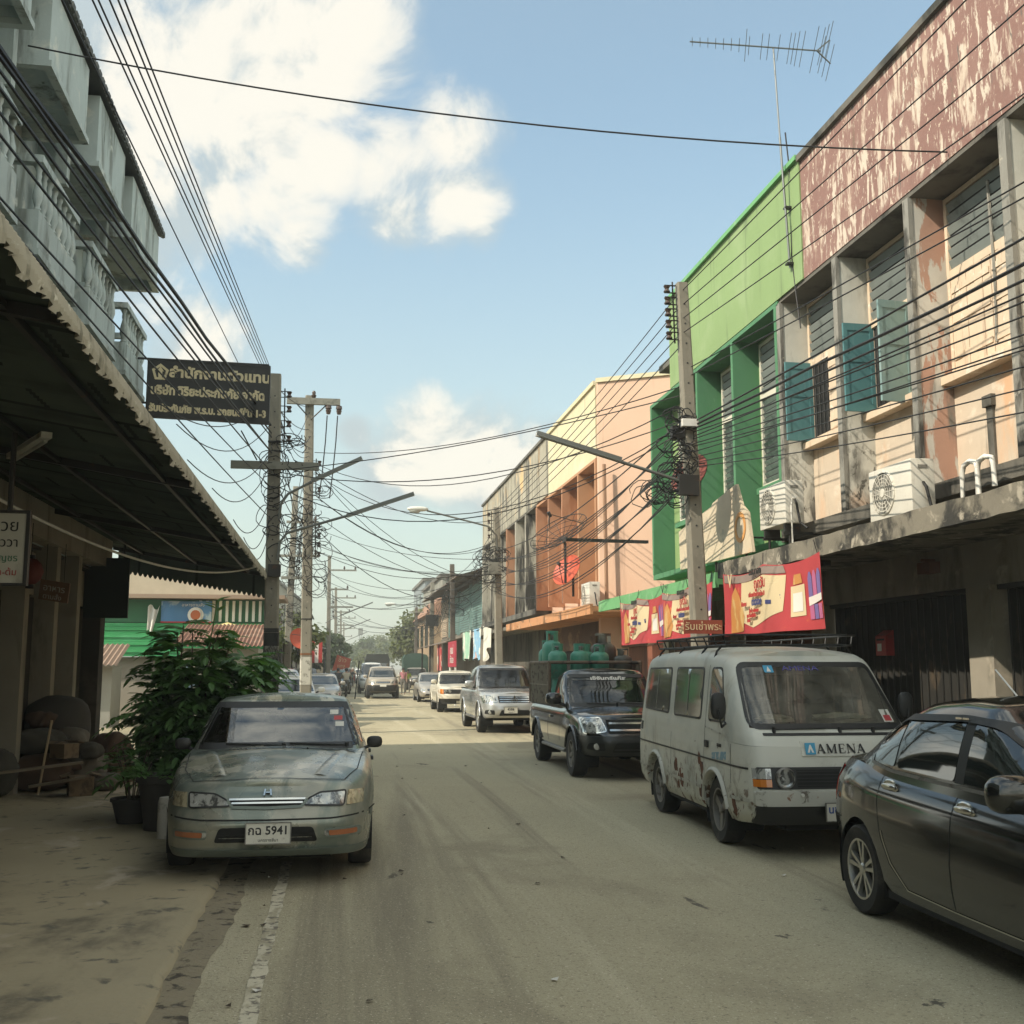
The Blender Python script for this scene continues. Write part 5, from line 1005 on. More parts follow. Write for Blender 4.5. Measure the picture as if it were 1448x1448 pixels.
WL = {'lt': ('thin overhead line running above the first left pole towards the viewer', 'thin high lines on the left'),
      'lb': ('black cable of the thick bundle sweeping past the left balconies', 'thick cable bundle on the left'),
      'cross': ('single wire crossing the whole sky from left balcony to pink parapet', None),
      'rt': ('thin line from the top insulators of the right pole past the pink parapet', 'top lines on the right'),
      'rm': ('thin line crossing the pink shophouse windows from the right pole', 'middle lines on the right'),
      'rb': ('black cable of the bundle sagging across the pink shophouse front', 'cable bundle on the right'),
      'rf': ('thin line from the right pole insulators down to the laundry pole', 'top lines beyond the right pole'),
      'rg': ('sagging cable of the tangle between right pole and laundry pole', 'tangled cables beyond the right pole'),
      'cr': ('cable spanning the street between the right pole and the left poles', 'cables spanning the street'),
      'cs': ('farther cable spanning the street from the laundry pole to the left poles', 'farther cables spanning the street'),
      'cf': ('distant cable spanning the street beyond the laundry pole', 'distant cables spanning the street'),
      'll': ('short cable between the first left pole and the tall T pole', 'cables between the left poles'),
      'lm': ('cable from the tall T pole to the leaning pole behind', 'cables behind the tall T pole'),
      'ln': ('cable from the leaning pole on down the left side', 'cables beyond the leaning pole'),
      'lo': ('cable from the three armed pole on down the left side', 'cables beyond the three armed pole'),
      'lp': ('far cable between the last left poles', 'farthest cables on the left'),
      'rh': ('cable from the laundry pole to the dark wooden pole', 'cables beyond the laundry pole'),
      'ri': ('cable from the dark wooden pole to the grey pole', 'cables beyond the dark wooden pole'),
      'sd': ('thin slack wire from the first left pole to the balcony shophouse', 'service wires by the awning')}
for k, p0, p1, sag, rad in WIRES:
    p0, p1 = Vector(p0), Vector(p1); n = 16
    pts = [p0.lerp(p1, i / n) - Vector((0, 0, 4 * sag * (i / n) * (1 - i / n))) for i in range(n + 1)]
    rad *= .72 if k[0] == 'r' else .8
    if rad > .016: pts = [p + Vector((rnd.gauss(0, .01), 0, rnd.gauss(0, .012))) for p in pts]
    tag(MB().tube(pts, rad, 5).build('overhead_cable', m_cable), WL[k][0], 'cable', WL[k][1])

# ------------------------------------------------------------------ banners, laundry, signs, dishes
m_bred = mat('red_banner_print', (.42, .045, .05), .6, layers=[((.58, .16, .05), (1, 1.5, 1.5), .60, .68)])
m_bcre = mat('cream_banner_print', (.62, .50, .30), .6, var=.05); m_bor = mat('orange_banner_print', (.50, .22, .06), .6, layers=[((.60, .40, .16), (1, 5, 2), .5, .65)])
m_bgrey = mat('faded_banner_top', (.26, .20, .17), .7); m_bpink = mat('pink_bottle_print', (.45, .12, .24), .6, var=0); m_bviol = mat('violet_bottle_print', (.17, .12, .30), .6, var=0)
m_bwhite = mat('white_banner_print', (.72, .66, .60), .6, var=0); m_bblue = mat('dark_blue_print', (.04, .05, .16), .6, var=0)
def banner(y0, y1, z0, z1, x, label, flip=False):
    """Printed vinyl sheet tied under the canopy; y1 is its far (left) end."""
    t = thing('vinyl_banner', label, 'banner', (x, (y0 + y1) / 2, z0), 0, 'red banners hung under the canopies'); w_, h = y1 - y0, z1 - z0
    wob = lambda u, v: (.06 * math.sin(u * 8 + y0) + .022 * math.sin(u * 15 + 2 * y0 + v * 2)) * (1 - v * .5) + .004 * math.sin(u * 17 + v * 4)
    def P_(u, v, d=0.): return (-d + wob(u, v), w_ * (.5 - u), h * v - .07 * v * abs(math.sin(u * 6.2832)))        # u runs from left to right as seen from the street
    b = MB(); b.grid(lambda u, v: P_(u, v), 36, 8); sh = b.build('sheet', m_bred, t, world=False, smooth=60)
    def shape(nm, poly, m, d, nu=1):
        b = MB(); pp = []
        for i, (u, v) in enumerate(poly):
            u2, v2 = poly[(i + 1) % len(poly)]; pp += [(u + (u2 - u) * k / 9, v + (v2 - v) * k / 9) for k in range(9)]
        c = (sum(p[0] for p in pp) / len(pp), sum(p[1] for p in pp) / len(pp)); rings = [[(c[0] + (u - c[0]) * s, c[1] + (v - c[1]) * s) for u, v in pp] for s in (1, .9, .8, .7, .6, .5, .4, .3, .2, .1)]
        vs = [P_(u, v, d) for rg in rings for u, v in rg] + [P_(*c, d)]; n = len(pp)
        b.add(vs, [(r_ * n + i, r_ * n + (i + 1) % n, (r_ + 1) * n + (i + 1) % n, (r_ + 1) * n + i) for r_ in range(9) for i in range(n)] + [(9 * n + i, 9 * n + (i + 1) % n, 10 * n) for i in range(n)])
        return b.build(nm, m, sh, world=False)
    shape('printed_panel', [(.20, .22), (.36, .10), (.70, .30), (.72, .84), (.22, .86)], m_bcre, .006)
    shape('printed_figure', [(.06, .04), (.22, .06), (.25, .30), (.20, .62), (.15, .80), (.10, .66), (.07, .40)], m_bor, .010)
    shape('printed_strip', [(.755, .20), (.855, .21), (.855, .66), (.755, .65)], m_bcre, .008); shape('printed_face', [(.77, .67), (.84, .68), (.83, .82), (.78, .82)], m_bor, .008)
    shape('blank_panel', [(.772, .27), (.838, .275), (.838, .55), (.772, .545)], m_bwhite, .012)
    for k in range(3):
        u = .885 + k * .038; mm = (m_bviol, m_bpink, m_bviol)[k]
        shape('printed_bottle', [(u, .14), (u + .034, .14), (u + .034, .34), (u, .34)], (m_bpink, m_bviol, m_bpink)[k], .010)
        shape('printed_bottle', [(u, .44), (u + .034, .44), (u + .034, .72), (u + .024, .80), (u + .01, .80), (u, .72)], mm, .010)
    shape('white_splash', [(.885, .33), (1., .38), (1., .47), (.885, .45)], m_bwhite, .014)
    shape('top_strip', [(.02, .86), (.72, .87), (.70, .985), (.02, .985)], m_bgrey, .010)
    def tx(s, hh, u, v, m): text(s, hh * h, (-.045, w_ * (.5 - u), h * v), (0, -1, 0), (0, 0, 1), m, parent=sh, world=False, bold=.004)
    tx('ถูกวัน', .20, .47, .73, m_red); tx('แสนทอง', .14, .42, .92, m_steel); tx('เพิ่มเครือข่ายเด็ด มือหนึ่ง', .085, .46, .575, m_red); tx('ทักเลย', .085, .29, .45, m_red); tx('000000', .13, .43, .455, m_bblue); tx('06', .12, .665, .47, m_bblue)
    for k in range(3): tx(('ลุ้นโชครับทอง', 'ทุกวันไม่มีพัก', 'ทันที')[k], .07, .40 - .03 * k, .34 - .07 * k, m_red)
    shape('pill', [(.53, .42), (.60, .42), (.60, .48), (.53, .48)], m_bblue, .012)
    tx('V', .30, .13, .84, m_bcre)
    b = MB()
    for u in (.02, .5, .98): b.cyl(P_(u, 1.), (0, w_ * (.5 - u) + .05, h + .16), .006, n=4)
    b.build('tie', m_cable, t, world=False)
banner(12.7, 16.12, 2.16, 3.10, 5.80, 'red and cream vinyl banner with a violet bottle column beside the folding gates')
banner(16.45, 19.15, 2.17, 3.02, 5.78, 'red and cream vinyl banner partly hidden behind the right pole')
banner(19.2, 22.3, 2.14, 3.02, 5.78, 'leftmost red and cream vinyl banner under the green canopy')
rs = thing('rental_sign', 'small brown red sign with cream Thai letters below the right pole', 'sign', (5.30, 15.6, 2.18), R(4))
b = MB(); b.box(-.30, .30, -.012, .012, 0, .20); b.build('panel', mat('brown_red_sign', (.26, .06, .035), .6), rs, world=False)
text('รับเช่าพระ', .15, (0, -.014, .10), (1, 0, 0), (0, 0, 1), m_bcre, parent=rs, world=False); b = MB(); b.cyl((.1, .03, -2.1), (.1, .03, .19), .015, n=6); b.build('post', m_steel, rs, world=False)
for i, (y0, y1, cols, lab) in enumerate(((45.6, 48.7, ((.30, .50, .36), (.55, .52, .42)), 'pale green flowered cloth hung to dry, leftmost of three'), (42.4, 45.2, ((.22, .42, .58), (.5, .3, .25)), 'light blue printed cloth hung to dry between two others'), (39.6, 42.0, ((.62, .60, .52), (.45, .43, .36)), 'white cloth hung to dry nearest the laundry pole'))):
    t = thing('hanging_laundry', lab, 'laundry', (5.5, (y0 + y1) / 2, 2.0), 0, 'cloths drying by the road')
    w_ = y1 - y0; b = MB(); b.grid(lambda u, v: (.07 * math.sin(u * 11 + i) * (1.2 - v), w_ * (.5 - u) * (1 if i < 2 else .72 + .28 * v), (1.2 - (.1 if i == 2 else 0)) * v - (.25 * math.sin(u * 5) * (1 - v) if i == 2 else .05 * math.sin(u * 9) * (1 - v)) + (0 if i < 2 else .05 - .18 * u * v + .1)), 24, 8)
    b.build('cloth', mat('laundry_print_%s' % ('green', 'blue', 'white')[i], cols[0], .8, layers=[((.70, .68, .58), 1.3, .48, .58), (cols[1], 2.0, .58, .66)]), t, smooth=80, world=False)
tag(MB().tube([(5.5, 49, 3.22), (5.5, 44, 3.12), (5.45, 37.1, 3.3)], .012, 5).build('washing_line', m_cable), 'washing line carrying the three drying cloths', 'washing line')
t = thing('red_shop_sign', 'dark red shop sign with pale Thai lettering under the turquoise house awning', 'sign', (5.2, 50.5, 1.7))
b = MB(); b.box(0, .04, -1.7, 1.7, 0, 1.15); b.build('panel', mat('crimson_sign', (.36, .03, .05), .6), t, world=False)
for s, h, z in (('คุณแม่', .5, .74), ('ทำผิวสวย', .42, .3)): text(s, h, (-.005, 0, z), (0, -1, 0), (0, 0, 1), m_bwhite, parent=t, world=False)
b = MB(); b.cyl((.06, 1.2, -1.7), (.06, 1.2, 1.1), .05, n=6); b.cyl((.06, -1.2, -1.7), (.06, -1.2, 1.1), .05, n=6); b.build('post', m_white, t, world=False)
t = thing('small_red_sign', 'small torn red sign under the far tin awning', 'sign', (5.5, 60, 1.5)); b = MB(); b.box(0, .04, -1.2, 1.2, 0, 1.4); b.build('panel', mat('scarlet_sign', (.45, .05, .05), .6, layers=[((.6, .5, .4), 1.2, .52, .6)]), t, world=False); b = MB(); b.cyl((.06, 0, -1.5), (.06, 0, 1.3), .05, n=6); b.build('post', m_steel, t, world=False)
m_dish = mat('orange_red_dish', (.52, .085, .035), .55, layers=[((.35, .06, .03), 3, .55, .7)]); m_dish2 = mat('dark_red_dish', (.20, .05, .035), .6)
def dish(loc, rr, d, m, label, mesh=False):
    t = thing('satellite_dish', label, 'satellite dish', loc); d = Vector(d).normalized(); a = d.cross(Vector((0, 0, 1))).normalized(); c = a.cross(d)
    if mesh:
        b = MB()
        for k in range(1, 6):
            q = k / 5; b.tube([d * (.28 * rr * q * q) + a * (rr * q * math.cos(x * .2618)) + c * (rr * q * math.sin(x * .2618)) for x in range(24)], .012 if k == 5 else .007, 4, close=True)
        for k in range(16): b.tube([d * (.28 * rr * q * q) + a * (rr * q * math.cos(k * .3927)) + c * (rr * q * math.sin(k * .3927)) for q in (0, .3, .6, 1.)], .008, 4)
    else:
        b = MB(); b.grid(lambda u, v: d * (.26 * rr * v * v) + a * (rr * v * math.cos(u * 6.2832)) + c * (rr * v * math.sin(u * 6.2832)), 28, 6); b.grid(lambda u, v: d * (.26 * rr * v * v - .015) + a * (rr * v * math.cos(u * 6.2832)) + c * (rr * v * math.sin(u * 6.2832)), 28, 6)
    b.build('reflector', m, t, world=False, smooth=60)
    b = MB()
    for k in range(3): q = k * 2.094 + .5; b.cyl(d * (.2 * rr) + a * (rr * .85 * math.cos(q)) + c * (rr * .85 * math.sin(q)), d * rr * .95, .012, n=5)
    b.cyl(d * rr * .85, d * rr * 1.02, .05, n=8); b.build('feed_arm', m_steel, t, world=False)
    b = MB(); b.cyl(-d * .02, -d * .2, .04, n=6); b.cyl(-d * .18, -d * .18 + Vector((0, 0, -rr * 1.25)), .035, n=6); b.build('mount', m_steel, t, world=False)
dish((6.35, 30.0, 4.32), .48, (-.75, -.5, .45), m_dish, 'orange red satellite dish on the orange canopy by the peach shophouse')
dish((5.62, 16.9, 4.75), .36, (-.75, -.45, .4), m_dish2, 'dark red satellite dish half hidden behind the right pole')
dish((-1.45, 45, 2.78), .44, (.35, -.85, .35), m_dish, 'orange red satellite dish on the left behind the tall T pole')
dish((6.0, 29.2, 5.15), .85, (-.5, -.35, .75), m_steel, 'large dark wire mesh satellite dish before the orange fins', True)
t = thing('striped_curtain', 'red and white striped sun curtain on the left shop beyond the T pole', 'curtain', (-1.35, 57, 1.9)); b = MB()
for k in range(7): b.cur = k % 2; b.add([(-.65 + k * .186, 0, 0), (-.464 + k * .186, 0, 0), (-.464 + k * .186, 0, 1.3), (-.65 + k * .186, 0, 1.3)], [(0, 1, 2, 3)])
b.build('cloth', [m_red, m_bwhite], t, world=False); b = MB(); b.cyl((-.7, 0, 1.32), (.7, 0, 1.32), .04, n=6); b.build('roller', m_steel, t, world=False)
t = thing('rice_shop_sign', 'slanted red sign with yellow Thai lettering far down the left side', 'sign', (.40, 72, 1.45), R(8)); t.scale = (.75, 1, .75); b = MB(); b.prism([(-.85, 0), (.6, .25), (.75, 1.0), (-.45, 1.35)], lambda x, z: (x, 0, z), lambda x, z: (x, .05, z)); b.build('panel', mat('orange_red_sign', (.45, .08, .035), .6), t, world=False)
text('ข้าว', .5, (0, -.01, .9), (1, 0, -.1), (.1, 0, 1), m_gold, parent=t, world=False); text('แกง', .4, (-.1, -.01, .4), (1, 0, -.05), (.1, 0, 1), m_gold, parent=t, world=False); b = MB(); b.cyl((-.4, .1, -1.95), (-.4, .1, .4), .04, n=6); b.build('post', m_steel, t, world=False)
t = thing('direction_sign', 'pale green road direction sign in front of the far trees', 'sign', (.0, 150, 3.2)); b = MB(); b.box(-.75, .75, -.03, .03, 0, 1.5); b.build('panel', mat('green_road_sign', (.22, .48, .40), .6), t, world=False); b = MB(); b.cyl((0, .06, -3.2), (0, .06, .1), .06, n=6); b.build('post', m_steel, t, world=False)
t.location.x = .3
bo = thing('stone_bollard', 'short pale weathered post standing beside the grey green sedan', 'bollard', (-1.60, 11.45, .05)); b = MB(); b.lathe([(.085, 0), (.085, .34), (.07, .39), (.0, .40)], (0, 0, 0), 'z', 14); b.build('post', m_paper, bo, world=False, smooth=40)
t = thing('traffic_barrier', 'slim rust red stand with a small foot beside the white pickup', 'stand', (4.05, 33.6, 0)); b = MB(); b.prism([(-.12, .08), (.14, .08), (.08, 1.3), (-.06, 1.3)], lambda x, z: (x, -.02, z), lambda x, z: (x, .02, z)); b.build('panel', m_terra, t, world=False); b = MB(); b.cyl((-.2, -.22, .02), (0, 0, .25), .015, n=5); b.cyl((.2, -.22, .02), (0, 0, .25), .015, n=5); b.cyl((0, .26, .02), (0, 0, .25), .015, n=5); b.build('foot', m_white, t, world=False)
t.name = 'advertising_stand'

# ------------------------------------------------------------------ plants and trees
def leaf_mat(name, c):
    m = mat(name, c, .55, layers=[(tuple(v * .45 for v in c), 2.0, .5, .68), ((c[0] * 1.9, c[1] * 1.6, c[2] * 1.3), 3.0, .58, .72)], var=.2, spec=.4)
    t = NT(m.node_tree); bs = t.n['Principled BSDF']; out = t.n['Material Output']
    tr = t.node('ShaderNodeBsdfTranslucent', [(c[0] * 2.2, c[1] * 2.4, c[2] * 1.2, 1)])
    t.l.new(t.node('ShaderNodeMixShader', [.25, bs.outputs[0], tr.outputs[0]]).outputs[0], out.inputs[0]); return m
m_lf = leaf_mat('shrub_leaf', (.08, .16, .05)); m_lf2 = leaf_mat('tree_leaf', (.055, .085, .028)); m_lf3 = leaf_mat('olive_tree_leaf', (.10, .115, .040)); m_bark = mat('bark', (.09, .07, .05), .95, bump=(20, .8))
def leaflet(b, p, d, n, l, w_):
    s = d.cross(n).normalized(); q = [p, p + d * l * .35 + s * w_ * .5, p + d * l * .72 + s * w_ * .38 - n * l * .05, p + d * l - n * l * .14, p + d * l * .72 - s * w_ * .38 - n * l * .05, p + d * l * .35 - s * w_ * .5]
    b.add(q, [(0, 1, 2, 3), (0, 3, 4, 5)])
def frond(b, p, d, ln, r, lw=.062, ll=.15, n=9):
    d = d.normalized(); up = Vector((0, 0, 1)); side = d.cross(up).normalized(); nn = side.cross(d).normalized(); droop = r.uniform(.15, .5); pts = []
    for k in range(n + 1):
        s = k / n; pts.append(p + d * ln * s - up * droop * ln * s * s)
    for k in range(1, n + 1):
        s = k / n; f = math.sin(math.pi * min(1, s * .85 + .1)) * .8 + .25; t = (pts[k] - pts[k - 1]).normalized()
        for sg_ in (-1, 1):
            dd = (t * .55 + side * sg_ + nn * r.uniform(-.25, .1)).normalized(); leaflet(b, pts[k], dd, nn, ll * f * r.uniform(.85, 1.15), lw * f)
    leaflet(b, pts[-1], (pts[-1] - pts[-2]).normalized(), nn, ll, lw)
def clay_pot(t, r0, h, m, c=(0, 0, 0)):
    b = MB(); b.lathe([(r0 * .68, 0), (r0 * .95, h * .86), (r0 * 1.04, h * .87), (r0 * 1.04, h), (r0 * .9, h), (r0 * .86, h * .9), (0, h * .88)], c, 'z', 20); return b.build('pot', m, t, world=False, smooth=40)
m_pot = mat('dark_plant_pot', (.035, .032, .028), .8)
sh = thing('potted_shrub', 'big leafy green shrub in a dark pot left of the grey green sedan', 'shrub', (-1.66, 12.95, .055)); sh.scale = (1.0, 1.05, 1.13); r = random.Random(21)
clay_pot(sh, .30, .42, m_pot); b = MB(); bl = MB(); stems = []
for k in range(13):
    a = r.uniform(0, 6.28); rr = r.uniform(.05, .55); top = Vector((.17 + rr * 1.3 * math.cos(a), rr * .7 * math.sin(a), r.uniform(1.25, 2.02) - .25 * rr)); base = Vector((.1 * math.cos(a), .1 * math.sin(a), .35)); mid = base.lerp(top, .5) + Vector((r.uniform(-.08, .08), r.uniform(-.08, .08), .05))
    b.tube([base, mid, top], [.018, .013, .008], 5); stems.append((base, mid, top))
    for j in range(26):
        s = .15 + .85 * (j + 1) / 26; p = base.lerp(mid, s * 2) if s < .5 else mid.lerp(top, s * 2 - 1); az = a + r.uniform(-1.9, 1.9) if r.random() < .75 else r.uniform(0, 6.28)
        frond(bl, p, Vector((math.cos(az), math.sin(az), r.uniform(-.05, .55))), r.uniform(.34, .60) * (1.05 - .3 * s), r)
for k in range(150):
    az = r.uniform(0, 6.28); p = Vector((.12 + r.uniform(-.58, .70), r.uniform(-.4, .4), r.uniform(.35, 1.55))); frond(bl, p, Vector((math.cos(az), math.sin(az), r.uniform(-.2, .4))), r.uniform(.3, .5), r)
for k in range(34): az = r.uniform(-1.2, .6); frond(bl, Vector((r.uniform(.45, .72), r.uniform(-.35, .2), r.uniform(.95, 1.55))), Vector((math.cos(az), math.sin(az), r.uniform(.0, .35))), r.uniform(.35, .5), r)
b.build('stem', m_bark, sh, world=False); bl.build('foliage', m_lf, sh, world=False)
b = MB(); tp = Vector((.32, -.1, 2.12)); b.tube([(.2, 0, 1.5), (.28, -.06, 1.85), tp], .008, 5)
for k in range(5): a = k * 1.3; leaflet(b, tp - Vector((0, 0, .03 * k)), Vector((math.cos(a), .5 * math.sin(a), .35)).normalized(), Vector((0, 0, 1)), .17, .075)
b.build('young_shoot', m_lf, sh, world=False)
sp = thing('small_potted_plant', 'thin stemmed plant in a dark tub at the left foot of the big shrub', 'potted plant', (-2.12, 12.6, .055)); clay_pot(sp, .22, .26, m_pot); b = MB(); bl = MB()
for k in range(9):
    a = k * .7; tp = Vector((.22 * math.cos(a), .18 * math.sin(a), r.uniform(.5, .95))); b.tube([(.04 * math.cos(a), .04 * math.sin(a), .2), tp * .6 + Vector((0, 0, .1)), tp], .007, 5)
    for j in range(4): az = r.uniform(0, 6.28); frond(bl, tp * r.uniform(.75, 1.), Vector((math.cos(az), math.sin(az), .3)), .26, r, .05, .09, 5)
b.build('stem', m_bark, sp, world=False); bl.build('foliage', m_lf, sp, world=False)
t = thing('large_plant_tub', 'black round tub with low leaves between the big shrub and the pale post', 'plant tub', (-1.72, 12.05, .055)); clay_pot(t, .27, .55, m_pot); bl = MB()
for k in range(16): az = r.uniform(0, 6.28); frond(bl, Vector((.1 * math.cos(az), .1 * math.sin(az), .5)), Vector((math.cos(az), math.sin(az), r.uniform(.3, 1.2))), .36, r, .06, .11, 5)
bl.build('foliage', m_lf, t, world=False)
def tree(loc, h, rx, rz, n, ls, m, label, seed, clumps=26):
    r = random.Random(seed); t = thing('tree', label, 'tree', loc, 0, 'trees down the street'); b = MB(); hb = h - rz * 1.5
    b.cyl((0, 0, -.1), (.1, 0, hb), .05 * h * .35, .03 * h * .35, 8); bl = MB()
    for k in range(clumps):
        a, u = r.uniform(0, 6.28), r.uniform(-.75, 1); q = math.sqrt(max(0, 1 - u * u)) * r.uniform(.45, 1); c = Vector((rx * q * math.cos(a), rx * q * math.sin(a), h - rz + rz * u * r.uniform(.7, 1)))
        if k % 3 == 0: b.cyl((.1, 0, hb * .8), c, .02 * h * .3, .01, 5)
        cr = rx * r.uniform(.22, .42)
        for j in range(n // clumps):
            v = Vector((r.gauss(0, 1), r.gauss(0, 1), r.gauss(0, .75))); v = v.normalized() * cr * r.uniform(.4, 1); d = Vector((r.gauss(0, 1), r.gauss(0, 1), r.gauss(-.2, .6))).normalized(); nn = (v.normalized() + Vector((0, 0, .6))).normalized()
            leaflet(bl, c + v, d, nn, ls * r.uniform(.7, 1.3), ls * .6)
    b.build('trunk', m_bark, t, world=False); bl.build('crown', m, t, world=False)
tree((7.0, 100, 0), 6.6, 2.5, 2.4, 2600, .42, m_lf3, 'bushy tree before the raw concrete block on the right', 1)
tree((7.6, 112, 0), 5.6, 2.2, 2.0, 1500, .45, m_lf2, 'lower tree behind the bushy one on the right', 2)
tree((-.6, 92, 0), 4.6, 1.5, 1.7, 1500, .35, m_lf2, 'dark round tree on the left behind the slanted red sign', 3)
tree((-.9, 112, 0), 5.0, 1.8, 2.0, 1300, .42, m_lf2, 'taller dark tree on the left further down', 4)
tree((-2.1, 48.8, 0), 4.4, 1.4, 1.4, 1700, .28, m_lf3, 'light green tree behind the red dish on the left', 5)
tree((-2.9, 40.5, 0), 3.9, .9, 1.1, 900, .2, m_lf3, 'small tree between the shed and the first left poles', 6)
for i, (x, y, h, rr, lab) in enumerate(((5.5, 185, 6.6, 3.6, 'wide far tree in the middle of the tree line'), (10.5, 170, 7.5, 3.6, 'tall far tree at the right of the tree line'), (1.5, 200, 5.2, 3.2, 'low far tree at the left of the tree line'), (8.2, 215, 7.8, 4.2, 'big pale far tree behind the tree line'), (3.4, 230, 6.0, 4.0, 'small pale tree at the end of the road'), (-2.5, 170, 6.2, 3.0, 'far tree at the left verge'), (13, 200, 9, 4.5, 'tallest far tree by the slim grey building'), (4.6, 155, 3.6, 1.8, 'small yellow green roadside tree far ahead'))):
    tree((x, y, 0), h, rr, h * .42, 1400, .55, (m_lf2, m_lf3)[i % 2], lab, 10 + i)
tw = thing('telecom_mast', 'thin red white telecom mast far above the tree line', 'mast', (5.6, 265, 0)); b = MB()
for s in (-.3, .3): b.cyl((s, 0, 0), (s * .8, 0, 10.2), .05, n=4)
for k in range(14): b.cyl((-.3, 0, k * .72), (.3, 0, k * .72 + .7), .03, n=4)
b.build('lattice', m_steel, tw, world=False); b = MB(); b.box(-.55, .55, -.3, .3, 9.2, 10.8); b.build('antenna_panels', m_lamp, tw, world=False)

# ------------------------------------------------------------------ vehicles (local axes: x forward, y to the car's left, z up)
def ip(xs): a = np.array(xs, float); return lambda x: float(np.interp(x, a[:, 0], a[:, 1]))
def sm(pts, k=3):                          # smoothed profile
    a = np.array(pts, float); xs = np.linspace(a[0, 0], a[-1, 0], 160); ys = np.interp(xs, a[:, 0], a[:, 1])
    for _ in range(k * 4): ys[1:-1] = (ys[:-2] + 2 * ys[1:-1] + ys[2:]) / 4
    return lambda x: float(np.interp(x, xs, ys))
class Loft:
    """A rounded hull: plan outlines stacked from zb(x) to zs(x); levels rows are (v, width factor, front reach, rear reach)."""
    def __init__(s, W, levels, zb, zs, nf, nr, crown=.03):
        s.W = W; s.lv = np.array(levels, float); s.zb = zb; s.zs = zs; s.nf = nf; s.nr = nr; s.crown = crown
    def par(s, v): return [float(np.interp(v, s.lv[:, 0], s.lv[:, k])) for k in (1, 2, 3)]
    def plan(s, t, v):
        wy, xf, xr = s.par(v); c, q = math.cos(t), abs(math.sin(t)); n = s.nf if c > 0 else s.nr
        return (xf if c > 0 else -xr) * math.copysign(abs(c) ** (2 / n), c), s.W * wy * q ** (2 / n)
    def pt(s, t, v, sgn=1, off=0.):
        x, y = s.plan(t, v); return (x, sgn * y, s.zb(x) + (s.zs(x) - s.zb(x)) * v)
    def v_at(s, x, z): return min(1., max(0., (z - s.zb(x)) / max(1e-6, s.zs(x) - s.zb(x))))
    def side(s, x, z):
        wy, xf, xr = s.par(s.v_at(x, z)); e, n = (xf, s.nf) if x > 0 else (-xr, s.nr)
        return s.W * wy * max(0., 1 - min(1, abs(x / e)) ** n) ** (1 / n)
    def end(s, y, z, front=True):
        x = s.lv[0, 2] if front else s.lv[0, 3]
        for _ in range(12):
            wy, xf, xr = s.par(s.v_at(x, z)); e, n = (xf, s.nf) if front else (xr, s.nr); x = e * max(0., 1 - min(.975, abs(y) / (s.W * wy)) ** n) ** (1 / n)
        return x
    def ts(s, N):
        t = np.linspace(0, math.pi, 4000); p = np.array([s.plan(a, .5) for a in t]); d = np.r_[0, np.cumsum(np.hypot(*np.diff(p, axis=0).T))]
        return np.interp(np.linspace(0, d[-1], N + 1), d, t)
    def deck(s, x, y):
        w_ = s.side(x, s.zs(x)); return s.zs(x) + s.crown * max(0, 1 - (y / max(w_, .05)) ** 2)
def hull(lo, N=110, M=16, K=10, arches=(), bed=None, capk=True, openv=None):
    """Mesh of a hull with round wheel openings; arches rows are (x, z, r). Returns a bmesh."""
    bm = bmesh.new(); ts = lo.ts(N); vs = [0] + [i / M for i in range(1, M + 1)]
    G = {}
    for sg_ in (1, -1):
        for i, t in enumerate(ts):
            for j, v in enumerate(vs):
                if sg_ < 0 and i in (0, N): G[sg_, i, j] = G[1, i, j]; continue
                G[sg_, i, j] = bm.verts.new(lo.pt(t, v, sg_))
        for i in range(N):
            for j in range(M):
                q = [G[sg_, i, j], G[sg_, i + 1, j], G[sg_, i + 1, j + 1], G[sg_, i, j + 1]]
                bm.faces.new(q if sg_ > 0 else q[::-1])
    if capk:
        rows = []
        for i in range(N + 1):
            l, r_ = G[1, i, M], G[-1, i, M]
            if l is r_: rows.append([l] * (K + 1)); continue
            row = [l]
            for k in range(1, K):
                u = 1 - 2 * k / K; y = l.co.y * u; row.append(bm.verts.new((l.co.x, y, l.co.z + lo.crown * min(1, abs(l.co.y) / (.5 * lo.W)) * (1 - u * u))))
            rows.append(row + [r_])
        for i in range(N):
            if bed and bed[0] < rows[i][0].co.x < bed[1] and bed[0] < rows[i + 1][0].co.x < bed[1]: continue
            for k in range(K):
                q = list(dict.fromkeys([rows[i][k], rows[i][k + 1], rows[i + 1][k + 1], rows[i + 1][k]]))
                if len(q) > 2:
                    try: bm.faces.new(q)
                    except ValueError: pass
    for (ax, az, ar) in arches:
        W2 = lo.W * .55
        kill = [f for f in bm.faces if all(abs(v.co.y) > W2 for v in f.verts) and math.hypot(f.calc_center_median().x - ax, f.calc_center_median().z - az) < ar and f.calc_center_median().z < az + ar]
        ring = {v for f in kill for v in f.verts}; bmesh.ops.delete(bm, geom=kill, context='FACES')
        ring = [v for v in ring if v.is_valid and v.link_faces]
        for v in ring:
            d = math.hypot(v.co.x - ax, v.co.z - az)
            if v.co.z < lo.zb(v.co.x) + .012: v.co.x = ax + math.copysign(math.sqrt(max(0, ar * ar - (v.co.z - az) ** 2)), v.co.x - ax)
            elif d > 1e-4: v.co.x = ax + (v.co.x - ax) * ar / d; v.co.z = az + (v.co.z - az) * ar / d
        ed = [e for e in bm.edges if len(e.link_faces) == 1 and all(abs(math.hypot(v.co.x - ax, v.co.z - az) - ar) < 2e-3 and abs(v.co.y) > W2 for v in e.verts)]
        ex = bmesh.ops.extrude_edge_only(bm, edges=ed)
        for v in ex['geom']:
            if isinstance(v, bmesh.types.BMVert): v.co.y -= math.copysign(.07, v.co.y)
    return bm
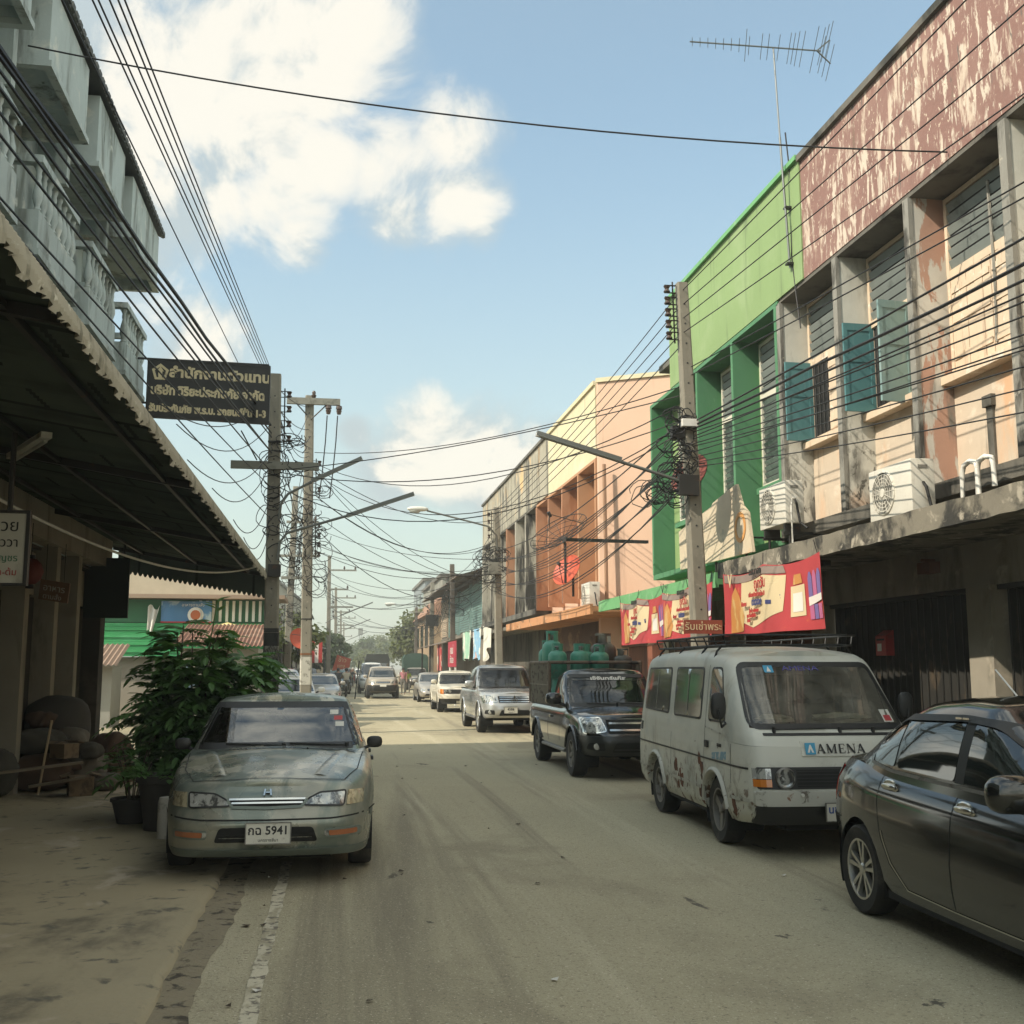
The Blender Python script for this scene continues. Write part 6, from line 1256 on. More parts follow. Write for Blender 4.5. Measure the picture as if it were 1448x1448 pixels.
def bm_obj(bm, name, m, parent, ang=38):
    bmesh.ops.remove_doubles(bm, verts=bm.verts, dist=2e-4); bmesh.ops.recalc_face_normals(bm, faces=bm.faces)
    me = bpy.data.meshes.new(name); bm.to_mesh(me); bm.free()
    for q in (m if isinstance(m, list) else [m]): me.materials.append(q)
    me.polygons.foreach_set('use_smooth', [True] * len(me.polygons)); me.set_sharp_from_angle(angle=R(ang))
    o = bpy.data.objects.new(name, me); COL.objects.link(o); o.parent = parent; return o
def in_poly(p, poly):
    c = False
    for i in range(len(poly)):
        (x1, y1), (x2, y2) = poly[i - 1], poly[i]
        if (y1 > p[1]) != (y2 > p[1]) and p[0] < (x2 - x1) * (p[1] - y1) / (y2 - y1) + x1: c = not c
    return c
def open_hole(bm, lo, poly, front=True):   # removes the skin behind a pane so that one sees in
    k = []
    for f in bm.faces:
        c = f.calc_center_median()
        if in_poly((c.y, c.z), poly) and abs(c.x - lo.end(c.y, c.z, front)) < .05: k.append(f)
    bmesh.ops.delete(bm, geom=k, context='FACES')
def rnd_poly(poly, rad, k=4):              # rounds the corners of an outline
    out = []; n = len(poly)
    for i in range(n):
        p, a, c = (Vector(poly[j]) for j in (i, i - 1, (i + 1) % n)); r0 = min(rad, (a - p).length * .45, (c - p).length * .45)
        u, v = p + (a - p).normalized() * r0, p + (c - p).normalized() * r0
        for s in range(k + 1): t = s / k; out.append(tuple(u * (1 - t) ** 2 + p * 2 * t * (1 - t) + v * t * t))
    return out
def clip(cell, poly):                      # convex clip
    area = sum(poly[i - 1][0] * poly[i][1] - poly[i][0] * poly[i - 1][1] for i in range(len(poly))); s = 1 if area > 0 else -1; out = cell
    for i in range(len(poly)):
        (ax, ay), (bx, by) = poly[i - 1], poly[i]; src, out = out, []
        f = lambda p: s * ((bx - ax) * (p[1] - ay) - (by - ay) * (p[0] - ax))
        for j in range(len(src)):
            p, q = src[j - 1], src[j]; fp, fq = f(p), f(q)
            if (fp >= 0) != (fq >= 0): t = fp / (fp - fq); out.append((p[0] + (q[0] - p[0]) * t, p[1] + (q[1] - p[1]) * t))
            if fq >= 0: out.append(q)
        if not out: return []
    return out
def patch(b, poly, fn, off=.004, depth=.012, res=.06):
    """A curved plate following a surface: fn(u, v, off) gives the point; a rim joins it back to the surface."""
    u0, u1 = min(p[0] for p in poly), max(p[0] for p in poly); v0, v1 = min(p[1] for p in poly), max(p[1] for p in poly)
    nu, nv = max(1, int((u1 - u0) / res)), max(1, int((v1 - v0) / res))
    for i in range(nu):
        for j in range(nv):
            c = [(u0 + (u1 - u0) * a / nu, v0 + (v1 - v0) * d / nv) for a, d in ((i, j), (i + 1, j), (i + 1, j + 1), (i, j + 1))]; c = clip(c, poly)
            if len(c) > 2: b.add([fn(u, v, off) for u, v in c], [tuple(range(len(c)))])
    rim = []
    for i in range(len(poly)):
        p, q = poly[i], poly[(i + 1) % len(poly)]; n = max(1, int(math.dist(p, q) / res)); rim += [(p[0] + (q[0] - p[0]) * k / n, p[1] + (q[1] - p[1]) * k / n) for k in range(n)]
    n = len(rim); b.add([fn(u, v, o_) for o_ in (off, off - depth) for u, v in rim], [(i, (i + 1) % n, n + (i + 1) % n, n + i) for i in range(n)])
    return b
def on_front(lo): return lambda y, z, o: (lo.end(y, z) + o, y, z)
def on_rear(lo): return lambda y, z, o: (lo.end(y, z, False) - o, y, z)
def on_side(lo, sg_): return lambda x, z, o: (x, sg_ * (lo.side(x, z) + o), z)
def on_deck(lo): return lambda x, y, o: (x, y, lo.deck(x, y) + o)
def mir(poly): return [(-u, v) for u, v in poly]
def seam(b, pts, fn, w_=.008, off=.0025, res=.05):
    q = []
    for i in range(len(pts) - 1):
        a, c = Vector(pts[i]), Vector(pts[i + 1]); n = max(1, int((c - a).length / res)); q += [a.lerp(c, k / n) for k in range(n)]
    q.append(Vector(pts[-1])); vs = []
    for i, p in enumerate(q):
        d = (q[min(i + 1, len(q) - 1)] - q[max(i - 1, 0)]).normalized(); nn = Vector((-d.y, d.x)) * w_ / 2; vs += [fn(*(p + nn), off), fn(*(p - nn), off)]
    b.add(vs, [(2 * i, 2 * i + 1, 2 * i + 3, 2 * i + 2) for i in range(len(q) - 1)])

m_tyre = mat('tyre_rubber', (.022, .021, .019), .85, layers=[((.075, .065, .05), 5, .5, .75)], var=.1)
m_alloy = mat('alloy_rim', (.55, .54, .50), .3, .85, var=.05); m_alloyd = mat('dull_rim', (.22, .21, .19), .5, .6, layers=[((.08, .065, .05), 8, .5, .7)])
m_under = mat('underbody', (.012, .012, .011), .9, var=0); m_trim = mat('black_car_trim', (.018, .018, .017), .55, var=0)
m_chrome = mat('chrome', (.62, .61, .57), .12, 1., var=0); m_cglass = mat('car_window_glass', (.012, .016, .015), .03, var=0, spec=.8, coat=.6)
m_lens = mat('headlamp_lens', (.50, .50, .46), .10, .35, coat=1., layers=[((.10, .10, .095), (16, 16, 9), .46, .60), ((.72, .72, .68), 18, .6, .68)])
m_amber = mat('amber_lens', (.55, .17, .02), .2, coat=.8, var=.1); m_fogd = mat('lamp_amber_dull', (.36, .12, .045), .25, coat=.6); m_rlens = mat('tail_lamp_red', (.42, .015, .012), .12, coat=1., var=.05)
m_plate = mat('plate_white', (.60, .58, .50), .5, layers=[((.35, .32, .26), 12, .58, .75)]); m_pink_ = mat('plate_ink', (.012, .012, .012), .6, var=0); m_inkb = mat('plate_ink_blue', (.02, .06, .25), .6, var=0)
def wheel(parent, x, y, sgn, r, w_, rimr, style, m_rim):
    """Tyre with a rim and spokes; sgn is the side it faces."""
    c = (x, y, r); b = MB(); h = w_ / 2
    b.lathe([(rimr, -h * .9), (r * .93, -h), (r * .985, -h * .8), (r, -h * .45), (r, h * .45), (r * .985, h * .8), (r * .93, h), (rimr * 1.12, h * 1.02), (rimr, h * .92)], c, 'y', 40)
    t = b.build('wheel', m_tyre, parent, world=False, smooth=35)
    b = MB(); f = sgn * h * .92
    b.lathe([(rimr, f), (rimr * .93, f * .98), (rimr * .90, f * .55), (rimr * .88, -f * .3)], c, 'y', 40)
    def bar(a, r0, r1, w0, w1, z0, z1, th):
        ca, sa = math.cos(a), math.sin(a); P = lambda rr, ww, yy: (x + rr * ca - ww * sa, y + sgn * yy, r + rr * sa + ww * ca)
        b.add([P(r0, -w0, z0), P(r0, w0, z0), P(r1, w1, z1), P(r1, -w1, z1), P(r0, -w0, z0 - th), P(r0, w0, z0 - th), P(r1, w1, z1 - th), P(r1, -w1, z1 - th)], [(0, 1, 2, 3), (0, 4, 5, 1), (1, 5, 6, 2), (2, 6, 7, 3), (3, 7, 4, 0), (4, 7, 6, 5)])
    hh = h * .92
    if style == 'ten':
        for k in range(5):
            for s in (-1, 1): bar(1.2566 * k + .3 + s * .2, rimr * .12, rimr * .93, rimr * .05, rimr * .07, hh * .78, hh * .90, .03)
    elif style == 'three':
        for k in range(3): bar(2.0944 * k + .5, rimr * .1, rimr * .93, rimr * .17, rimr * .20, hh * .7, hh * .8, .04)
    elif style == 'six':
        for k in range(6): bar(1.0472 * k + .2, rimr * .1, rimr * .93, rimr * .14, rimr * .17, hh * .72, hh * .84, .04)
    else:
        b.lathe([(rimr * .9, f * .6), (rimr * .72, f * .45), (rimr * .55, f * .75), (0, f * .78)], c, 'y', 28)
    b.lathe([(0, f * .93), (rimr * .14, f * .92), (rimr * .20, f * .78), (rimr * .2, f * .5)], c, 'y', 20)
    b.build('rim', m_rim, t, world=False, smooth=30)
    b = MB(); b.lathe([(rimr * .9, f * .25), (0, f * .25)], c, 'y', 28); b.build('brake_disc', m_under, t, world=False)
def under(parent, lo, x0, x1, z0, z1, arches):
    b = MB(); w_ = lo.W * .93; xs = sorted([x0, x1] + [a[0] + s * (a[2] + .02) for a in arches for s in (-1, 1)]); n = len(xs)
    for i in range(n - 1):
        mid = (xs[i] + xs[i + 1]) / 2; inside = any(abs(mid - a[0]) < a[2] for a in arches); ww = w_ * (.66 if inside else .62 if mid > max(a[0] for a in arches) or mid < min(a[0] for a in arches) else 1.)
        b.box(xs[i], xs[i + 1] - .001, -ww, ww, z0, z1)
    for (ax, az, ar) in arches:
        for s in (-1, 1): b.lathe([(ar + .006, s * (lo.side(ax, az + ar * .8) - .02)), (ar + .012, s * w_ * .62), (0, s * w_ * .62)], (ax, 0, az), 'y', 32, R(-25), R(205))
    return b.build('underbody', m_under, parent, world=False)
def mirror(parent, x, y, z, sgn, m, s=1., fold=.0):
    b = MB(); b.blob((x, sgn * (y + .12 * s), z + .08 * s), .06 * s, .11 * s, .08 * s, 14, 8, 0, .7); o = b.build('wing_mirror', m, parent, world=False, smooth=60)
    b = MB(); b.cyl((x + .02, sgn * (y - .03), z - .01), (x, sgn * (y + .06 * s), z + .03 * s), .025 * s, .02 * s, 8); b.build('mirror_foot', m_trim, o, world=False)
    b = MB(); b.lathe([(0, 0), (.055 * s, 0)], (x - .055 * s, sgn * (y + .12 * s), z + .08 * s), 'x', 14); b.build('mirror_glass', m_chrome, o, world=False)
def plate_(parent, fn, txt, sub, ink, w_=.34, h=.15, t_=0.):
    """fn(u, v) -> point on the plate plane facing the car's front (+x)."""
    o, ux_, uz_ = fn; o, ux_, uz_ = Vector(o), Vector(ux_).normalized(), Vector(uz_).normalized(); n = ux_.cross(uz_)
    b = MB(); b.obox(o, ux_ * (w_ / 2), n * .006, uz_ * (h / 2)); pl = b.build('number_plate', m_plate, parent, world=False)
    b = MB()
    for s in (-1, 1): b.obox(o + uz_ * s * (h / 2 + .004) + n * .002, ux_ * (w_ / 2 + .008), n * .008, uz_ * .004); b.obox(o + ux_ * s * (w_ / 2 + .004) + n * .002, ux_ * .004, n * .008, uz_ * (h / 2))
    b.build('plate_frame', m_alloyd, pl, world=False)
    text(txt, h * .60, o + uz_ * h * .13 + n * .007, ux_, uz_, ink, 'plate_lettering', pl, .001, world=False, bold=.002)
    text(sub, h * .22, o - uz_ * h * .34 + n * .007, ux_, uz_, ink, 'plate_lettering', pl, .001, world=False)
def interior(parent, x0, x1, w_, z0, zt, seats=True, m=None):
    m = m or mat('car_seat_fabric', (.06, .055, .05), .9)
    b = MB(); b.box(x0, x1, -w_, w_, z0, z0 + .06)
    if seats:
        for s in (-1, 1):
            yy = s * w_ * .48; xs = x1 - .75
            b.obox((xs, yy, z0 + .3), (.07, 0, -.02), (0, .22, 0), (-.10, 0, .33)); b.blob((xs - .15, yy, z0 + .73), .05, .13, .1, 10, 6)
    b.build('interior', m, parent, world=False, smooth=50)
    b = MB(); b.obox((x1 - .12, 0, z0 + .20), (.16, 0, 0), (0, w_ * .96, 0), (0, 0, .12)); b.build('dashboard', m_trim, parent, world=False)
    b = MB(); b.tube([Vector((x1 - .33, -w_ * .46, z0 + .36)) + Vector((.07 * math.sin(a * .2618), .17 * math.cos(a * .2618), .16 * math.sin(a * .2618))) for a in range(24)], .014, 5, close=True); b.build('steering_wheel', m_trim, parent, world=False)
m_wsglass = mat('windscreen_glass', (.80, .86, .83), .02, trans=1., var=0, spec=.7)
def see_through(name, tint, alpha, refl=.045):        # tinted pane: mostly clear with a mirror-like surface
    if name in MATS: return MATS[name]
    m = mat(name, tint, .02, var=0); t = NT(m.node_tree); out = t.n['Material Output']
    gl = t.node('ShaderNodeBsdfGlossy', {'Roughness': .02}).outputs[0]; tr = t.node('ShaderNodeBsdfTransparent', [(*tint, 1)]).outputs[0]; df = t.node('ShaderNodeBsdfDiffuse', [(.28, .26, .21, 1)]).outputs[0]
    gm = t.node('ShaderNodeNewGeometry'); cs = t.math('ABSOLUTE', t.vec('DOT_PRODUCT', gm.outputs['Normal'], gm.outputs['Incoming'], out=1)); fr = t.math('MULTIPLY_ADD', t.math('POWER', t.math('SUBTRACT', 1., cs), 5.), .95, refl)
    co = t.node('ShaderNodeTexCoord').outputs['Object']; du = t.ramp(t.noise(co, 5., 6.), .3, .8, alpha * .5, alpha * 1.5)
    body = t.node('ShaderNodeMixShader', [du, tr, df]).outputs[0]
    t.l.new(t.node('ShaderNodeMixShader', [t.math('ADD', fr, .03), body, gl]).outputs[0], out.inputs[0]); return m
m_ws = see_through('windscreen_pane', (.55, .60, .56), .03); m_wsa = see_through('sky_reflecting_windscreen', (.22, .25, .23), .03, .13); m_wsd = see_through('dusty_windscreen_pane', (.52, .54, .48), .34); m_wst = see_through('tinted_pane', (.16, .18, .17), .02)

def wipers(parent, lo, ys, z, ln, tilt=.12):
    for y0, dirn in ys:
        b = MB(); pts = [Vector((lo.end(y0 + dirn * ln * s, z + tilt * ln * s * .35) + .022, y0 + dirn * ln * s, z + tilt * ln * s * .35)) for s in (0, .25, .5, .75, 1)]; b.tube(pts, .008, 5)
        p = pts[0]; b.cyl(p + Vector((.0, 0, -.03)), p + Vector((0, 0, .02)), .018, n=8); b.build('wiper', m_trim, parent, world=False)

# ------------------------------------------------------------------ grey green sedan parked at the left
m_acc = mat('faded_grey_green_car_paint', (.185, .215, .180), .33, .35, coat=.25, rvar=.14, layers=[((.32, .31, .25), (1.1, 1.4, 1.1), .48, .60), ((.46, .44, .35), (1.5, 1.8, 1.5), .52, .56, (.74, .82)), ((.16, .18, .155), (3, 3, 3), .56, .7)], var=.06)
m_accb = mat('grey_green_bumper', (.165, .195, .170), .5, .15, layers=[((.24, .235, .19), (2.5, 2.5, 4), .55, .66), ((.06, .062, .05), (6, 6, 6), .62, .72)], var=.06)
def sedan_accord():
    t = thing('sedan_car', 'grey green old sedan with patchy faded bonnet parked with left wheels on the pavement', 'car', (-.50, 11.40, .012), R(-90 - .3))
    zs = sm([(-2.4, .86), (-2.2, .93), (-1.4, .96), (-.9, .95), (.75, .935), (1.2, .90), (1.7, .83), (2.1, .755), (2.4, .70)]); zb = sm([(-2.4, .30), (-2.0, .22), (2.0, .20), (2.4, .22)])
    tub = Loft(.868, [(0, .965, 2.22, -2.20), (.10, .985, 2.27, -2.27), (.30, .992, 2.315, -2.31), (.52, 1., 2.33, -2.33), (.74, .995, 2.275, -2.29), (.88, .972, 2.235, -2.26), (.96, .94, 2.20, -2.22), (1, .905, 2.165, -2.18)], zb, zs, 5.6, 5, .055)
    ar = [(1.365, .315, .345), (-1.35, .315, .345)]
    bm = hull(tub, 130, 20, 12, ar)
    gz = lambda x: tub.zs(x) - .02
    rz = sm([(-1.7, 1.28), (-1.0, 1.365), (-.3, 1.385), (.4, 1.36), (.8, 1.31)])
    gh_ = Loft(.80, [(0, .99, 1.06, -1.72), (.2, .965, .87, -1.58), (.5, .91, .59, -1.36), (.78, .845, .335, -1.15), (.92, .795, .20, -1.04), (1, .735, .13, -.98)], gz, rz, 6, 5, .045)
    g2 = hull(gh_, 90, 14, 10); me = bpy.data.meshes.new('x'); g2.to_mesh(me); g2.free(); bm.from_mesh(me); bpy.data.meshes.remove(me)
    # open the windscreen so that one sees in
    ws = [(-.715, .975), (.715, .975), (.60, 1.325), (-.60, 1.325)]; open_hole(bm, gh_, ws)
    bm_obj(bm, 'body', m_acc, t, 40)
    under(t, tub, -2.05, 2.05, .17, .34, ar)
    for x in (1.365, -1.35):
        for s in (1, -1): wheel(t, x, s * .745, s, .312, .195, .195, 'six', m_alloyd)
    F, Dk = on_front(tub), on_deck(tub); G_ = on_front(gh_)
    ws = [(-.715, .975), (.715, .975), (.60, 1.325), (-.60, 1.325)]
    b = MB(); patch(b, rnd_poly([(-.735, .955), (.735, .955), (.615, 1.342), (-.615, 1.342)], .06), lambda y, z, o: G_(y, z, o), .003, .004); 
    # rubber surround only: four strips
    b = MB(); seam(b, ws + [ws[0]], G_, .055, .006); b.build('windscreen_seal', m_trim, t, world=False)
    b = MB(); patch(b, rnd_poly(ws, .05), G_, .002, .004, .05); b.build('windscreen', m_wsa, t, world=False, smooth=60)
    interior(t, -1.3, .85, .62, .44, 1.2)
    b = MB(); b.box(-.75, -.62, -.6, .6, .55, 1.12); b.build('rear_bench', mat('car_seat_fabric', (.06, .055, .05), .9), t, world=False, bevel=.03)
    b = MB()
    for s, zc in ((.585, 1.21), (.60, 1.165), (.62, 1.12)): patch(b, [(-s - .05, zc), (-s + .03, zc), (-s + .03, zc + .035), (-s - .05, zc + .035)], G_, .004, .002)
    b = MB(); 
    for k, (yy, zz, mm, nm) in enumerate(((.50, 1.235, m_plate, 'tax_sticker'), (.54, 1.185, m_red, 'tax_sticker'), (.555, 1.13, m_plate, 'tax_sticker'))):
        b = MB(); patch(b, [(yy - .045, zz), (yy + .035, zz), (yy + .035, zz + .04), (yy - .045, zz + .04)], G_, .005, .002); b.build(nm, mm, t, world=False)
    # seen from the front the car's left is at the right of the picture; headlamps, corner lamps, grille
    for s in (1, -1):
        hl = [(s * .285, .608), (s * .60, .596), (s * .615, .706), (s * .41, .698), (s * .315, .652)]
        b = MB(); patch(b, rnd_poly(hl, .02), F, .008, .03, .04); b.build('headlight', m_lens, t, world=False, smooth=40)
        b = MB(); seam(b, rnd_poly(hl, .02) + [rnd_poly(hl, .02)[0]], F, .012, .011); b.build('headlight_seal', m_trim, t, world=False)
        b = MB(); patch(b, [(s * .620, .597), (s * .755, .60), (s * .765, .70), (s * .632, .706)], F, .008, .03, .03); b.build('corner_light', mat('corner_lamp_lens', (.46, .40, .26), .15, .1, coat=.8, layers=[((.2, .17, .1), (14, 14, 14), .5, .65)]), t, world=False, smooth=40)
        b = MB(); patch(b, rnd_poly([(s * .46, .355), (s * .735, .36), (s * .735, .43), (s * .45, .425)], .02), F, .010, .02, .03); b.build('fog_light_frame', m_accb, t, world=False)
        b = MB(); patch(b, rnd_poly([(s * .49, .372), (s * .71, .375), (s * .71, .415), (s * .485, .412)], .012), F, .016, .02, .03); b.build('fog_light', m_fogd, t, world=False)
        b = MB(); patch(b, [(s * .455, .372), (s * .485, .372), (s * .485, .412), (s * .452, .412)], F, .017, .02, .03); b.build('fog_light', m_lens, t, world=False)
        mirror(t, .62, .80, .93, s, m_trim, .68)
        so_ = on_side(tub, s); b = MB()
        for x0 in (1.02, -.05, -.95): seam(b, [(x0, .28), (x0 - .02, .9)], so_, .008)
        seam(b, [(1.0, .30), (-.95, .30)], so_, .008); b.build('door_gap', m_under, t, world=False)
        b = MB(); seam(b, [(1.9, .50), (1.72, .50)], so_, .05, .006); seam(b, [(1.0, .50), (-.98, .50)], so_, .05, .006); b.build('side_moulding', m_accb, t, world=False)
        gs = on_side(gh_, s)
        for poly in ([(.68, .985), (.0, .985), (.0, 1.31), (.26, 1.31)], [(-.06, .985), (-.95, .985), (-.90, 1.25), (-.70, 1.31), (-.06, 1.31)]):
            b = MB(); patch(b, rnd_poly(poly, .04), gs, .004, .01); b.build('side_window', m_cglass, t, world=False, smooth=60)
        for x in (.12, -.85):
            b = MB(); b.obox((x, s * (tub.side(x, .80) + .02), .80), (.09, 0, 0), (0, .012, 0), (0, 0, .018)); b.build('door_handle', m_trim, t, world=False, bevel=.006)
    b = MB(); patch(b, [(-.275, .60), (.275, .60), (.30, .655), (-.30, .655)], F, .004, .02, .04); b.build('grille', m_under, t, world=False)
    b = MB(); seam(b, [(-.275, .628), (.275, .628)], F, .013, .018); seam(b, [(-.295, .655), (.295, .655)], F, .014, .014); b.build('grille_bar', m_chrome, t, world=False)
    b = MB(); seam(b, [(-.31, .65), (-.265, .597), (0, .588), (.265, .597), (.31, .65)], F, .022, .012); b.build('grille_surround', m_accb, t, world=False)
    # bonnet badge: a plain upright letter form in a rounded frame
    b = MB(); P0 = lambda y, z, o: (tub.end(y, .690) - .015 + (.705 - z) * .8 + o, y, z + .0)
    for pl in ([(-.033, .682), (-.021, .682), (-.013, .728), (-.027, .728)], [(.033, .682), (.021, .682), (.013, .728), (.027, .728)], [(-.02, .70), (.02, .70), (.02, .708), (-.02, .708)]): patch(b, pl, P0, .03, .02)
    b.build('badge', m_chrome, t, world=False)
    b = MB(); patch(b, rnd_poly([(-.40, .33), (.40, .33), (.36, .445), (-.36, .445)], .03), F, .004, .02, .05); b.build('air_intake', m_under, t, world=False)
    b = MB(); seam(b, [(-.86, .53), (-.5, .505), (0, .50), (.5, .505), (.86, .53)], F, .012, .004); b.build('bumper_groove', m_under, t, world=False)
    b = MB(); patch(b, [(-.80, .215), (.80, .215), (.80, .275), (-.80, .275)], F, .022, .05, .05); b.build('front_lip', m_accb, t, world=False, smooth=50)
    b = MB()
    for s in (1, -1): seam(b, [(2.04, s * .60), (1.7, s * .71), (1.0, s * .765)], Dk, .008, .004)
    seam(b, [(2.04, -.60), (2.10, -.40), (2.135, -.25), (2.15, 0), (2.135, .25), (2.10, .40), (2.04, .60)], Dk, .009, .006); b.build('bonnet_gap', m_under, t, world=False)
    for s in (1, -1):
        b = MB(); b.grid(lambda u, v: Dk(1.02 + .98 * u, s * (.60 - .20 * u + (v - .5) * .10), .012 * math.sin(math.pi * v) * (1 - .3 * u)), 14, 4); b.build('bonnet_crease', m_acc, t, world=False, smooth=80)
        b = MB(); b.lathe([(0, .016), (.008, .01), (.01, 0)], (1.10, s * .27, tub.deck(1.10, .27)), 'z', 8); b.build('washer_jet', m_trim, t, world=False)
    wipers(t, gh_, ((.12, -1), (-.47, -1)) if 0 else ((.62, -1), (.05, -1)), .978, .52, .10)
    b = MB(); b.grid(lambda u, v: (1.02 + .06 * v, -.70 + 1.4 * u, tub.deck(1.05, -.70 + 1.4 * u) + .012), 14, 1); b.build('cowl', m_trim, t, world=False)
    plate_(t, ((2.365, .02, .405), (0, 1, 0), (-.05, 0, 1)), 'กฉ 5941', 'นครราชสีมา', m_pink_, .335, .150)
    b = MB(); b.cyl((-.3, .70, 1.36), (-.5, .74, 1.75), .006, n=5); b.build('aerial', m_trim, t, world=False)
sedan_accord()

# ------------------------------------------------------------------ glossy black sedan at the right
m_city = mat('black_car_paint', (.011, .012, .011), .14, .1, coat=.75, var=.0, layers=[((.035, .033, .028), (1.5, 1.5, 1.5), .55, .75)])
def sedan_city():
    t = thing('sedan_car', 'glossy black sedan with alloy wheels cut off by the right edge of the photo', 'car', (4.44, 6.22, 0), R(-90 - 1.5))
    zs = sm([(-2.25, .98), (-2.0, 1.03), (-1.5, 1.03), (-1.0, .99), (0, .955), (.9, .93), (1.4, .86), (1.9, .74), (2.25, .66)]); zb = sm([(-2.25, .30), (-1.9, .22), (2.0, .20), (2.25, .24)])
    tub = Loft(.855, [(0, .93, 2.08, -2.04), (.08, .955, 2.13, -2.12), (.25, .985, 2.18, -2.18), (.45, 1., 2.2, -2.2), (.66, .988, 2.16, -2.185), (.82, .965, 2.10, -2.16), (.93, .925, 2.05, -2.11), (1, .875, 2.0, -2.05)], zb, zs, 4.2, 4.2, .05)
    ar = [(1.29, .31, .345), (-1.27, .31, .345)]; bm = hull(tub, 150, 22, 12, ar)
    gz = lambda x: tub.zs(x) - .03
    rz = sm([(-1.9, 1.22), (-1.3, 1.38), (-.7, 1.455), (-.2, 1.475), (.3, 1.455), (.7, 1.40)])
    gh_ = Loft(.772, [(0, 1.0, 1.35, -1.86), (.2, .975, 1.12, -1.76), (.5, .92, .78, -1.54), (.78, .85, .46, -1.24), (.92, .79, .28, -1.04), (1, .72, .2, -.92)], gz, rz, 5, 4.2, .05)
    g2 = hull(gh_, 110, 16, 10); me = bpy.data.meshes.new('x'); g2.to_mesh(me); g2.free(); bm.from_mesh(me); bpy.data.meshes.remove(me)
    bm_obj(bm, 'body', m_city, t, 40); under(t, tub, -1.95, 1.95, .18, .34, ar)
    for x in (1.29, -1.27):
        for s in (1, -1): wheel(t, x, s * .735, s, .302, .185, .205, 'ten', m_alloy)
    for s in (1, -1):
        so_, gs = on_side(tub, s), on_side(gh_, s)
        for poly, nm in (([(.86, 1.005), (.06, 1.015), (.06, 1.375), (.30, 1.36), (.55, 1.22)], 'front'), ([(-.05, 1.018), (-.78, 1.035), (-.78, 1.37), (-.05, 1.39)], 'rear'), ([(-.83, 1.036), (-1.16, 1.075), (-1.18, 1.16), (-1.02, 1.29), (-.83, 1.36)], 'quarter')):
            b = MB(); patch(b, rnd_poly(poly, .035), gs, .005, .012, .05); b.build('side_window', m_cglass, t, world=False, smooth=60)
        b = MB(); patch(b, [(.055, 1.01), (-.045, 1.01), (-.045, 1.40), (.055, 1.39)], gs, .004, .006, .05); b.build('door_pillar', m_trim, t, world=False)
        b = MB(); seam(b, [(.95, .985), (.3, .985), (-.3, .995), (-.85, 1.01), (-1.2, 1.045), (-1.245, 1.10)], gs, .022, .010); b.build('belt_strip', m_alloyd, t, world=False)
        b = MB(); seam(b, rnd_poly([(.60, 1.225), (.30, 1.37), (-.05, 1.392), (-.85, 1.368), (-1.08, 1.285), (-1.20, 1.17)], .08)[3:-3], gs, .04, .022, .04); b.build('rain_visor', m_trim, t, world=False, smooth=60)
        for x in (-.10, -.02): b = MB(); b.obox((x - .02, s * (gh_.side(x, 1.385) + .03), 1.388), (.035, 0, 0), (0, .003, 0), (0, 0, .006)); b.build('visor_clip', m_chrome, t, world=False)
        b = MB(); seam(b, [(0.0, .285), (.02, .6), (.0, .955)], so_, .007)
        seam(b, [(-.60, .285), (-.78, .42), (-.90, .62), (-.955, .80), (-.96, .99)], so_, .007); seam(b, [(1.0, .285), (.98, .6), (1.05, .93)], so_, .007); b.build('door_gap', m_under, t, world=False)
        b = MB(); seam(b, [(1.0, .272), (0, .272), (-.58, .285), (-.76, .43), (-.87, .62)], so_, .008, .005); b.build('door_edge_trim', m_chrome, t, world=False)
        for x, z in ((.14, .868), (-.80, .905)):
            b = MB(); b.lathe([(.0, .004), (.05, .006), (.058, .0)], (0, 0, 0), 'y', 20); b.v = [(x + p[0] * 1.9, s * (tub.side(x, z) + .002 + abs(p[1])), z + p[2] * .95) for p in b.v]; hc = b.build('handle_cup', m_chrome, t, world=False)
            b = MB(); b.blob((x, s * (tub.side(x, z) + .018), z + .006), .098, .012, .02, 14, 6, 0, .7); b.build('door_handle', m_chrome, t, world=False, smooth=60)
        b = MB(); patch(b, rnd_poly([(-1.98, .68), (-1.86, .86), (-1.74, .975), (-2.0, .975), (-2.06, .80)], .02), so_, .007, .02, .03); b.build('tail_light', m_rlens, t, world=False, smooth=50)
        b = MB(); patch(b, rnd_poly([(s * .50, .70), (s * .72, .70), (s * .70, .93), (s * .52, .93)], .03), on_rear(tub), .008, .02, .04); b.build('tail_light', m_rlens, t, world=False, smooth=50)
        b = MB(); seam(b, [(-1.62, .62), (-1.9, .60), (-2.1, .585)], so_, .008); b.build('bumper_gap', m_under, t, world=False)
        mirror(t, .86, .80, .945, s, m_city, 1.25)
        b = MB(); patch(b, rnd_poly([(s * .45, .60), (s * .76, .64), (s * .72, .76), (s * .5, .68)], .03), on_front(tub), .008, .02, .04); b.build('headlight', m_lens, t, world=False, smooth=50)
    b = MB(); patch(b, rnd_poly([(-.62, 1.06), (.62, 1.06), (.52, 1.36), (-.52, 1.36)], .06), on_front(gh_), .004, .01, .05); b.build('windscreen', m_cglass, t, world=False, smooth=60)
    b = MB(); patch(b, rnd_poly([(-.60, 1.10), (.60, 1.10), (.50, 1.36), (-.50, 1.36)], .06), on_rear(gh_), .004, .01, .05); b.build('rear_window', m_cglass, t, world=False, smooth=60)
    b = MB(); b.cyl((-.55, .0, 1.50), (-.80, .0, 1.68), .006, n=5); b.build('aerial', m_white, t, world=False)
    b = MB(); patch(b, rnd_poly([(-.5, .3), (.5, .3), (.45, .5), (-.45, .5)], .03), on_front(tub), .006, .02, .05); b.build('grille', m_under, t, world=False)
sedan_city()

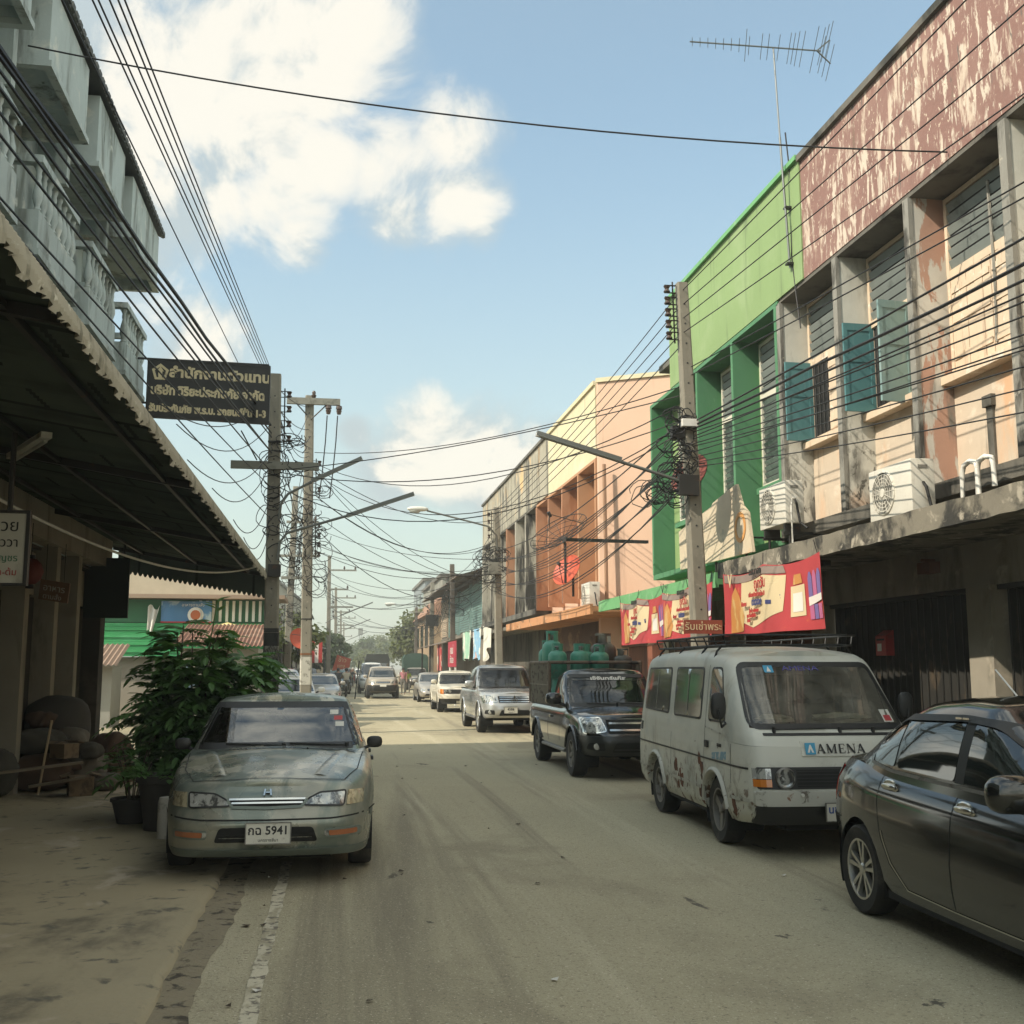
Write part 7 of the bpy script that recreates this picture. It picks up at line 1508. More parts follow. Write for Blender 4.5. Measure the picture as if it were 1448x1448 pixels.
# ------------------------------------------------------------------ rusty white van with a roof rack
m_vrust = mat('rust_patch', (.15, .055, .025), .9, layers=[((.06, .03, .02), 9, .45, .65)], bump=(30, .8))
m_van = mat('chalky_van_paint', (.56, .55, .475), .5, .0, coat=.08, rvar=.1, var=.07, layers=[((.45, .46, .41), (1.2, 1.2, 1.4), .5, .66), ((.26, .235, .18), (4, 4, 4), .54, .68, (1.0, .45)), ((.11, .055, .03), (9, 9, 8), .55, .62, (.95, .40)), ((.30, .26, .19), (2.5, 2.5, .8), .56, .72), ((.55, .45, .33), (1.3, 1.3, 3.), .48, .62, (1.70, 1.86)), ((.16, .10, .06), (16, 16, 16), .70, .74)])
m_vandirt = mat('van_bumper_paint', (.48, .47, .41), .6, layers=[((.12, .10, .08), (7, 7, 9), .54, .64), ((.2, .09, .05), 9, .64, .72)])
def van():
    t = thing('van', 'rusty pale grey van with black roof rack and a name board across its nose', 'van', (4.61, 11.76, 0), R(-90 - 2.2))
    zs = sm([(-2.2, 1.02), (1.4, 1.0), (2.2, .98)], 1); zb = ip([(-2.3, .33), (-1.7, .28), (1.7, .28), (2.3, .33)])
    tub = Loft(.862, [(0, .945, 2.12, -2.28), (.10, .985, 2.17, -2.33), (.30, 1., 2.185, -2.34), (.5, 1.003, 2.175, -2.34), (.8, .998, 2.13, -2.33), (1, .985, 2.085, -2.31)], zb, zs, 12, 12, .0)
    ar = [(1.13, .315, .36), (-1.20, .315, .36)]; bm = hull(tub, 140, 18, 4, ar, capk=False)
    rz = sm([(-2.2, 1.80), (-1.6, 1.855), (-.5, 1.88), (.6, 1.865), (1.3, 1.80), (1.7, 1.72)])
    gh_ = Loft(.862, [(0, .985, 2.085, -2.31), (.10, .98, 2.03, -2.30), (.16, .972, 1.985, -2.295), (.5, .935, 1.70, -2.25), (.80, .90, 1.43, -2.19), (.91, .878, 1.33, -2.16), (.965, .845, 1.27, -2.12), (1, .79, 1.21, -2.07)], zs, rz, 10, 11, .05)
    g2 = hull(gh_, 130, 24, 12); me = bpy.data.meshes.new('x'); g2.to_mesh(me); g2.free(); bm.from_mesh(me); bpy.data.meshes.remove(me)
    F, G_ = on_front(tub), on_front(gh_)
    ws = [(-.735, 1.155), (.735, 1.155), (.655, 1.725), (-.655, 1.725)]
    open_hole(bm, gh_, ws); bm_obj(bm, 'body', m_van, t, 42)
    under(t, tub, -2.05, 2.05, .24, .44, ar)
    for x in (1.13, -1.20):
        for s in (1, -1): wheel(t, x, s * .735, s, .318, .20, .205, 'three', m_alloyd)
    b = MB(); seam(b, rnd_poly(ws, .07) + [rnd_poly(ws, .07)[0]], G_, .05, .006); b.build('windscreen_seal', m_trim, t, world=False)
    b = MB(); patch(b, rnd_poly(ws, .06), G_, .003, .004, .05); b.build('windscreen', m_wsd, t, world=False, smooth=60)
    interior(t, -1.9, 1.66, .68, .72, 1.6, True, mat('van_seat_cloth', (.12, .105, .085), .9))
    b = MB(); b.box(.62, .70, -.66, .66, .9, 1.62); b.build('bulkhead_curtain', mat('dull_curtain', (.15, .14, .11), .9, layers=[((.3, .27, .2), (2, 6, .8), .5, .6)]), t, world=False)
    b = MB(); b.blob((1.62, .25, 1.22), .14, .30, .045, 14, 6, .25); b.blob((1.62, -.42, 1.21), .12, .2, .04, 12, 6, .25); b.build('dashboard_papers', mat('crumpled_paper', (.50, .44, .34), .8), t, world=False)
    b = MB(); patch(b, [(-.45, 1.655), (.10, 1.655), (.10, 1.715), (-.45, 1.715)], G_, .004, .002); 
    b = MB(); patch(b, rnd_poly([(-.42, 1.645), (-.325, 1.645), (-.325, 1.715), (-.42, 1.715)], .01), G_, .006, .002); bs_ = b.build('screen_sticker', mat('sky_blue_sticker', (.05, .30, .48), .5, var=0), t, world=False)
    b = MB(); patch(b, [(-.395, 1.655), (-.35, 1.655), (-.372, 1.705)], G_, .008, .001); b.build('sticker_print', m_white, bs_, world=False)
    p0, p1 = Vector(G_(0, 1.655, .008)), Vector(G_(0, 1.715, .008)); text('AMENA', .088, (p0 + p1) / 2 + Vector((0, -.05, 0)), (0, 1, 0), p1 - p0, mat('violet_blue_lettering', (.07, .06, .25), .5, var=0), parent=t, world=False, sx=1.25)
    b = MB(); patch(b, [(.56, 1.19), (.66, 1.19), (.66, 1.30), (.56, 1.30)], G_, .006, .002); b.build('tax_sticker', m_plate, t, world=False)
    b = MB(); patch(b, [(.575, 1.20), (.645, 1.20), (.645, 1.25), (.575, 1.25)], G_, .008, .002); b.build('tax_sticker', m_bred, t, world=False)
    wipers(t, gh_, ((-.55, 1), (.08, 1), (.40, 1)), 1.13, .50, .06)
    b = MB(); patch(b, rnd_poly([(-.66, 1.075), (.66, 1.075), (.66, 1.10), (-.66, 1.10)], .01), G_, .004, .01); b.build('cowl_vent', m_trim, t, world=False)
    # nose: lamp strip, lamps, grille, bumper
    b = MB(); patch(b, rnd_poly([(-.775, .615), (.775, .615), (.775, .805), (-.775, .805)], .02), F, .006, .02, .06); b.build('lamp_panel', m_trim, t, world=False, smooth=40)
    for s in (1, -1):
        b = MB(); b.lathe([(.088, .0), (.088, .028), (.074, .03), (.06, .018), (0, .028)], (F(s * .53, .71, .002)[0], s * .53, .71), 'x', 28); b.build('headlight', m_lens, t, world=False, smooth=40)
        b = MB(); b.lathe([(.096, .0), (.096, .022), (.086, .034), (.086, .0)], (F(s * .53, .71, .002)[0], s * .53, .71), 'x', 28); b.build('headlight_ring', m_alloyd, t, world=False, smooth=40)
        b = MB(); patch(b, [(s * .655, .635), (s * .80, .635), (s * .80, .70), (s * .655, .70)], F, .014, .02, .04); b.build('indicator', m_amber, t, world=False)
        b = MB(); patch(b, [(s * .655, .705), (s * .80, .705), (s * .80, .795), (s * .655, .795)], F, .014, .02, .04); b.build('corner_light', m_lens, t, world=False)
        so_, gs = on_side(tub, s), on_side(gh_, s)
        for poly, nm in (([(1.42, 1.16), (.86, 1.16), (.86, 1.70), (1.16, 1.70)], 0), ([(.62, 1.16), (-.46, 1.16), (-.46, 1.70), (.62, 1.70)], 1), ([(-.66, 1.17), (-1.86, 1.19), (-1.80, 1.69), (-.66, 1.70)], 1)):
            b = MB(); patch(b, rnd_poly(poly, .07), gs, .004, .01, .06); b.build('window_rubber', m_trim, t, world=False, smooth=60)
            c = (sum(p[0] for p in poly) / 4, sum(p[1] for p in poly) / 4); q = [(c[0] + (p[0] - c[0]) * .94, c[1] + (p[1] - c[1]) * .92) for p in poly]
            b = MB(); patch(b, rnd_poly(q, .06), gs, .007, .006, .06); b.build('side_window', mat('dusty_side_glass', (.10, .105, .09), .06, var=.15, spec=.8, coat=.7), t, world=False, smooth=60)
            if nm:
                b = MB(); seam(b, [(c[0], poly[0][1] + .04), (c[0], poly[2][1] - .04)], gs, .025, .012); b.build('window_divider', m_alloyd, t, world=False)
        b = MB(); seam(b, [(1.55, 1.03), (1.45, 1.06), (1.36, 1.17)], gs, .012, .005); seam(b, [(1.62, .90), (1.5, 1.04), (1.33, 1.055), (.80, 1.10)], lambda x, z, o: (gs if z > zs(x) else so_)(x, z, o), .016, .005); b.build('window_sill_line', m_vandirt, t, world=False)
        b = MB(); seam(b, [(.78, .34), (.78, 1.0)], so_, .009); seam(b, [(.78, 1.0), (.78, 1.72)], gs, .009); seam(b, [(1.64, .62), (1.62, .98)], so_, .009); seam(b, [(-.52, .34), (-.52, .98)], so_, .008); b.build('door_gap', m_under, t, world=False)
        b = MB(); seam(b, [(2.02, .785), (-2.1, .80)], so_, .018, .004); b.build('swage_line', m_trim, t, world=False)
        for pl in ([(2.05, .505), (1.60, .50)], [(.68, .49), (-.74, .50)], [(-1.66, .5), (-2.1, .51)]): b = MB(); seam(b, pl, so_, .032, .008); b.build('side_rib', m_vandirt, t, world=False)
        for ax in (1.13, -1.20):
            b = MB(); b.tube([(ax + .385 * math.cos(a), s * (tub.side(ax + .385 * math.cos(a), .315 + .385 * math.sin(a)) + .004), .315 + .385 * math.sin(a)) for a in [R(8 + 164 * k / 24) for k in range(25)]], .028, 6); b.build('arch_lip', m_vandirt, t, world=False, smooth=60)
        b = MB(); b.obox((.88, s * (tub.side(.88, .94) + .012), .935), (.05, 0, 0), (0, .012, 0), (0, 0, .035)); b.build('door_handle', m_trim, t, world=False, bevel=.006)
        b = MB(); b.tube([(1.38, s * .80, 1.18), (1.52, s * .90, 1.13), (1.60, s * .94, 1.20), (1.60, s * .95, 1.30)], .012, 6); ma = b.build('mirror_stay', m_trim, t, world=False)
        b = MB(); b.blob((1.55, s * .94, 1.33), .035, .075, .13, 14, 8, 0, .7); b.build('wing_mirror', m_trim, t, world=False, smooth=60)
        b = MB(); patch(b, [(-1.9, .93), (-2.03, .93), (-2.03, 1.03), (-1.9, 1.03)], lambda x, z, o: (x, s * (tub.side(x, min(z, zs(x))) + o), z), .004, .01); b.build('air_vent', m_trim, t, world=False)
    so_ = on_side(tub, -1)
    r = random.Random(4)
    for (cx_, cz_, n_, ex, ez) in ((.66, .44, 7, .09, .10), (-.16, .50, 6, .10, .09), (.66, .72, 6, .07, .09), (-.30, .62, 4, .05, .06), (1.66, .42, 3, .05, .05)):
        b = MB()
        for k in range(n_):
            px_, pz_, s0 = cx_ + r.gauss(0, ex * .6), cz_ + r.gauss(0, ez * .6), r.uniform(.02, .055); pl = [(px_ + s0 * r.uniform(.8, 1.2) * math.cos(a * .8976), pz_ + s0 * r.uniform(.9, 1.6) * math.sin(a * .8976)) for a in range(7)]
            hl_ = sorted(set(pl)); up_ = []                       # convex outline of the flake
            for side_ in (hl_, hl_[::-1]):
                st_ = []
                for p in side_:
                    while len(st_) > 1 and (st_[-1][0] - st_[-2][0]) * (p[1] - st_[-2][1]) - (st_[-1][1] - st_[-2][1]) * (p[0] - st_[-2][0]) <= 0: st_.pop()
                    st_.append(p)
                up_ += st_[:-1]
            patch(b, up_, so_, .002 + k * .0004, .002, .03)
        b.build('rust_patch', m_vrust, t, world=False)
    b = MB(); patch(b, rnd_poly([(1.05, .80), (1.50, .815), (1.50, .90), (1.05, .86)], .02), so_, .004, .002, .04); st = b.build('door_sticker', mat('blue_sticker_print', (.16, .30, .38), .5, layers=[((.5, .5, .46), 8, .5, .6)]), t, world=False)
    text('ชุมแพ', .06, (1.28, -tub.side(1.28, .95) - .006, .945), (1, 0, 0), (0, 0, 1), m_steel, parent=st, world=False)
    b = MB(); patch(b, [(-.52, .60), (.52, .60), (.52, .80), (-.52, .80)] if 0 else [(-.42, .635), (.42, .635), (.42, .785), (-.42, .785)], F, .010, .01, .06); b.build('grille', m_under, t, world=False)
    b = MB()
    for k in range(5): seam(b, [(-.42, .65 + k * .03), (.42, .65 + k * .03)], F, .006, .014)
    b.build('grille_bar', m_trim, t, world=False)
    b = MB(); patch(b, rnd_poly([(-.80, .47), (.80, .47), (.80, .60), (-.80, .60)], .02), F, .055, .07, .06); bp = b.build('bumper', m_vandirt, t, world=False, smooth=40)
    b = MB(); patch(b, rnd_poly([(-.79, .30), (.79, .30), (.79, .468), (-.79, .468)], .03), F, .030, .06, .06); b.build('front_valance', m_trim, t, world=False, smooth=40)
    b = MB(); b.cyl((F(-.40, .57, .06)[0], -.40, .57), (F(-.40, .57, .075)[0], -.40, .57), .015, n=8); b.build('bumper_bolt', m_white, bp, world=False)
    # name board on the nose
    nb = MB(); patch(nb, [(-.345, .90), (.345, .90), (.345, 1.03), (-.345, 1.03)], lambda y, z, o: (G_(y, max(z, 1.0), o)[0] if z > 1.0 else F(y, z, o)[0], y, z), .012, .012, .07); n_ = nb.build('name_board', m_plate, t, world=False)
    pa, pb = Vector((F(0, .92, .016)[0], 0, .92)), Vector((F(0, .985, .016)[0], 0, .985)); upv = (pb - pa).normalized()
    lt = {'A': (((.08, 0), (.42, 1), .08), ((.42, 1), (.80, 0), .19), ((.22, .32), (.64, .32), .07), ((-.04, .03), (.22, .03), .06), ((.62, .03), (.98, .03), .06)),
          'M': (((.12, 0), (.12, 1), .08), ((.12, 1), (.52, .05), .19), ((.52, .05), (.94, 1), .08), ((.96, 0), (.96, 1), .19), ((-.02, .03), (.26, .03), .06), ((.80, .03), (1.12, .03), .06), ((.0, .97), (.2, .97), .06), ((.9, .97), (1.12, .97), .06)),
          'E': (((.18, 0), (.18, 1), .19), ((.1, .03), (.72, .03), .07), ((.1, .97), (.70, .97), .07), ((.2, .5), (.54, .5), .07), ((.70, .03), (.74, .26), .06), ((.68, .97), (.70, .76), .06), ((.54, .38), (.54, .62), .05)),
          'N': (((.12, 0), (.12, 1), .08), ((.12, 1), (.84, 0), .19), ((.84, 0), (.84, 1), .08), ((-.02, .03), (.26, .03), .06), ((.70, .97), (.98, .97), .06), ((-.04, .97), (.2, .97), .06))}
    b = MB(); o_ = pa + Vector((.003, -.20, 0)) + upv * .004; x_ = 0.; hl_ = .085
    for ch in 'AMENA':
        for k_, ((u0, v0), (u1, v1), w0) in enumerate(lt[ch]):
            p_, q_ = o_ + Vector((0, (x_ + u0) * hl_, 0)) + upv * v0 * hl_, o_ + Vector((0, (x_ + u1) * hl_, 0)) + upv * v1 * hl_; d_ = (q_ - p_).normalized(); n_2 = Vector((1, 0, 0)).cross(d_).normalized()
            b.obox((p_ + q_) / 2 + Vector((.0002 * k_, 0, 0)), d_ * ((q_ - p_).length / 2), n_2 * (w0 * hl_ / 2), (.0012, 0, 0))
        x_ += {'A': 1.08, 'M': 1.30, 'E': .96, 'N': 1.12}[ch]
    b.build('lettering', m_ink, n_, world=False)
    b = MB(); o_ = pa + upv * .047 + Vector((.002, -.262, 0)); b.obox(o_, (0, .048, 0), (.002, 0, 0), upv * .053); sq = b.build('emblem', MATS['sky_blue_sticker'], n_, world=False)
    b = MB(); b.prism([(-.03, -.035), (-.012, -.035), (0, .0), (.012, -.035), (.03, -.035), (.006, .036), (-.006, .036)], lambda u, v: o_ + Vector((.003, u, 0)) + upv * v, lambda u, v: o_ + Vector((.005, u, 0)) + upv * v); b.build('emblem_mark', m_white, sq, world=False)
    plate_(t, ((2.255, -.02, .42), (0, 1, 0), (0, 0, 1)), 'นข 2916', 'ขอนแก่น', m_inkb, .34, .15)
    # roof rack, a frame of its own resting on the gutters
    rk = thing('roof_rack', 'black tube roof rack standing on the rusty pale van', 'roof rack', t.location, t.rotation_euler[2]); b = MB()
    x0, x1, w0 = -1.72, .98, .66; z1 = 2.02
    def ring(z, dx): b.tube([(x0 - dx * .3, -w0 - dx, z), (x1 + dx, -w0 - dx, z), (x1 + .14 + dx, -w0 + .12, z), (x1 + .14 + dx, w0 - .12, z), (x1 + dx, w0 + dx, z), (x0 - dx * .3, w0 + dx, z)], .012, 6, close=True)
    ring(z1, .03); ring(z1 - .10, 0); b.build('rail', m_trim, rk, world=False)
    b = MB(); n = 13
    for k in range(n): x = x0 + (x1 - x0) * k / (n - 1); b.cyl((x, -w0, z1 - .10), (x, w0, z1 - .10), .008, n=5)
    b.build('cross_bar', m_trim, rk, world=False)
    for k in range(9):
        for s in (1, -1): x = x0 + (x1 - x0) * k / 8; b = MB(); b.cyl((x, s * w0, z1 - .10), (x - .03, s * (w0 + .03), z1), .008, n=5); b.build('upright', m_trim, rk, world=False)
    for x in (-1.45, -.55, .35, .85):
        for s in (1, -1): b = MB(); b.tube([(x, s * w0, z1 - .10), (x - .03, s * (w0 + .05), z1 - .16), (x - .05, s * .745, 1.745)], .012, 6); b.build('leg', m_trim, rk, world=False)
van()

# ------------------------------------------------------------------ pickups, and cars further up the street
def pickup(t, m, L, Wd, H, wb, hood, bl, colorb, gl, bedx, rimst, rim_m, zdeck, wr=.34, roofx=None, front=None, big=True, cabr=-.3, wsx=(1.0, .35)):
    """hood: nose height; bl: bumper lower edge; bedx: x where the load bed begins (behind the cab)."""
    xf, xr = L / 2, -L / 2; ax0 = xf - .86; ax1 = ax0 - wb
    zs = sm([(xr, zdeck), (bedx, zdeck), (wsx[0] - .4, zdeck), (wsx[0], zdeck + .01), (wsx[0] + .5, zdeck - .03), (xf - .25, hood + .03), (xf, hood - .05)], 2); zb = ip([(xr, .42), (ax1, .36), (ax0, .32), (xf, bl)])
    tub = Loft(Wd / 2, [(0, .93, xf - .10, xr + .06), (.1, .975, xf - .03, xr + .02), (.35, 1., xf, xr), (.6, .998, xf - .03, xr), (.85, .975, xf - .12, xr + .01), (.95, .95, xf - .18, xr + .02), (1, .92, xf - .23, xr + .03)], zb, zs, 5, 14, .05)
    ar = [(ax0, wr, wr + .07), (ax1, wr, wr + .07)]; bm = hull(tub, 120 if big else 80, 18 if big else 12, 10, ar, bed=(xr + .06, bedx - .02))
    gz = lambda x: tub.zs(x) - .02; rz = sm([(cabr - .4, H - .05), (cabr, H - .02), (.1, H), (wsx[1] + .2, H - .05)], 1)
    gh_ = Loft(Wd / 2 * .93, [(0, 1., wsx[0] + .12, bedx), (.25, .965, wsx[0] - .16, bedx + .02), (.6, .91, wsx[0] - .55 if big else wsx[0] - .42, bedx + .06), (.85, .86, wsx[1] + .02, bedx + .12), (.94, .82, wsx[1] - .10, bedx + .17), (1, .76, wsx[1] - .18, bedx + .24)], gz, rz, 7, 9, .04)
    g2 = hull(gh_, 90, 14, 8); me = bpy.data.meshes.new('x'); g2.to_mesh(me); g2.free(); bm.from_mesh(me); bpy.data.meshes.remove(me)
    zt = H - .09; zw = zdeck + .07; G_ = on_front(gh_); yb = gh_.W * gh_.par(gh_.v_at(wsx[0], zw))[0] - .07; yt = gh_.W * gh_.par(gh_.v_at(wsx[1], zt))[0] - .07
    ws = [(-yb, zw), (yb, zw), (yt, zt), (-yt, zt)]; open_hole(bm, gh_, ws); bm_obj(bm, 'body', m, t, 40)
    under(t, tub, xr + .1, xf - .25, .33, .5, ar)
    for x in (ax0, ax1):
        for s in (1, -1): wheel(t, x, s * (Wd / 2 - .13), s, wr, .23, wr * .60, rimst, rim_m)
    b = MB(); seam(b, ws + [ws[0]], G_, .06, .006); b.build('windscreen_seal', m_trim, t, world=False)
    b = MB(); patch(b, rnd_poly(ws, .05), G_, .003, .004, .05); b.build('windscreen', gl, t, world=False, smooth=60)
    interior(t, bedx + .2, wsx[0] - .05, Wd / 2 * .74, zdeck - .45, H); b = MB(); b.box(bedx + .07, bedx + .09, -yb * .95, yb * .95, zdeck - .4, H - .12); b.build('cab_back_panel', mat('cab_lining', (.17, .17, .15), .9), t, world=False)
    for s in (1, -1):
        gs, so_ = on_side(gh_, s), on_side(tub, s); xd = wsx[0] - .34
        wpoly = [(xd, zw), (bedx + .16, zw), (bedx + .24, zt), (wsx[1] - .18, zt)]
        b = MB(); patch(b, rnd_poly(wpoly, .05), gs, .004, .01); b.build('side_window', m_cglass, t, world=False, smooth=60)
        b = MB(); seam(b, [(xd + .02, .5), (xd + .03, zdeck - .02)], so_, .009); seam(b, [(bedx + .06, .45), (bedx + .06, zdeck - .02)], so_, .014); b.build('door_gap', m_under, t, world=False)
        b = MB(); b.obox((bedx + .30, s * (tub.side(bedx + .3, zdeck - .16) + .015), zdeck - .15), (.08, 0, 0), (0, .014, 0), (0, 0, .022)); b.build('door_handle', colorb, t, world=False, bevel=.006)
        b = MB(); b.box(xr + .03, bedx - .02, s * (Wd / 2 * .92 - .05) - .035, s * (Wd / 2 * .92 - .05) + .035, zdeck - .01, zdeck + .03); b.build('bed_rail', m_trim, t, world=False)
        mirror(t, wsx[0] - .38, Wd / 2 * .92, zw - .01, s, colorb, 1.25 if big else 1.)
        b = MB(); b.tube([(ax0 - .5, s * (Wd / 2 - .03), .36), (ax1 + .55, s * (Wd / 2 - .03), .36)], .03, 8); b.build('side_step', m_alloyd, t, world=False)
        b = MB(); b.box(ax1 - wr - .13, ax1 - wr - .10, s * Wd / 2 - s * .22 - .1, s * Wd / 2 - s * .22 + .1, .18, .55); b.build('mud_flap', m_trim, t, world=False)
        for ax in (ax0, ax1): b = MB(); b.tube([(ax + (wr + .085) * math.cos(a), s * tub.side(ax, .6), wr + (wr + .085) * math.sin(a)) for a in [R(10 + 160 * k / 18) for k in range(19)]], .022, 6); b.build('arch_lip', m, t, world=False, smooth=60)
    b = MB(); wi = Wd / 2 * .84; b.box(xr + .06, bedx - .02, -wi, wi, .60, .63); b.box(xr + .05, xr + .09, -wi, wi, .63, zdeck - .02); b.box(bedx - .04, bedx - .015, -wi, wi, .63, zdeck - .02)
    for s in (1, -1): b.box(xr + .09, bedx - .04, s * wi - .02, s * wi + .02, .63, zdeck - .02)
    b.build('load_bed', m_trim, t, world=False)
    if big: wipers(t, gh_, ((.58, -1), (.02, -1)), zw + .005, .5, .08)
    return tub, gh_, xf, xr, ax0, ax1, ws, G_
def lamp_grille(t, tub, zc, hw, hh, y_in, y_out, glm, grill_h, bars, slant=.0, chrome=m_chrome, badge=None):
    F = on_front(tub)
    for s in (1, -1):
        pl = [(s * y_in, zc - hh * .6), (s * (y_out - .02), zc - hh), (s * y_out, zc + hh), (s * (y_in + .06), zc + hh + slant)]
        b = MB(); patch(b, rnd_poly(pl, .03), F, .010, .03, .04); b.build('headlight', m_lens, t, world=False, smooth=40)
        b = MB(); q = rnd_poly(pl, .03); seam(b, q + [q[0]], F, .016, .014); b.build('headlight_rim', m_chrome if chrome is m_chrome else m_trim, t, world=False)
    b = MB(); patch(b, [(-y_in + .03, zc - grill_h), (y_in - .03, zc - grill_h), (y_in - .01, zc + grill_h), (-y_in + .01, zc + grill_h)], F, .006, .02, .05); b.build('grille', m_under, t, world=False)
    for k in range(bars):
        z = zc - grill_h + (k + .5) * 2 * grill_h / bars; b = MB(); seam(b, [(-y_in + .05, z), (y_in - .05, z)], F, .028, .018); b.build('grille_bar', chrome, t, world=False)
    return F
def front_bumper(t, F, z0, z1, w_, m, off=.05, fogs=True, intake=True, zi=None):
    b = MB(); patch(b, rnd_poly([(-w_, z0), (w_, z0), (w_, z1), (-w_, z1)], .05), F, off, .08, .05); b.build('bumper', m, t, world=False, smooth=45)
    if intake: b = MB(); patch(b, rnd_poly([(-.42, z0 + .06), (.42, z0 + .06), (.36, z1 - .1), (-.36, z1 - .1)], .03), F, off + .006, .02, .05); b.build('air_intake', m_under, t, world=False)
    if fogs:
        for s in (1, -1):
            b = MB(); patch(b, rnd_poly([(s * .52, z0 + .08), (s * .76, z0 + .10), (s * .74, z1 - .10), (s * .54, z1 - .10)], .03), F, off + .006, .02, .05); fr_ = b.build('fog_light_recess', m_under, t, world=False)
            b = MB(); b.lathe([(.05, 0), (.05, .02), (0, .03)], (F(s * .64, (z0 + z1) / 2, off)[0], s * .64, (z0 + z1) / 2), 'x', 16); b.build('fog_light', m_lens, t, world=False, smooth=50)
m_dmax = mat('dusty_black_paint', (.020, .022, .021), .16, .15, coat=.9, var=.0, layers=[((.09, .08, .06), (1.8, 1.8, 1.2), .56, .75), ((.13, .115, .085), (3, 3, 3), .58, .75, (.75, .35))])
t = thing('gas_pickup', 'dusty black pickup truck carrying gas cylinders in a caged load bed', 'pickup truck', (4.57, 19.0, 0), R(-90 - .4)); dm = t; t.name = 'pickup_truck'
tub, gh_, xf, xr, ax0, ax1, ws, G_ = pickup(t, m_dmax, 5.0, 1.80, 1.64, 3.05, .90, .40, m_dmax, m_ws, -.30, 'six', m_alloyd, 1.02, .35, wsx=(1.12, .42))
F = lamp_grille(t, tub, .80, .2, .115, .48, .80, None, .10, 2, .02)
front_bumper(t, F, .36, .66, .86, mat('dull_black_bumper', (.022, .024, .022), .4, coat=.3), .06)
b = MB(); patch(b, [(-.62, ws[2][1] - .075), (.62, ws[2][1] - .075), (.60, ws[2][1] - .005), (-.60, ws[2][1] - .005)], G_, .006, .002); st = b.build('sun_strip', m_trim, t, world=False)
zz = ws[2][1] - .045; pa = Vector(G_(.0, zz - .02, .01)); pb = Vector(G_(.0, zz + .02, .01)); text('เจ๊จันทร์แก๊ส', .10, (pa + pb) / 2 + Vector((0, .02, .0)), (0, 1, 0), pb - pa, m_white, parent=st, world=False, bold=.004, sx=1.3)
# cage on the bed
b = MB(); bx0, bx1, bw, zt = xr + .06, -.42, .83, 1.78
for s in (1, -1):
    b.cyl((bx0, s * bw, zt), (bx1, s * bw, zt), .03, n=6); b.cyl((bx0, s * bw, 1.04), (bx0, s * bw, zt), .03, n=6); b.cyl((bx1, s * bw, 1.04), (bx1, s * bw, zt), .03, n=6)
b.cyl((bx1, -bw, zt), (bx1, bw, zt), .03, n=6); b.cyl((bx0, -bw, zt), (bx0, bw, zt), .03, n=6); b.build('cage_frame', mat('rusty_cage_steel', (.16, .12, .085), .7, .3, layers=[((.05, .045, .04), 6, .5, .65)]), dm, world=False)
for s in (1, -1):
    b = MB()
    for k in range(1, 15): x = bx0 + (bx1 - bx0) * k / 15; b.cyl((x, s * bw, 1.04), (x, s * bw, zt), .02, n=5)
    b.cyl((bx0, s * bw, 1.38), (bx1, s * bw, 1.38), .014, n=5); b.build('cage_bar', mat('grey_cage_bar', (.22, .19, .145), .7, layers=[((.08, .06, .045), 8, .5, .65)]), dm, world=False)
m_gas = mat('green_gas_cylinder', (.07, .27, .19), .45, layers=[((.16, .17, .13), 5, .6, .72), ((.04, .15, .11), 2, .55, .7)]); m_gas2 = mat('dark_gas_cylinder', (.075, .075, .06), .5, layers=[((.2, .16, .1), 5, .6, .72)])
def gas(x, y, z, rr, h, m, label):
    c = math.cos(dm.rotation_euler[2]); s_ = math.sin(dm.rotation_euler[2])
    t = thing('gas_cylinder', label, 'gas cylinder', (dm.location.x + x * c - y * s_, dm.location.y + x * s_ + y * c, z), rnd.uniform(0, 6), 'gas cylinders on the black pickup')
    b = MB(); b.lathe([(rr * .8, 0), (rr * .82, .05), (rr, .09), (rr, h * .62), (rr * .93, h * .70), (rr * .7, h * .765), (rr * .3, h * .80), (0, h * .805)], (0, 0, 0), 'z', 20); b.build('tank', m, t, world=False, smooth=50)
    b = MB(); 
    for k in range(3): b.lathe([(rr * .60, h * .76), (rr * .60, h * .98)], (0, 0, 0), 'z', 5, k * 2.094, k * 2.094 + 1.15)
    b.lathe([(rr * .62, h * .95), (rr * .62, h), (rr * .57, h), (rr * .57, h * .95), (rr * .62, h * .95)], (0, 0, 0), 'z', 20); b.build('handle_collar', m, t, world=False)
    b = MB(); b.cyl((0, 0, h * .80), (0, 0, h * .90), .025, n=8); b.cyl((-.03, 0, h * .9), (.05, 0, h * .9), .018, n=8); b.build('valve', m_alloyd, t, world=False)
GL = [(-.75, -.62, 1.50, .17, .62, m_gas, 'green gas cylinder in the front row nearest the cage bars'), (-.70, -.22, 1.50, .17, .62, m_gas, 'second green gas cylinder in the front row'), (-.75, .16, 1.50, .17, .60, m_gas, 'third green gas cylinder beside the dark grey ones'), (-.78, .60, 1.48, .17, .55, m_gas2, 'pale dusty gas cylinder at the kerb end of the front row'),
      (-1.25, -.62, 1.50, .19, .86, m_gas, 'tallest green gas cylinder standing high at the street side'), (-1.2, -.02, 1.50, .18, .62, m_gas, 'green gas cylinder in the middle row'), (-1.3, .36, 1.50, .24, .82, m_gas2, 'big dark grey gas cylinder on the kerb side'), (-1.75, -.62, 1.48, .17, .72, m_gas, 'green gas cylinder behind the tallest one'), (-1.8, 0, 1.48, .17, .66, m_gas, 'green gas cylinder in the rear row'), (-1.75, .5, 1.48, .17, .66, m_gas2, 'dark gas cylinder in the rear row')]
for g_ in GL: gas(*g_)
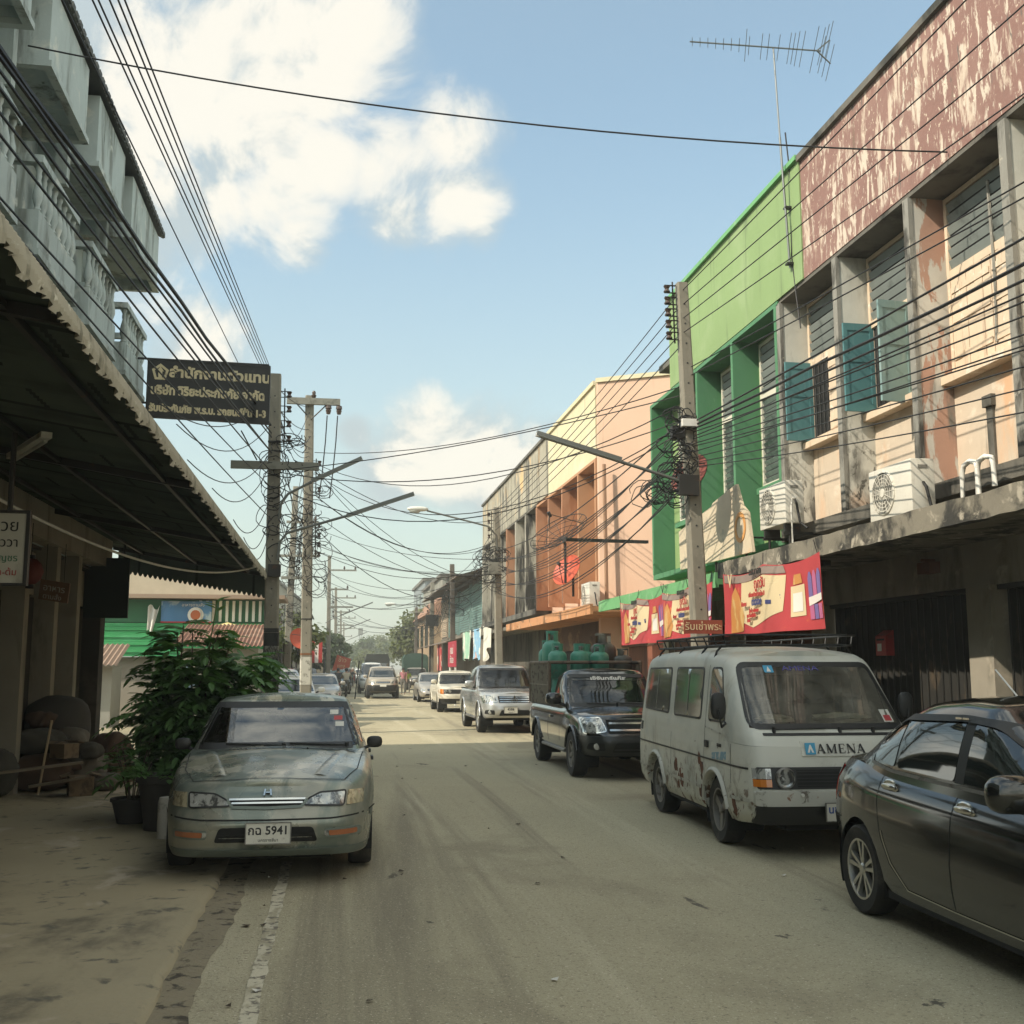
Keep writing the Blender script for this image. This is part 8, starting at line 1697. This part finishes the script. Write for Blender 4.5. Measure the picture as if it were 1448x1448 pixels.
for g_ in GL:
    c = math.cos(dm.rotation_euler[2]); s_ = math.sin(dm.rotation_euler[2]); x, y = g_[0], g_[1]; h = g_[2] - .63 - .01
    t = thing('gas_cylinder', 'green gas cylinder of the lower layer standing on the black pickup bed', 'gas cylinder', (dm.location.x + x * c - y * s_, dm.location.y + x * s_ + y * c, .632), 0, 'lower gas cylinders on the black pickup')
    b = MB(); rr = .165; b.lathe([(rr * .8, 0), (rr * .82, .03), (rr, .07), (rr, h * .66), (rr * .7, h * .8), (rr * .6, h * .82), (rr * .6, h), (rr * .5, h), (rr * .5, h * .8), (0, h * .82)], (0, 0, 0), 'z', 16); b.build('tank', m_gas, t, world=False, smooth=50)
m_silver = mat('silver_car_paint', (.42, .42, .40), .25, .45, coat=.7, var=.05)
t = thing('pickup_truck', 'silver crew pickup truck parked facing the viewer behind the gas truck', 'pickup truck', (4.55, 30.9, 0), R(-90 + .5))
tub, gh_, xf, xr, ax0, ax1, ws, G_ = pickup(t, m_silver, 5.0, 1.76, 1.73, 3.0, .98, .42, m_silver, m_ws, -1.0, 'six', m_alloy, 1.08, .37, wsx=(1.12, .42))
F = lamp_grille(t, tub, .87, .2, .10, .44, .80, None, .085, 3, -.01)
front_bumper(t, F, .40, .70, .86, m_silver, .05)
b = MB()
for k in range(3): a = R(90 + 120 * k); d, n_ = Vector((0, math.cos(a), math.sin(a))), Vector((0, -math.sin(a), math.cos(a))); o_ = Vector((F(0, .87, .03)[0], 0, .865)); b.add([o_, o_ + d * .055 + n_ * .032, o_ + d * .11, o_ + d * .055 - n_ * .032], [(0, 1, 2, 3)])
b.build('badge', m_chrome, t, world=False); plate_(t, ((xf + .055, -.12, .60), (0, 1, 0), (0, 0, 1)), '4586', 'ขอนแก่น', m_pink_)
m_wpu = mat('yellowed_white_car_paint', (.62, .57, .46), .4, .0, coat=.4, layers=[((.45, .38, .28), 3, .6, .75)])
t = thing('pickup_truck', 'old cream white pickup with amber corner lamps third in the right row', 'pickup truck', (4.66, 44.0, 0), R(-90))
tub, gh_, xf, xr, ax0, ax1, ws, G_ = pickup(t, m_wpu, 4.6, 1.66, 1.52, 2.75, .90, .42, m_wpu, m_ws, -.25, 'steel', m_alloyd, 1.0, .32, big=False, wsx=(1.0, .42))
F = on_front(tub)
b = MB(); patch(b, [(-.70, .70), (.70, .70), (.70, .86), (-.70, .86)], F, .006, .02, .05); b.build('lamp_panel', m_under, t, world=False)
for s in (1, -1):
    for yy in (.56, .42): b = MB(); b.lathe([(.062, 0), (.062, .02), (0, .03)], (F(s * yy, .78, .008)[0], s * yy, .78), 'x', 16); b.build('headlight', m_lens, t, world=False, smooth=50)
    b = MB(); patch(b, [(s * .64, .69), (s * .785, .69), (s * .785, .87), (s * .64, .87)], F, .014, .02, .04); b.build('corner_light', m_amber, t, world=False)
b = MB(); patch(b, rnd_poly([(-.8, .52), (.8, .52), (.8, .66), (-.8, .66)], .02), F, .06, .08, .05); b.build('bumper', m_wpu, t, world=False, smooth=40)
b = MB(); patch(b, rnd_poly([(-.76, .32), (.76, .32), (.76, .515), (-.76, .515)], .02), F, .03, .06, .05); b.build('front_valance', m_trim, t, world=False, smooth=40)
b = MB(); patch(b, [(-.17, .34), (.17, .34), (.17, .44), (-.17, .44)], F, .04, .01, .05); b.build('number_plate', m_plate, t, world=False)

def car(name, label, loc, rz_, m, L, Wd, H, hood=.72, deck=.95, wsx=(.95, .25), rear=(-1.35, -.85), tail=.95, glass=m_cglass, wr=.30, suv=False, front=True, group=None, plate=None, detail=True, bumper=None, rails=False):
    t = thing(name, label, 'car', loc, rz_, group); xf, xr = L / 2, -L / 2; ax0, ax1 = xf - .82, xr + .85; zb_ = .24 if not suv else .34
    zs = sm([(xr, tail - .05), (xr + .3, tail), (0, deck), (wsx[0], deck - .01), (xf - .4, hood + .08), (xf, hood - .04)]); zb = ip([(xr, zb_ + .05), (ax1, zb_), (ax0, zb_), (xf, zb_ + .02)])
    tub = Loft(Wd / 2, [(0, .93, xf - .12, xr + .12), (.1, .97, xf - .04, xr + .05), (.35, 1., xf, xr), (.6, .997, xf - .03, xr + .02), (.85, .965, xf - .12, xr + .05), (.95, .93, xf - .17, xr + .09), (1, .89, xf - .22, xr + .13)], zb, zs, 4.5, 4.5, .05)
    ar = [(ax0, wr, wr + .05), (ax1, wr, wr + .05)]; bm = hull(tub, 84, 12, 8, ar)
    rz = sm([(rear[1] - .3, H - .06), (rear[1] + .3, H - .01), (0, H), (wsx[1], H - .04)], 1)
    gh_ = Loft(Wd / 2 * .90, [(0, 1., wsx[0] + .12, rear[0]), (.3, .96, wsx[0] - .2, rear[0] + (rear[1] - rear[0]) * .3), (.8, .86, wsx[1] + .08, rear[0] + (rear[1] - rear[0]) * .8), (.93, .80, wsx[1] - .06, rear[1]), (1, .74, wsx[1] - .14, rear[1] + .08)], lambda x: tub.zs(x) - .02, rz, 6, 6, .04)
    g2 = hull(gh_, 64, 10, 8); me = bpy.data.meshes.new('x'); g2.to_mesh(me); g2.free(); bm.from_mesh(me); bpy.data.meshes.remove(me)
    bm_obj(bm, 'body', m, t, 40); under(t, tub, xr + .2, xf - .2, zb_ - .04, zb_ + .1, ar)
    for x in (ax0, ax1):
        for s in (1, -1): wheel(t, x, s * (Wd / 2 - .11), s, wr, .19, wr * .62, 'six', m_alloy)
    zw, zt = deck + .06, H - .08; G_, F, Rr = on_front(gh_), on_front(tub), on_rear(tub)
    yb, yt = gh_.W * gh_.par(gh_.v_at(wsx[0], zw))[0] - .05, gh_.W * gh_.par(gh_.v_at(wsx[1], zt))[0] - .05
    b = MB(); patch(b, rnd_poly([(-yb, zw), (yb, zw), (yt, zt), (-yt, zt)], .05), G_, .004, .008, .06); b.build('windscreen', glass, t, world=False, smooth=60)
    b = MB(); patch(b, rnd_poly([(-yt * .95, zw + .04), (yt * .95, zw + .04), (yt * .9, zt), (-yt * .9, zt)], .05), on_rear(gh_), .004, .008, .06); b.build('rear_window', m_cglass, t, world=False, smooth=60)
    for s in (1, -1):
        gs = on_side(gh_, s); xm = -.1
        for poly in ([(wsx[0] - .36, zw), (xm + .04, zw), (xm + .04, zt), (wsx[1] - .16, zt)], [(xm - .04, zw), (rear[0] + .28, zw + .02), (rear[1] + .12, zt), (xm - .04, zt)]):
            b = MB(); patch(b, rnd_poly(poly, .04), gs, .004, .008, .07); b.build('side_window', m_cglass, t, world=False, smooth=60)
        mirror(t, wsx[0] - .34, Wd / 2 * .92, zw - .03, s, m, .95)
        zc = hood - .02 if not suv else hood
        b = MB(); patch(b, rnd_poly([(s * .42, zc - .16), (s * (Wd / 2 - .10), zc - .15), (s * (Wd / 2 - .12), zc - .01), (s * .46, zc - .04)], .03), F, .008, .03, .05); b.build('headlight', m_lens, t, world=False, smooth=50)
        b = MB(); patch(b, rnd_poly([(s * .5, tail - .3), (s * (Wd / 2 - .06), tail - .3), (s * (Wd / 2 - .08), tail - .12), (s * .5, tail - .12)], .03), Rr, .008, .03, .05); b.build('tail_light', m_rlens, t, world=False, smooth=50)
        b = MB(); so_ = on_side(tub, s); seam(b, [(wsx[0] - .25, .4), (wsx[0] - .25, deck - .04)], so_, .01); seam(b, [(xm, .35), (xm, deck - .04)], so_, .01); b.build('door_gap', m_under, t, world=False)
        if rails: b = MB(); b.tube([(wsx[1] - .25, s * gh_.W * .74, H + .0), (wsx[1] - .35, s * gh_.W * .74, H + .06), (rear[1] + .2, s * gh_.W * .74, H + .05), (rear[1] + .1, s * gh_.W * .74, H - .01)], .018, 6); b.build('roof_rail', m_trim, t, world=False)
    b = MB(); patch(b, rnd_poly([(-.36, hood - .15), (.36, hood - .15), (.38, hood - .06), (-.38, hood - .06)], .03), F, .006, .02, .05); b.build('grille', m_under, t, world=False)
    b = MB(); seam(b, [(-.34, hood - .105), (.34, hood - .105)], F, .03, .015); b.build('grille_bar', m_chrome, t, world=False)
    if bumper: b = MB(); patch(b, rnd_poly([(-Wd / 2 + .05, zb_ + .03), (Wd / 2 - .05, zb_ + .03), (Wd / 2 - .04, hood - .25), (-Wd / 2 + .04, hood - .25)], .04), F, .03, .06, .06); b.build('bumper', bumper, t, world=False, smooth=45)
    b = MB(); patch(b, rnd_poly([(-.5, zb_ + .08), (.5, zb_ + .08), (.45, hood - .30), (-.45, hood - .30)], .03), F, .036 if bumper else .006, .02, .06); b.build('air_intake', m_under, t, world=False)
    b = MB(); patch(b, [(-.17, hood - .33), (.17, hood - .33), (.17, hood - .22), (-.17, hood - .22)], F, .045, .01, .06); b.build('number_plate', m_plate, t, world=False)
    return t
m_beige = mat('beige_silver_paint', (.40, .37, .32), .3, .35, coat=.6, var=.05); m_gold_ = mat('champagne_car_paint', (.46, .40, .31), .3, .3, coat=.6, var=.05); m_wcar = mat('white_car_paint', (.68, .67, .62), .3, 0, coat=.8, var=.04); m_dcar = mat('dark_grey_car_paint', (.06, .065, .06), .3, .2, coat=.6, var=.05)
car('sedan_car', 'small silver beige sedan parked behind the cream white pickup', (4.78, 56.2, 0), R(-90), m_beige, 4.3, 1.66, 1.40, .70, .92)
car('suv_car', 'champagne SUV with dark lower bumper driving towards the viewer', (2.53, 62.6, 0), R(-90), m_gold_, 4.55, 1.78, 1.70, .98, 1.08, (1.15, .45), (-2.0, -1.75), 1.05, wr=.34, suv=True, bumper=m_trim, rails=True)
# green canvas truck beyond the small sedan
t = thing('canvas_truck', 'beige pickup truck with tall dark green canvas hood on its bed', 'pickup truck', (6.05, 85.0, 0), R(-90))
tub, gh_, xf, xr, ax0, ax1, ws, G_ = pickup(t, m_beige, 4.8, 1.75, 1.62, 2.9, .92, .42, m_beige, m_ws, -.2, 'steel', m_alloyd, 1.02, .34, big=False, wsx=(1.0, .42)); t.name = 'pickup_truck'
F = lamp_grille(t, tub, .82, .2, .09, .46, .78, None, .08, 2); b = MB(); patch(b, rnd_poly([(-.82, .36), (.82, .36), (.82, .64), (-.82, .64)], .03), F, .05, .08, .06); b.build('bumper', m_trim, t, world=False, smooth=40)
b = MB(); pr_ = [(-.95, 1.05), (.95, 1.05), (.98, 2.35), (.80, 2.62), (.3, 2.74), (-.3, 2.74), (-.80, 2.62), (-.98, 2.35)]; b.prism(pr_, lambda y, z: (-.28, y, z), lambda y, z: (-2.4, y, z)); b.build('canvas_hood', mat('green_canvas', (.025, .065, .045), .85, layers=[((.05, .1, .07), 2, .5, .7)]), t, world=False)
car('van_car', 'white van close behind the champagne SUV', (2.3, 74.0, 0), R(-90), m_wcar, 4.8, 1.72, 1.95, .98, 1.15, (1.5, .8), (-2.3, -2.1), 1.1, wr=.33, suv=True).name = 'van'
t = thing('dark_truck', 'dark covered truck further back behind the white van', 'truck', (3.4, 93, 0), R(-90)); t.name = 'truck'
b = MB(); b.prism([(-1.0, .55), (1.0, .55), (1.0, 2.3), (.85, 2.75), (-.85, 2.75), (-1.0, 2.3)], lambda y, z: (.2, y, z), lambda y, z: (-3.0, y, z)); b.build('covered_bed', mat('dark_canvas', (.03, .035, .03), .85), t, world=False)
tb_ = Loft(.95, [(0, .95, 2.3, .1), (.4, 1, 2.35, .1), (.55, .99, 2.3, .1), (1, .86, 1.55, .1)], ip([(-3, .5), (3, .5)]), ip([(-3, 2.0), (1.2, 2.0), (3, 1.9)]), 7, 12, .03); bm_obj(hull(tb_, 60, 10, 6), 'cab', m_dcar, t)
b = MB(); patch(b, [(-.75, 1.4), (.75, 1.4), (.70, 1.85), (-.70, 1.85)], on_front(tb_), .005, .01); b.build('windscreen', m_cglass, t, world=False)
for s in (1, -1):
    b = MB(); patch(b, [(s * .5, .85), (s * .8, .85), (s * .8, 1.05), (s * .5, 1.05)], on_front(tb_), .006, .02); b.build('headlight', m_lens, t, world=False)
    for x in (1.4, -1.9): wheel(t, x, s * .82, s, .42, .24, .25, 'steel', m_alloyd)
for i, (x, y, m, h, lab) in enumerate(((1.3, 118, m_dcar, 1.45, 'far dark car on the road ahead of the tree line'), (2.9, 135, m_wcar, 1.45, 'far white car on the road ahead'), (.9, 150, m_beige, 1.5, 'farthest beige car on the road ahead'), (6.9, 108, m_wcar, 1.6, 'white car parked past the green canvas truck'))): car('sedan_car' if h < 1.6 else 'suv_car', lab, (x, y, 0), R(-90), m, 4.3, 1.68, h, .72, .93)
# cars on the left beyond the first poles
car('sedan_car', 'white sedan parked at the left just behind the grey green sedan', (-1.35, 33.2, 0), R(-86), m_wcar, 4.5, 1.72, 1.42, .72, .95, glass=m_cglass)
car('suv_car', 'silver car with dark window stripes parked second at the left', (-1.95, 39.0, 0), R(-84), m_silver, 4.6, 1.76, 1.62, .85, 1.02, (1.1, .4), (-2.0, -1.7), 1.0, rails=True)
car('sedan_car', 'pale old sedan parked at the left in front of the striped curtain', (-.62, 46.5, 0), R(-88), m_beige, 4.5, 1.70, 1.40, .72, .95)
car('sedan_car', 'dark teal car parked at the left by the slanted red sign', (.1, 73.0, 0), R(-90), mat('teal_car_paint', (.08, .17, .16), .3, .2, coat=.7), 4.4, 1.7, 1.45)
car('suv_car', 'dark grey car under the left shop awnings', (-1.7, 62.0, 0), R(-90), m_dcar, 4.4, 1.7, 1.6, .85, 1.0)

# ------------------------------------------------------------------ people and motorcycles
m_skin = mat('skin', (.30, .17, .11), .6, var=.05); m_hair = mat('black_hair', (.012, .010, .009), .6, var=0)
def person(label, loc, rz_, shirt, trousers, J, hat=None, s=1.):
    """One skinned body from a joint list, facing +x; clothes are the colours of its own skin regions."""
    t = thing('person', label, 'person', loc, rz_, None)
    names = list(J); me = bpy.data.meshes.new('body'); E = [('hip', 'chest'), ('chest', 'neck'), ('neck', 'head'), ('head', 'crown'), ('chest', 'ls'), ('ls', 'le'), ('le', 'lw'), ('lw', 'lh'), ('chest', 'rs'), ('rs', 're'), ('re', 'rw'), ('rw', 'rh'), ('hip', 'lt'), ('lt', 'lk'), ('lk', 'la'), ('la', 'lf'), ('hip', 'rt'), ('rt', 'rk'), ('rk', 'ra'), ('ra', 'rf')]
    RAD = dict(hip=.155, chest=.165, neck=.055, head=.085, crown=.075, ls=.065, le=.045, lw=.032, lh=.038, rs=.065, re=.045, rw=.032, rh=.038, lt=.095, lk=.062, la=.042, lf=.04, rt=.095, rk=.062, ra=.042, rf=.04)
    me.from_pydata([tuple(v * s for v in J[n]) for n in names], [(names.index(a), names.index(b_)) for a, b_ in E], []); o = bpy.data.objects.new('body', me); COL.objects.link(o); o.parent = t
    sk = o.modifiers.new('s', 'SKIN'); sk.use_smooth_shade = True
    for i, n in enumerate(names): me.skin_vertices[0].data[i].radius = (RAD[n] * s, RAD[n] * s * (.75 if n in ('hip', 'chest') else 1)); me.skin_vertices[0].data[i].use_root = n == 'hip'
    o.modifiers.new('d', 'SUBSURF').levels = 1
    nm = bpy.data.meshes.new_from_object(o.evaluated_get(bpy.context.evaluated_depsgraph_get())); o.modifiers.clear(); o.data = nm
    for m in (shirt, trousers, m_skin): nm.materials.append(m)
    seg = dict(hip=1, chest=0, neck=2, head=2, crown=2, ls=0, le=2, lw=2, lh=2, rs=0, re=2, rw=2, rh=2, lt=1, lk=1, la=1, lf=2, rt=1, rk=1, ra=1, rf=2); P = [(n, Vector(J[n]) * s) for n in names] + [('chest', (Vector(J['chest']) * .6 + Vector(J['hip']) * .4) * s)] + [(k, (Vector(J[k]) + Vector(J[j])) * .5 * s) for k, j in (('lt', 'lk'), ('lk', 'la'), ('rt', 'rk'), ('rk', 'ra'), ('ls', 'le'), ('rs', 're'))]
    for p in nm.polygons: p.material_index = seg[min(P, key=lambda q: (q[1] - p.center).length)[0]]; p.use_smooth = True
    hc = (Vector(J['head']) * .45 + Vector(J['crown']) * .55) * s; b = MB(); b.blob(hc + Vector((-.02, 0, .035)) * s, .105 * s, .095 * s, .10 * s, 12, 8); b.build('helmet' if hat else 'hair', hat or m_hair, t, world=False, smooth=70)
    b = MB(); b.blob(Vector(J['head']) * s + Vector((.09, 0, .03)) * s, .02 * s, .014 * s, .025 * s, 6, 5); b.build('nose', m_skin, t, world=False, smooth=70)
    return t
STAND = dict(hip=(0, 0, .92), chest=(.02, 0, 1.32), neck=(.02, 0, 1.47), head=(.04, 0, 1.56), crown=(.03, 0, 1.66), ls=(.01, .19, 1.40), le=(.0, .24, 1.12), lw=(.06, .25, .88), lh=(.08, .25, .80), rs=(.01, -.19, 1.40), re=(-.02, -.25, 1.12), rw=(.05, -.25, .88), rh=(.07, -.25, .80), lt=(0, .10, .85), lk=(.12, .10, .48), la=(.06, .10, .08), lf=(.2, .11, .04), rt=(0, -.10, .85), rk=(-.02, -.10, .48), ra=(-.16, -.10, .10), rf=(-.04, -.11, .04))
RIDE = dict(hip=(-.12, 0, .84), chest=(.0, 0, 1.24), neck=(.06, 0, 1.38), head=(.10, 0, 1.46), crown=(.09, 0, 1.57), ls=(.02, .19, 1.32), le=(.20, .27, 1.12), lw=(.42, .29, 1.05), lh=(.50, .29, 1.04), rs=(.02, -.19, 1.32), re=(.20, -.27, 1.12), rw=(.42, -.29, 1.05), rh=(.50, -.29, 1.04), lt=(-.06, .11, .80), lk=(.32, .17, .72), la=(.20, .18, .36), lf=(.34, .18, .31), rt=(-.06, -.11, .80), rk=(.32, -.17, .72), ra=(.20, -.18, .36), rf=(.34, -.18, .31))
def motorbike(label, loc, rz_, m):
    t = thing('motorcycle', label, 'motorcycle', loc, rz_, None)
    for x in (.62, -.60):
        b = MB(); b.lathe([(.21, -.03), (.25, -.045), (.285, 0), (.25, .045), (.21, .03), (.21, -.03)], (x, 0, .285), 'y', 24); w_ = b.build('wheel', m_tyre, t, world=False, smooth=50)
        b = MB()
        for k in range(8): a = k * .785; b.cyl((x, 0, .285), (x + .21 * math.cos(a), 0, .285 + .21 * math.sin(a)), .008, n=4)
        b.cyl((x, -.05, .285), (x, .05, .285), .04, n=10); b.build('spokes', m_alloyd, w_, world=False)
    b = MB(); b.tube([(.40, 0, .95), (.30, 0, .62), (.02, 0, .48), (-.25, 0, .60), (-.62, 0, .70)], [.06, .09, .11, .12, .08], 8); b.obox((.40, 0, .72), (.03, 0, -.01), (0, .17, 0), (.06, 0, .22)); b.build('body', m, t, world=False, smooth=50)
    b = MB(); b.tube([(.05, 0, .72), (-.2, 0, .76), (-.6, 0, .80)], [.08, .11, .09], 8); b.build('seat', m_trim, t, world=False, smooth=50)
    b = MB(); b.tube([(.44, .32, 1.04), (.42, .1, 1.0), (.42, -.1, 1.0), (.44, -.32, 1.04)], .015, 6); b.build('handlebar', m_trim, t, world=False)
    for s in (1, -1):
        b = MB(); b.cyl((.44, s * .07, .95), (.62, s * .07, .285), .02, n=6); b.build('fork', m_alloyd, t, world=False)
        b = MB(); b.cyl((.42, s * .22, 1.03), (.40, s * .28, 1.2), .007, n=4); b.blob((.40, s * .30, 1.22), .015, .05, .03, 8, 5); b.build('mirror', m_trim, t, world=False)
    b = MB(); b.lathe([(.0, .05), (.07, .03), (.08, -.02)], (.46, 0, .92), 'x', 14); b.build('headlight', m_lens, t, world=False, smooth=50)
    b = MB(); b.cyl((-.05, -.12, .28), (-.65, -.15, .36), .035, .045, 8); b.build('exhaust', m_alloyd, t, world=False)
    b = MB(); b.lathe([(.30, -.06), (.31, 0), (.30, .06)], (.62, 0, .285), 'y', 10, R(30), R(150)); b.build('mudguard', m, t, world=False)
m_sh1 = mat('cream_shirt', (.45, .40, .30), .9, var=.05); m_sh2 = mat('dark_shirt', (.05, .055, .06), .9, var=.05); m_tr1 = mat('grey_trousers', (.16, .15, .13), .9, var=.05); m_sh3 = mat('lime_vest', (.38, .48, .05), .8, var=.05); m_sh4 = mat('pink_shirt', (.5, .2, .22), .9, var=.05); m_helm = mat('white_helmet', (.55, .52, .46), .3, var=0)
motorbike('dark motorcycle ridden away by the man in a cream shirt', (.60, 64.5, 0), R(88), m_dcar); person('man in a cream shirt and grey trousers riding the dark motorcycle', (.60, 64.5, 0), R(88), m_sh1, m_tr1, RIDE)
motorbike('red motorcycle just ahead of the man in a cream shirt', (.15, 67.5, 0), R(92), m_red); person('rider in a dark shirt just ahead of the man in a cream shirt', (.15, 67.5, 0), R(92), m_sh2, m_tr1, RIDE)
motorbike('motorcycle coming down the road with a rider in a white helmet', (1.05, 80, 0), R(-90), m_dcar); person('rider in a white helmet and dark shirt coming down the road', (1.05, 80, 0), R(-90), m_sh2, m_tr1, RIDE, m_helm)
motorbike('farther motorcycle with a rider in a cream shirt coming down the road', (1.5, 100, 0), R(-90), m_red); person('farther rider in a cream shirt and white helmet coming down the road', (1.5, 100, 0), R(-90), m_sh1, m_tr1, RIDE, m_helm)
person('woman in a pink top walking at the kerb beside the champagne SUV', (4.15, 69.5, 0), R(-100), m_sh4, m_tr1, STAND, None, .95); person('person in a lime yellow vest standing beside the green canvas truck', (4.55, 71.5, 0), R(-80), m_sh3, m_tr1, STAND, None, .9)

# ------------------------------------------------------------------ the hot pale air down the street
hm = bpy.data.materials.new('haze_air'); hm.use_nodes = True; h = NT(hm.node_tree); h.n.remove(h.n['Principled BSDF'])
pv = h.node('ShaderNodeVolumePrincipled'); pv.inputs['Color'].default_value = (.93, .93, .86, 1); pv.inputs['Density'].default_value = .0020; pv.inputs['Anisotropy'].default_value = .2
h.l.new(pv.outputs[0], h.n['Material Output'].inputs['Volume'])
b = MB(); b.box(-905, 905, -65, 1605, -1.1, 16); hz = b.build('haze', hm); hz['kind'] = 'stuff'; hz['label'] = 'pale warm haze filling the air down the street'
hz.display_type = 'WIRE'
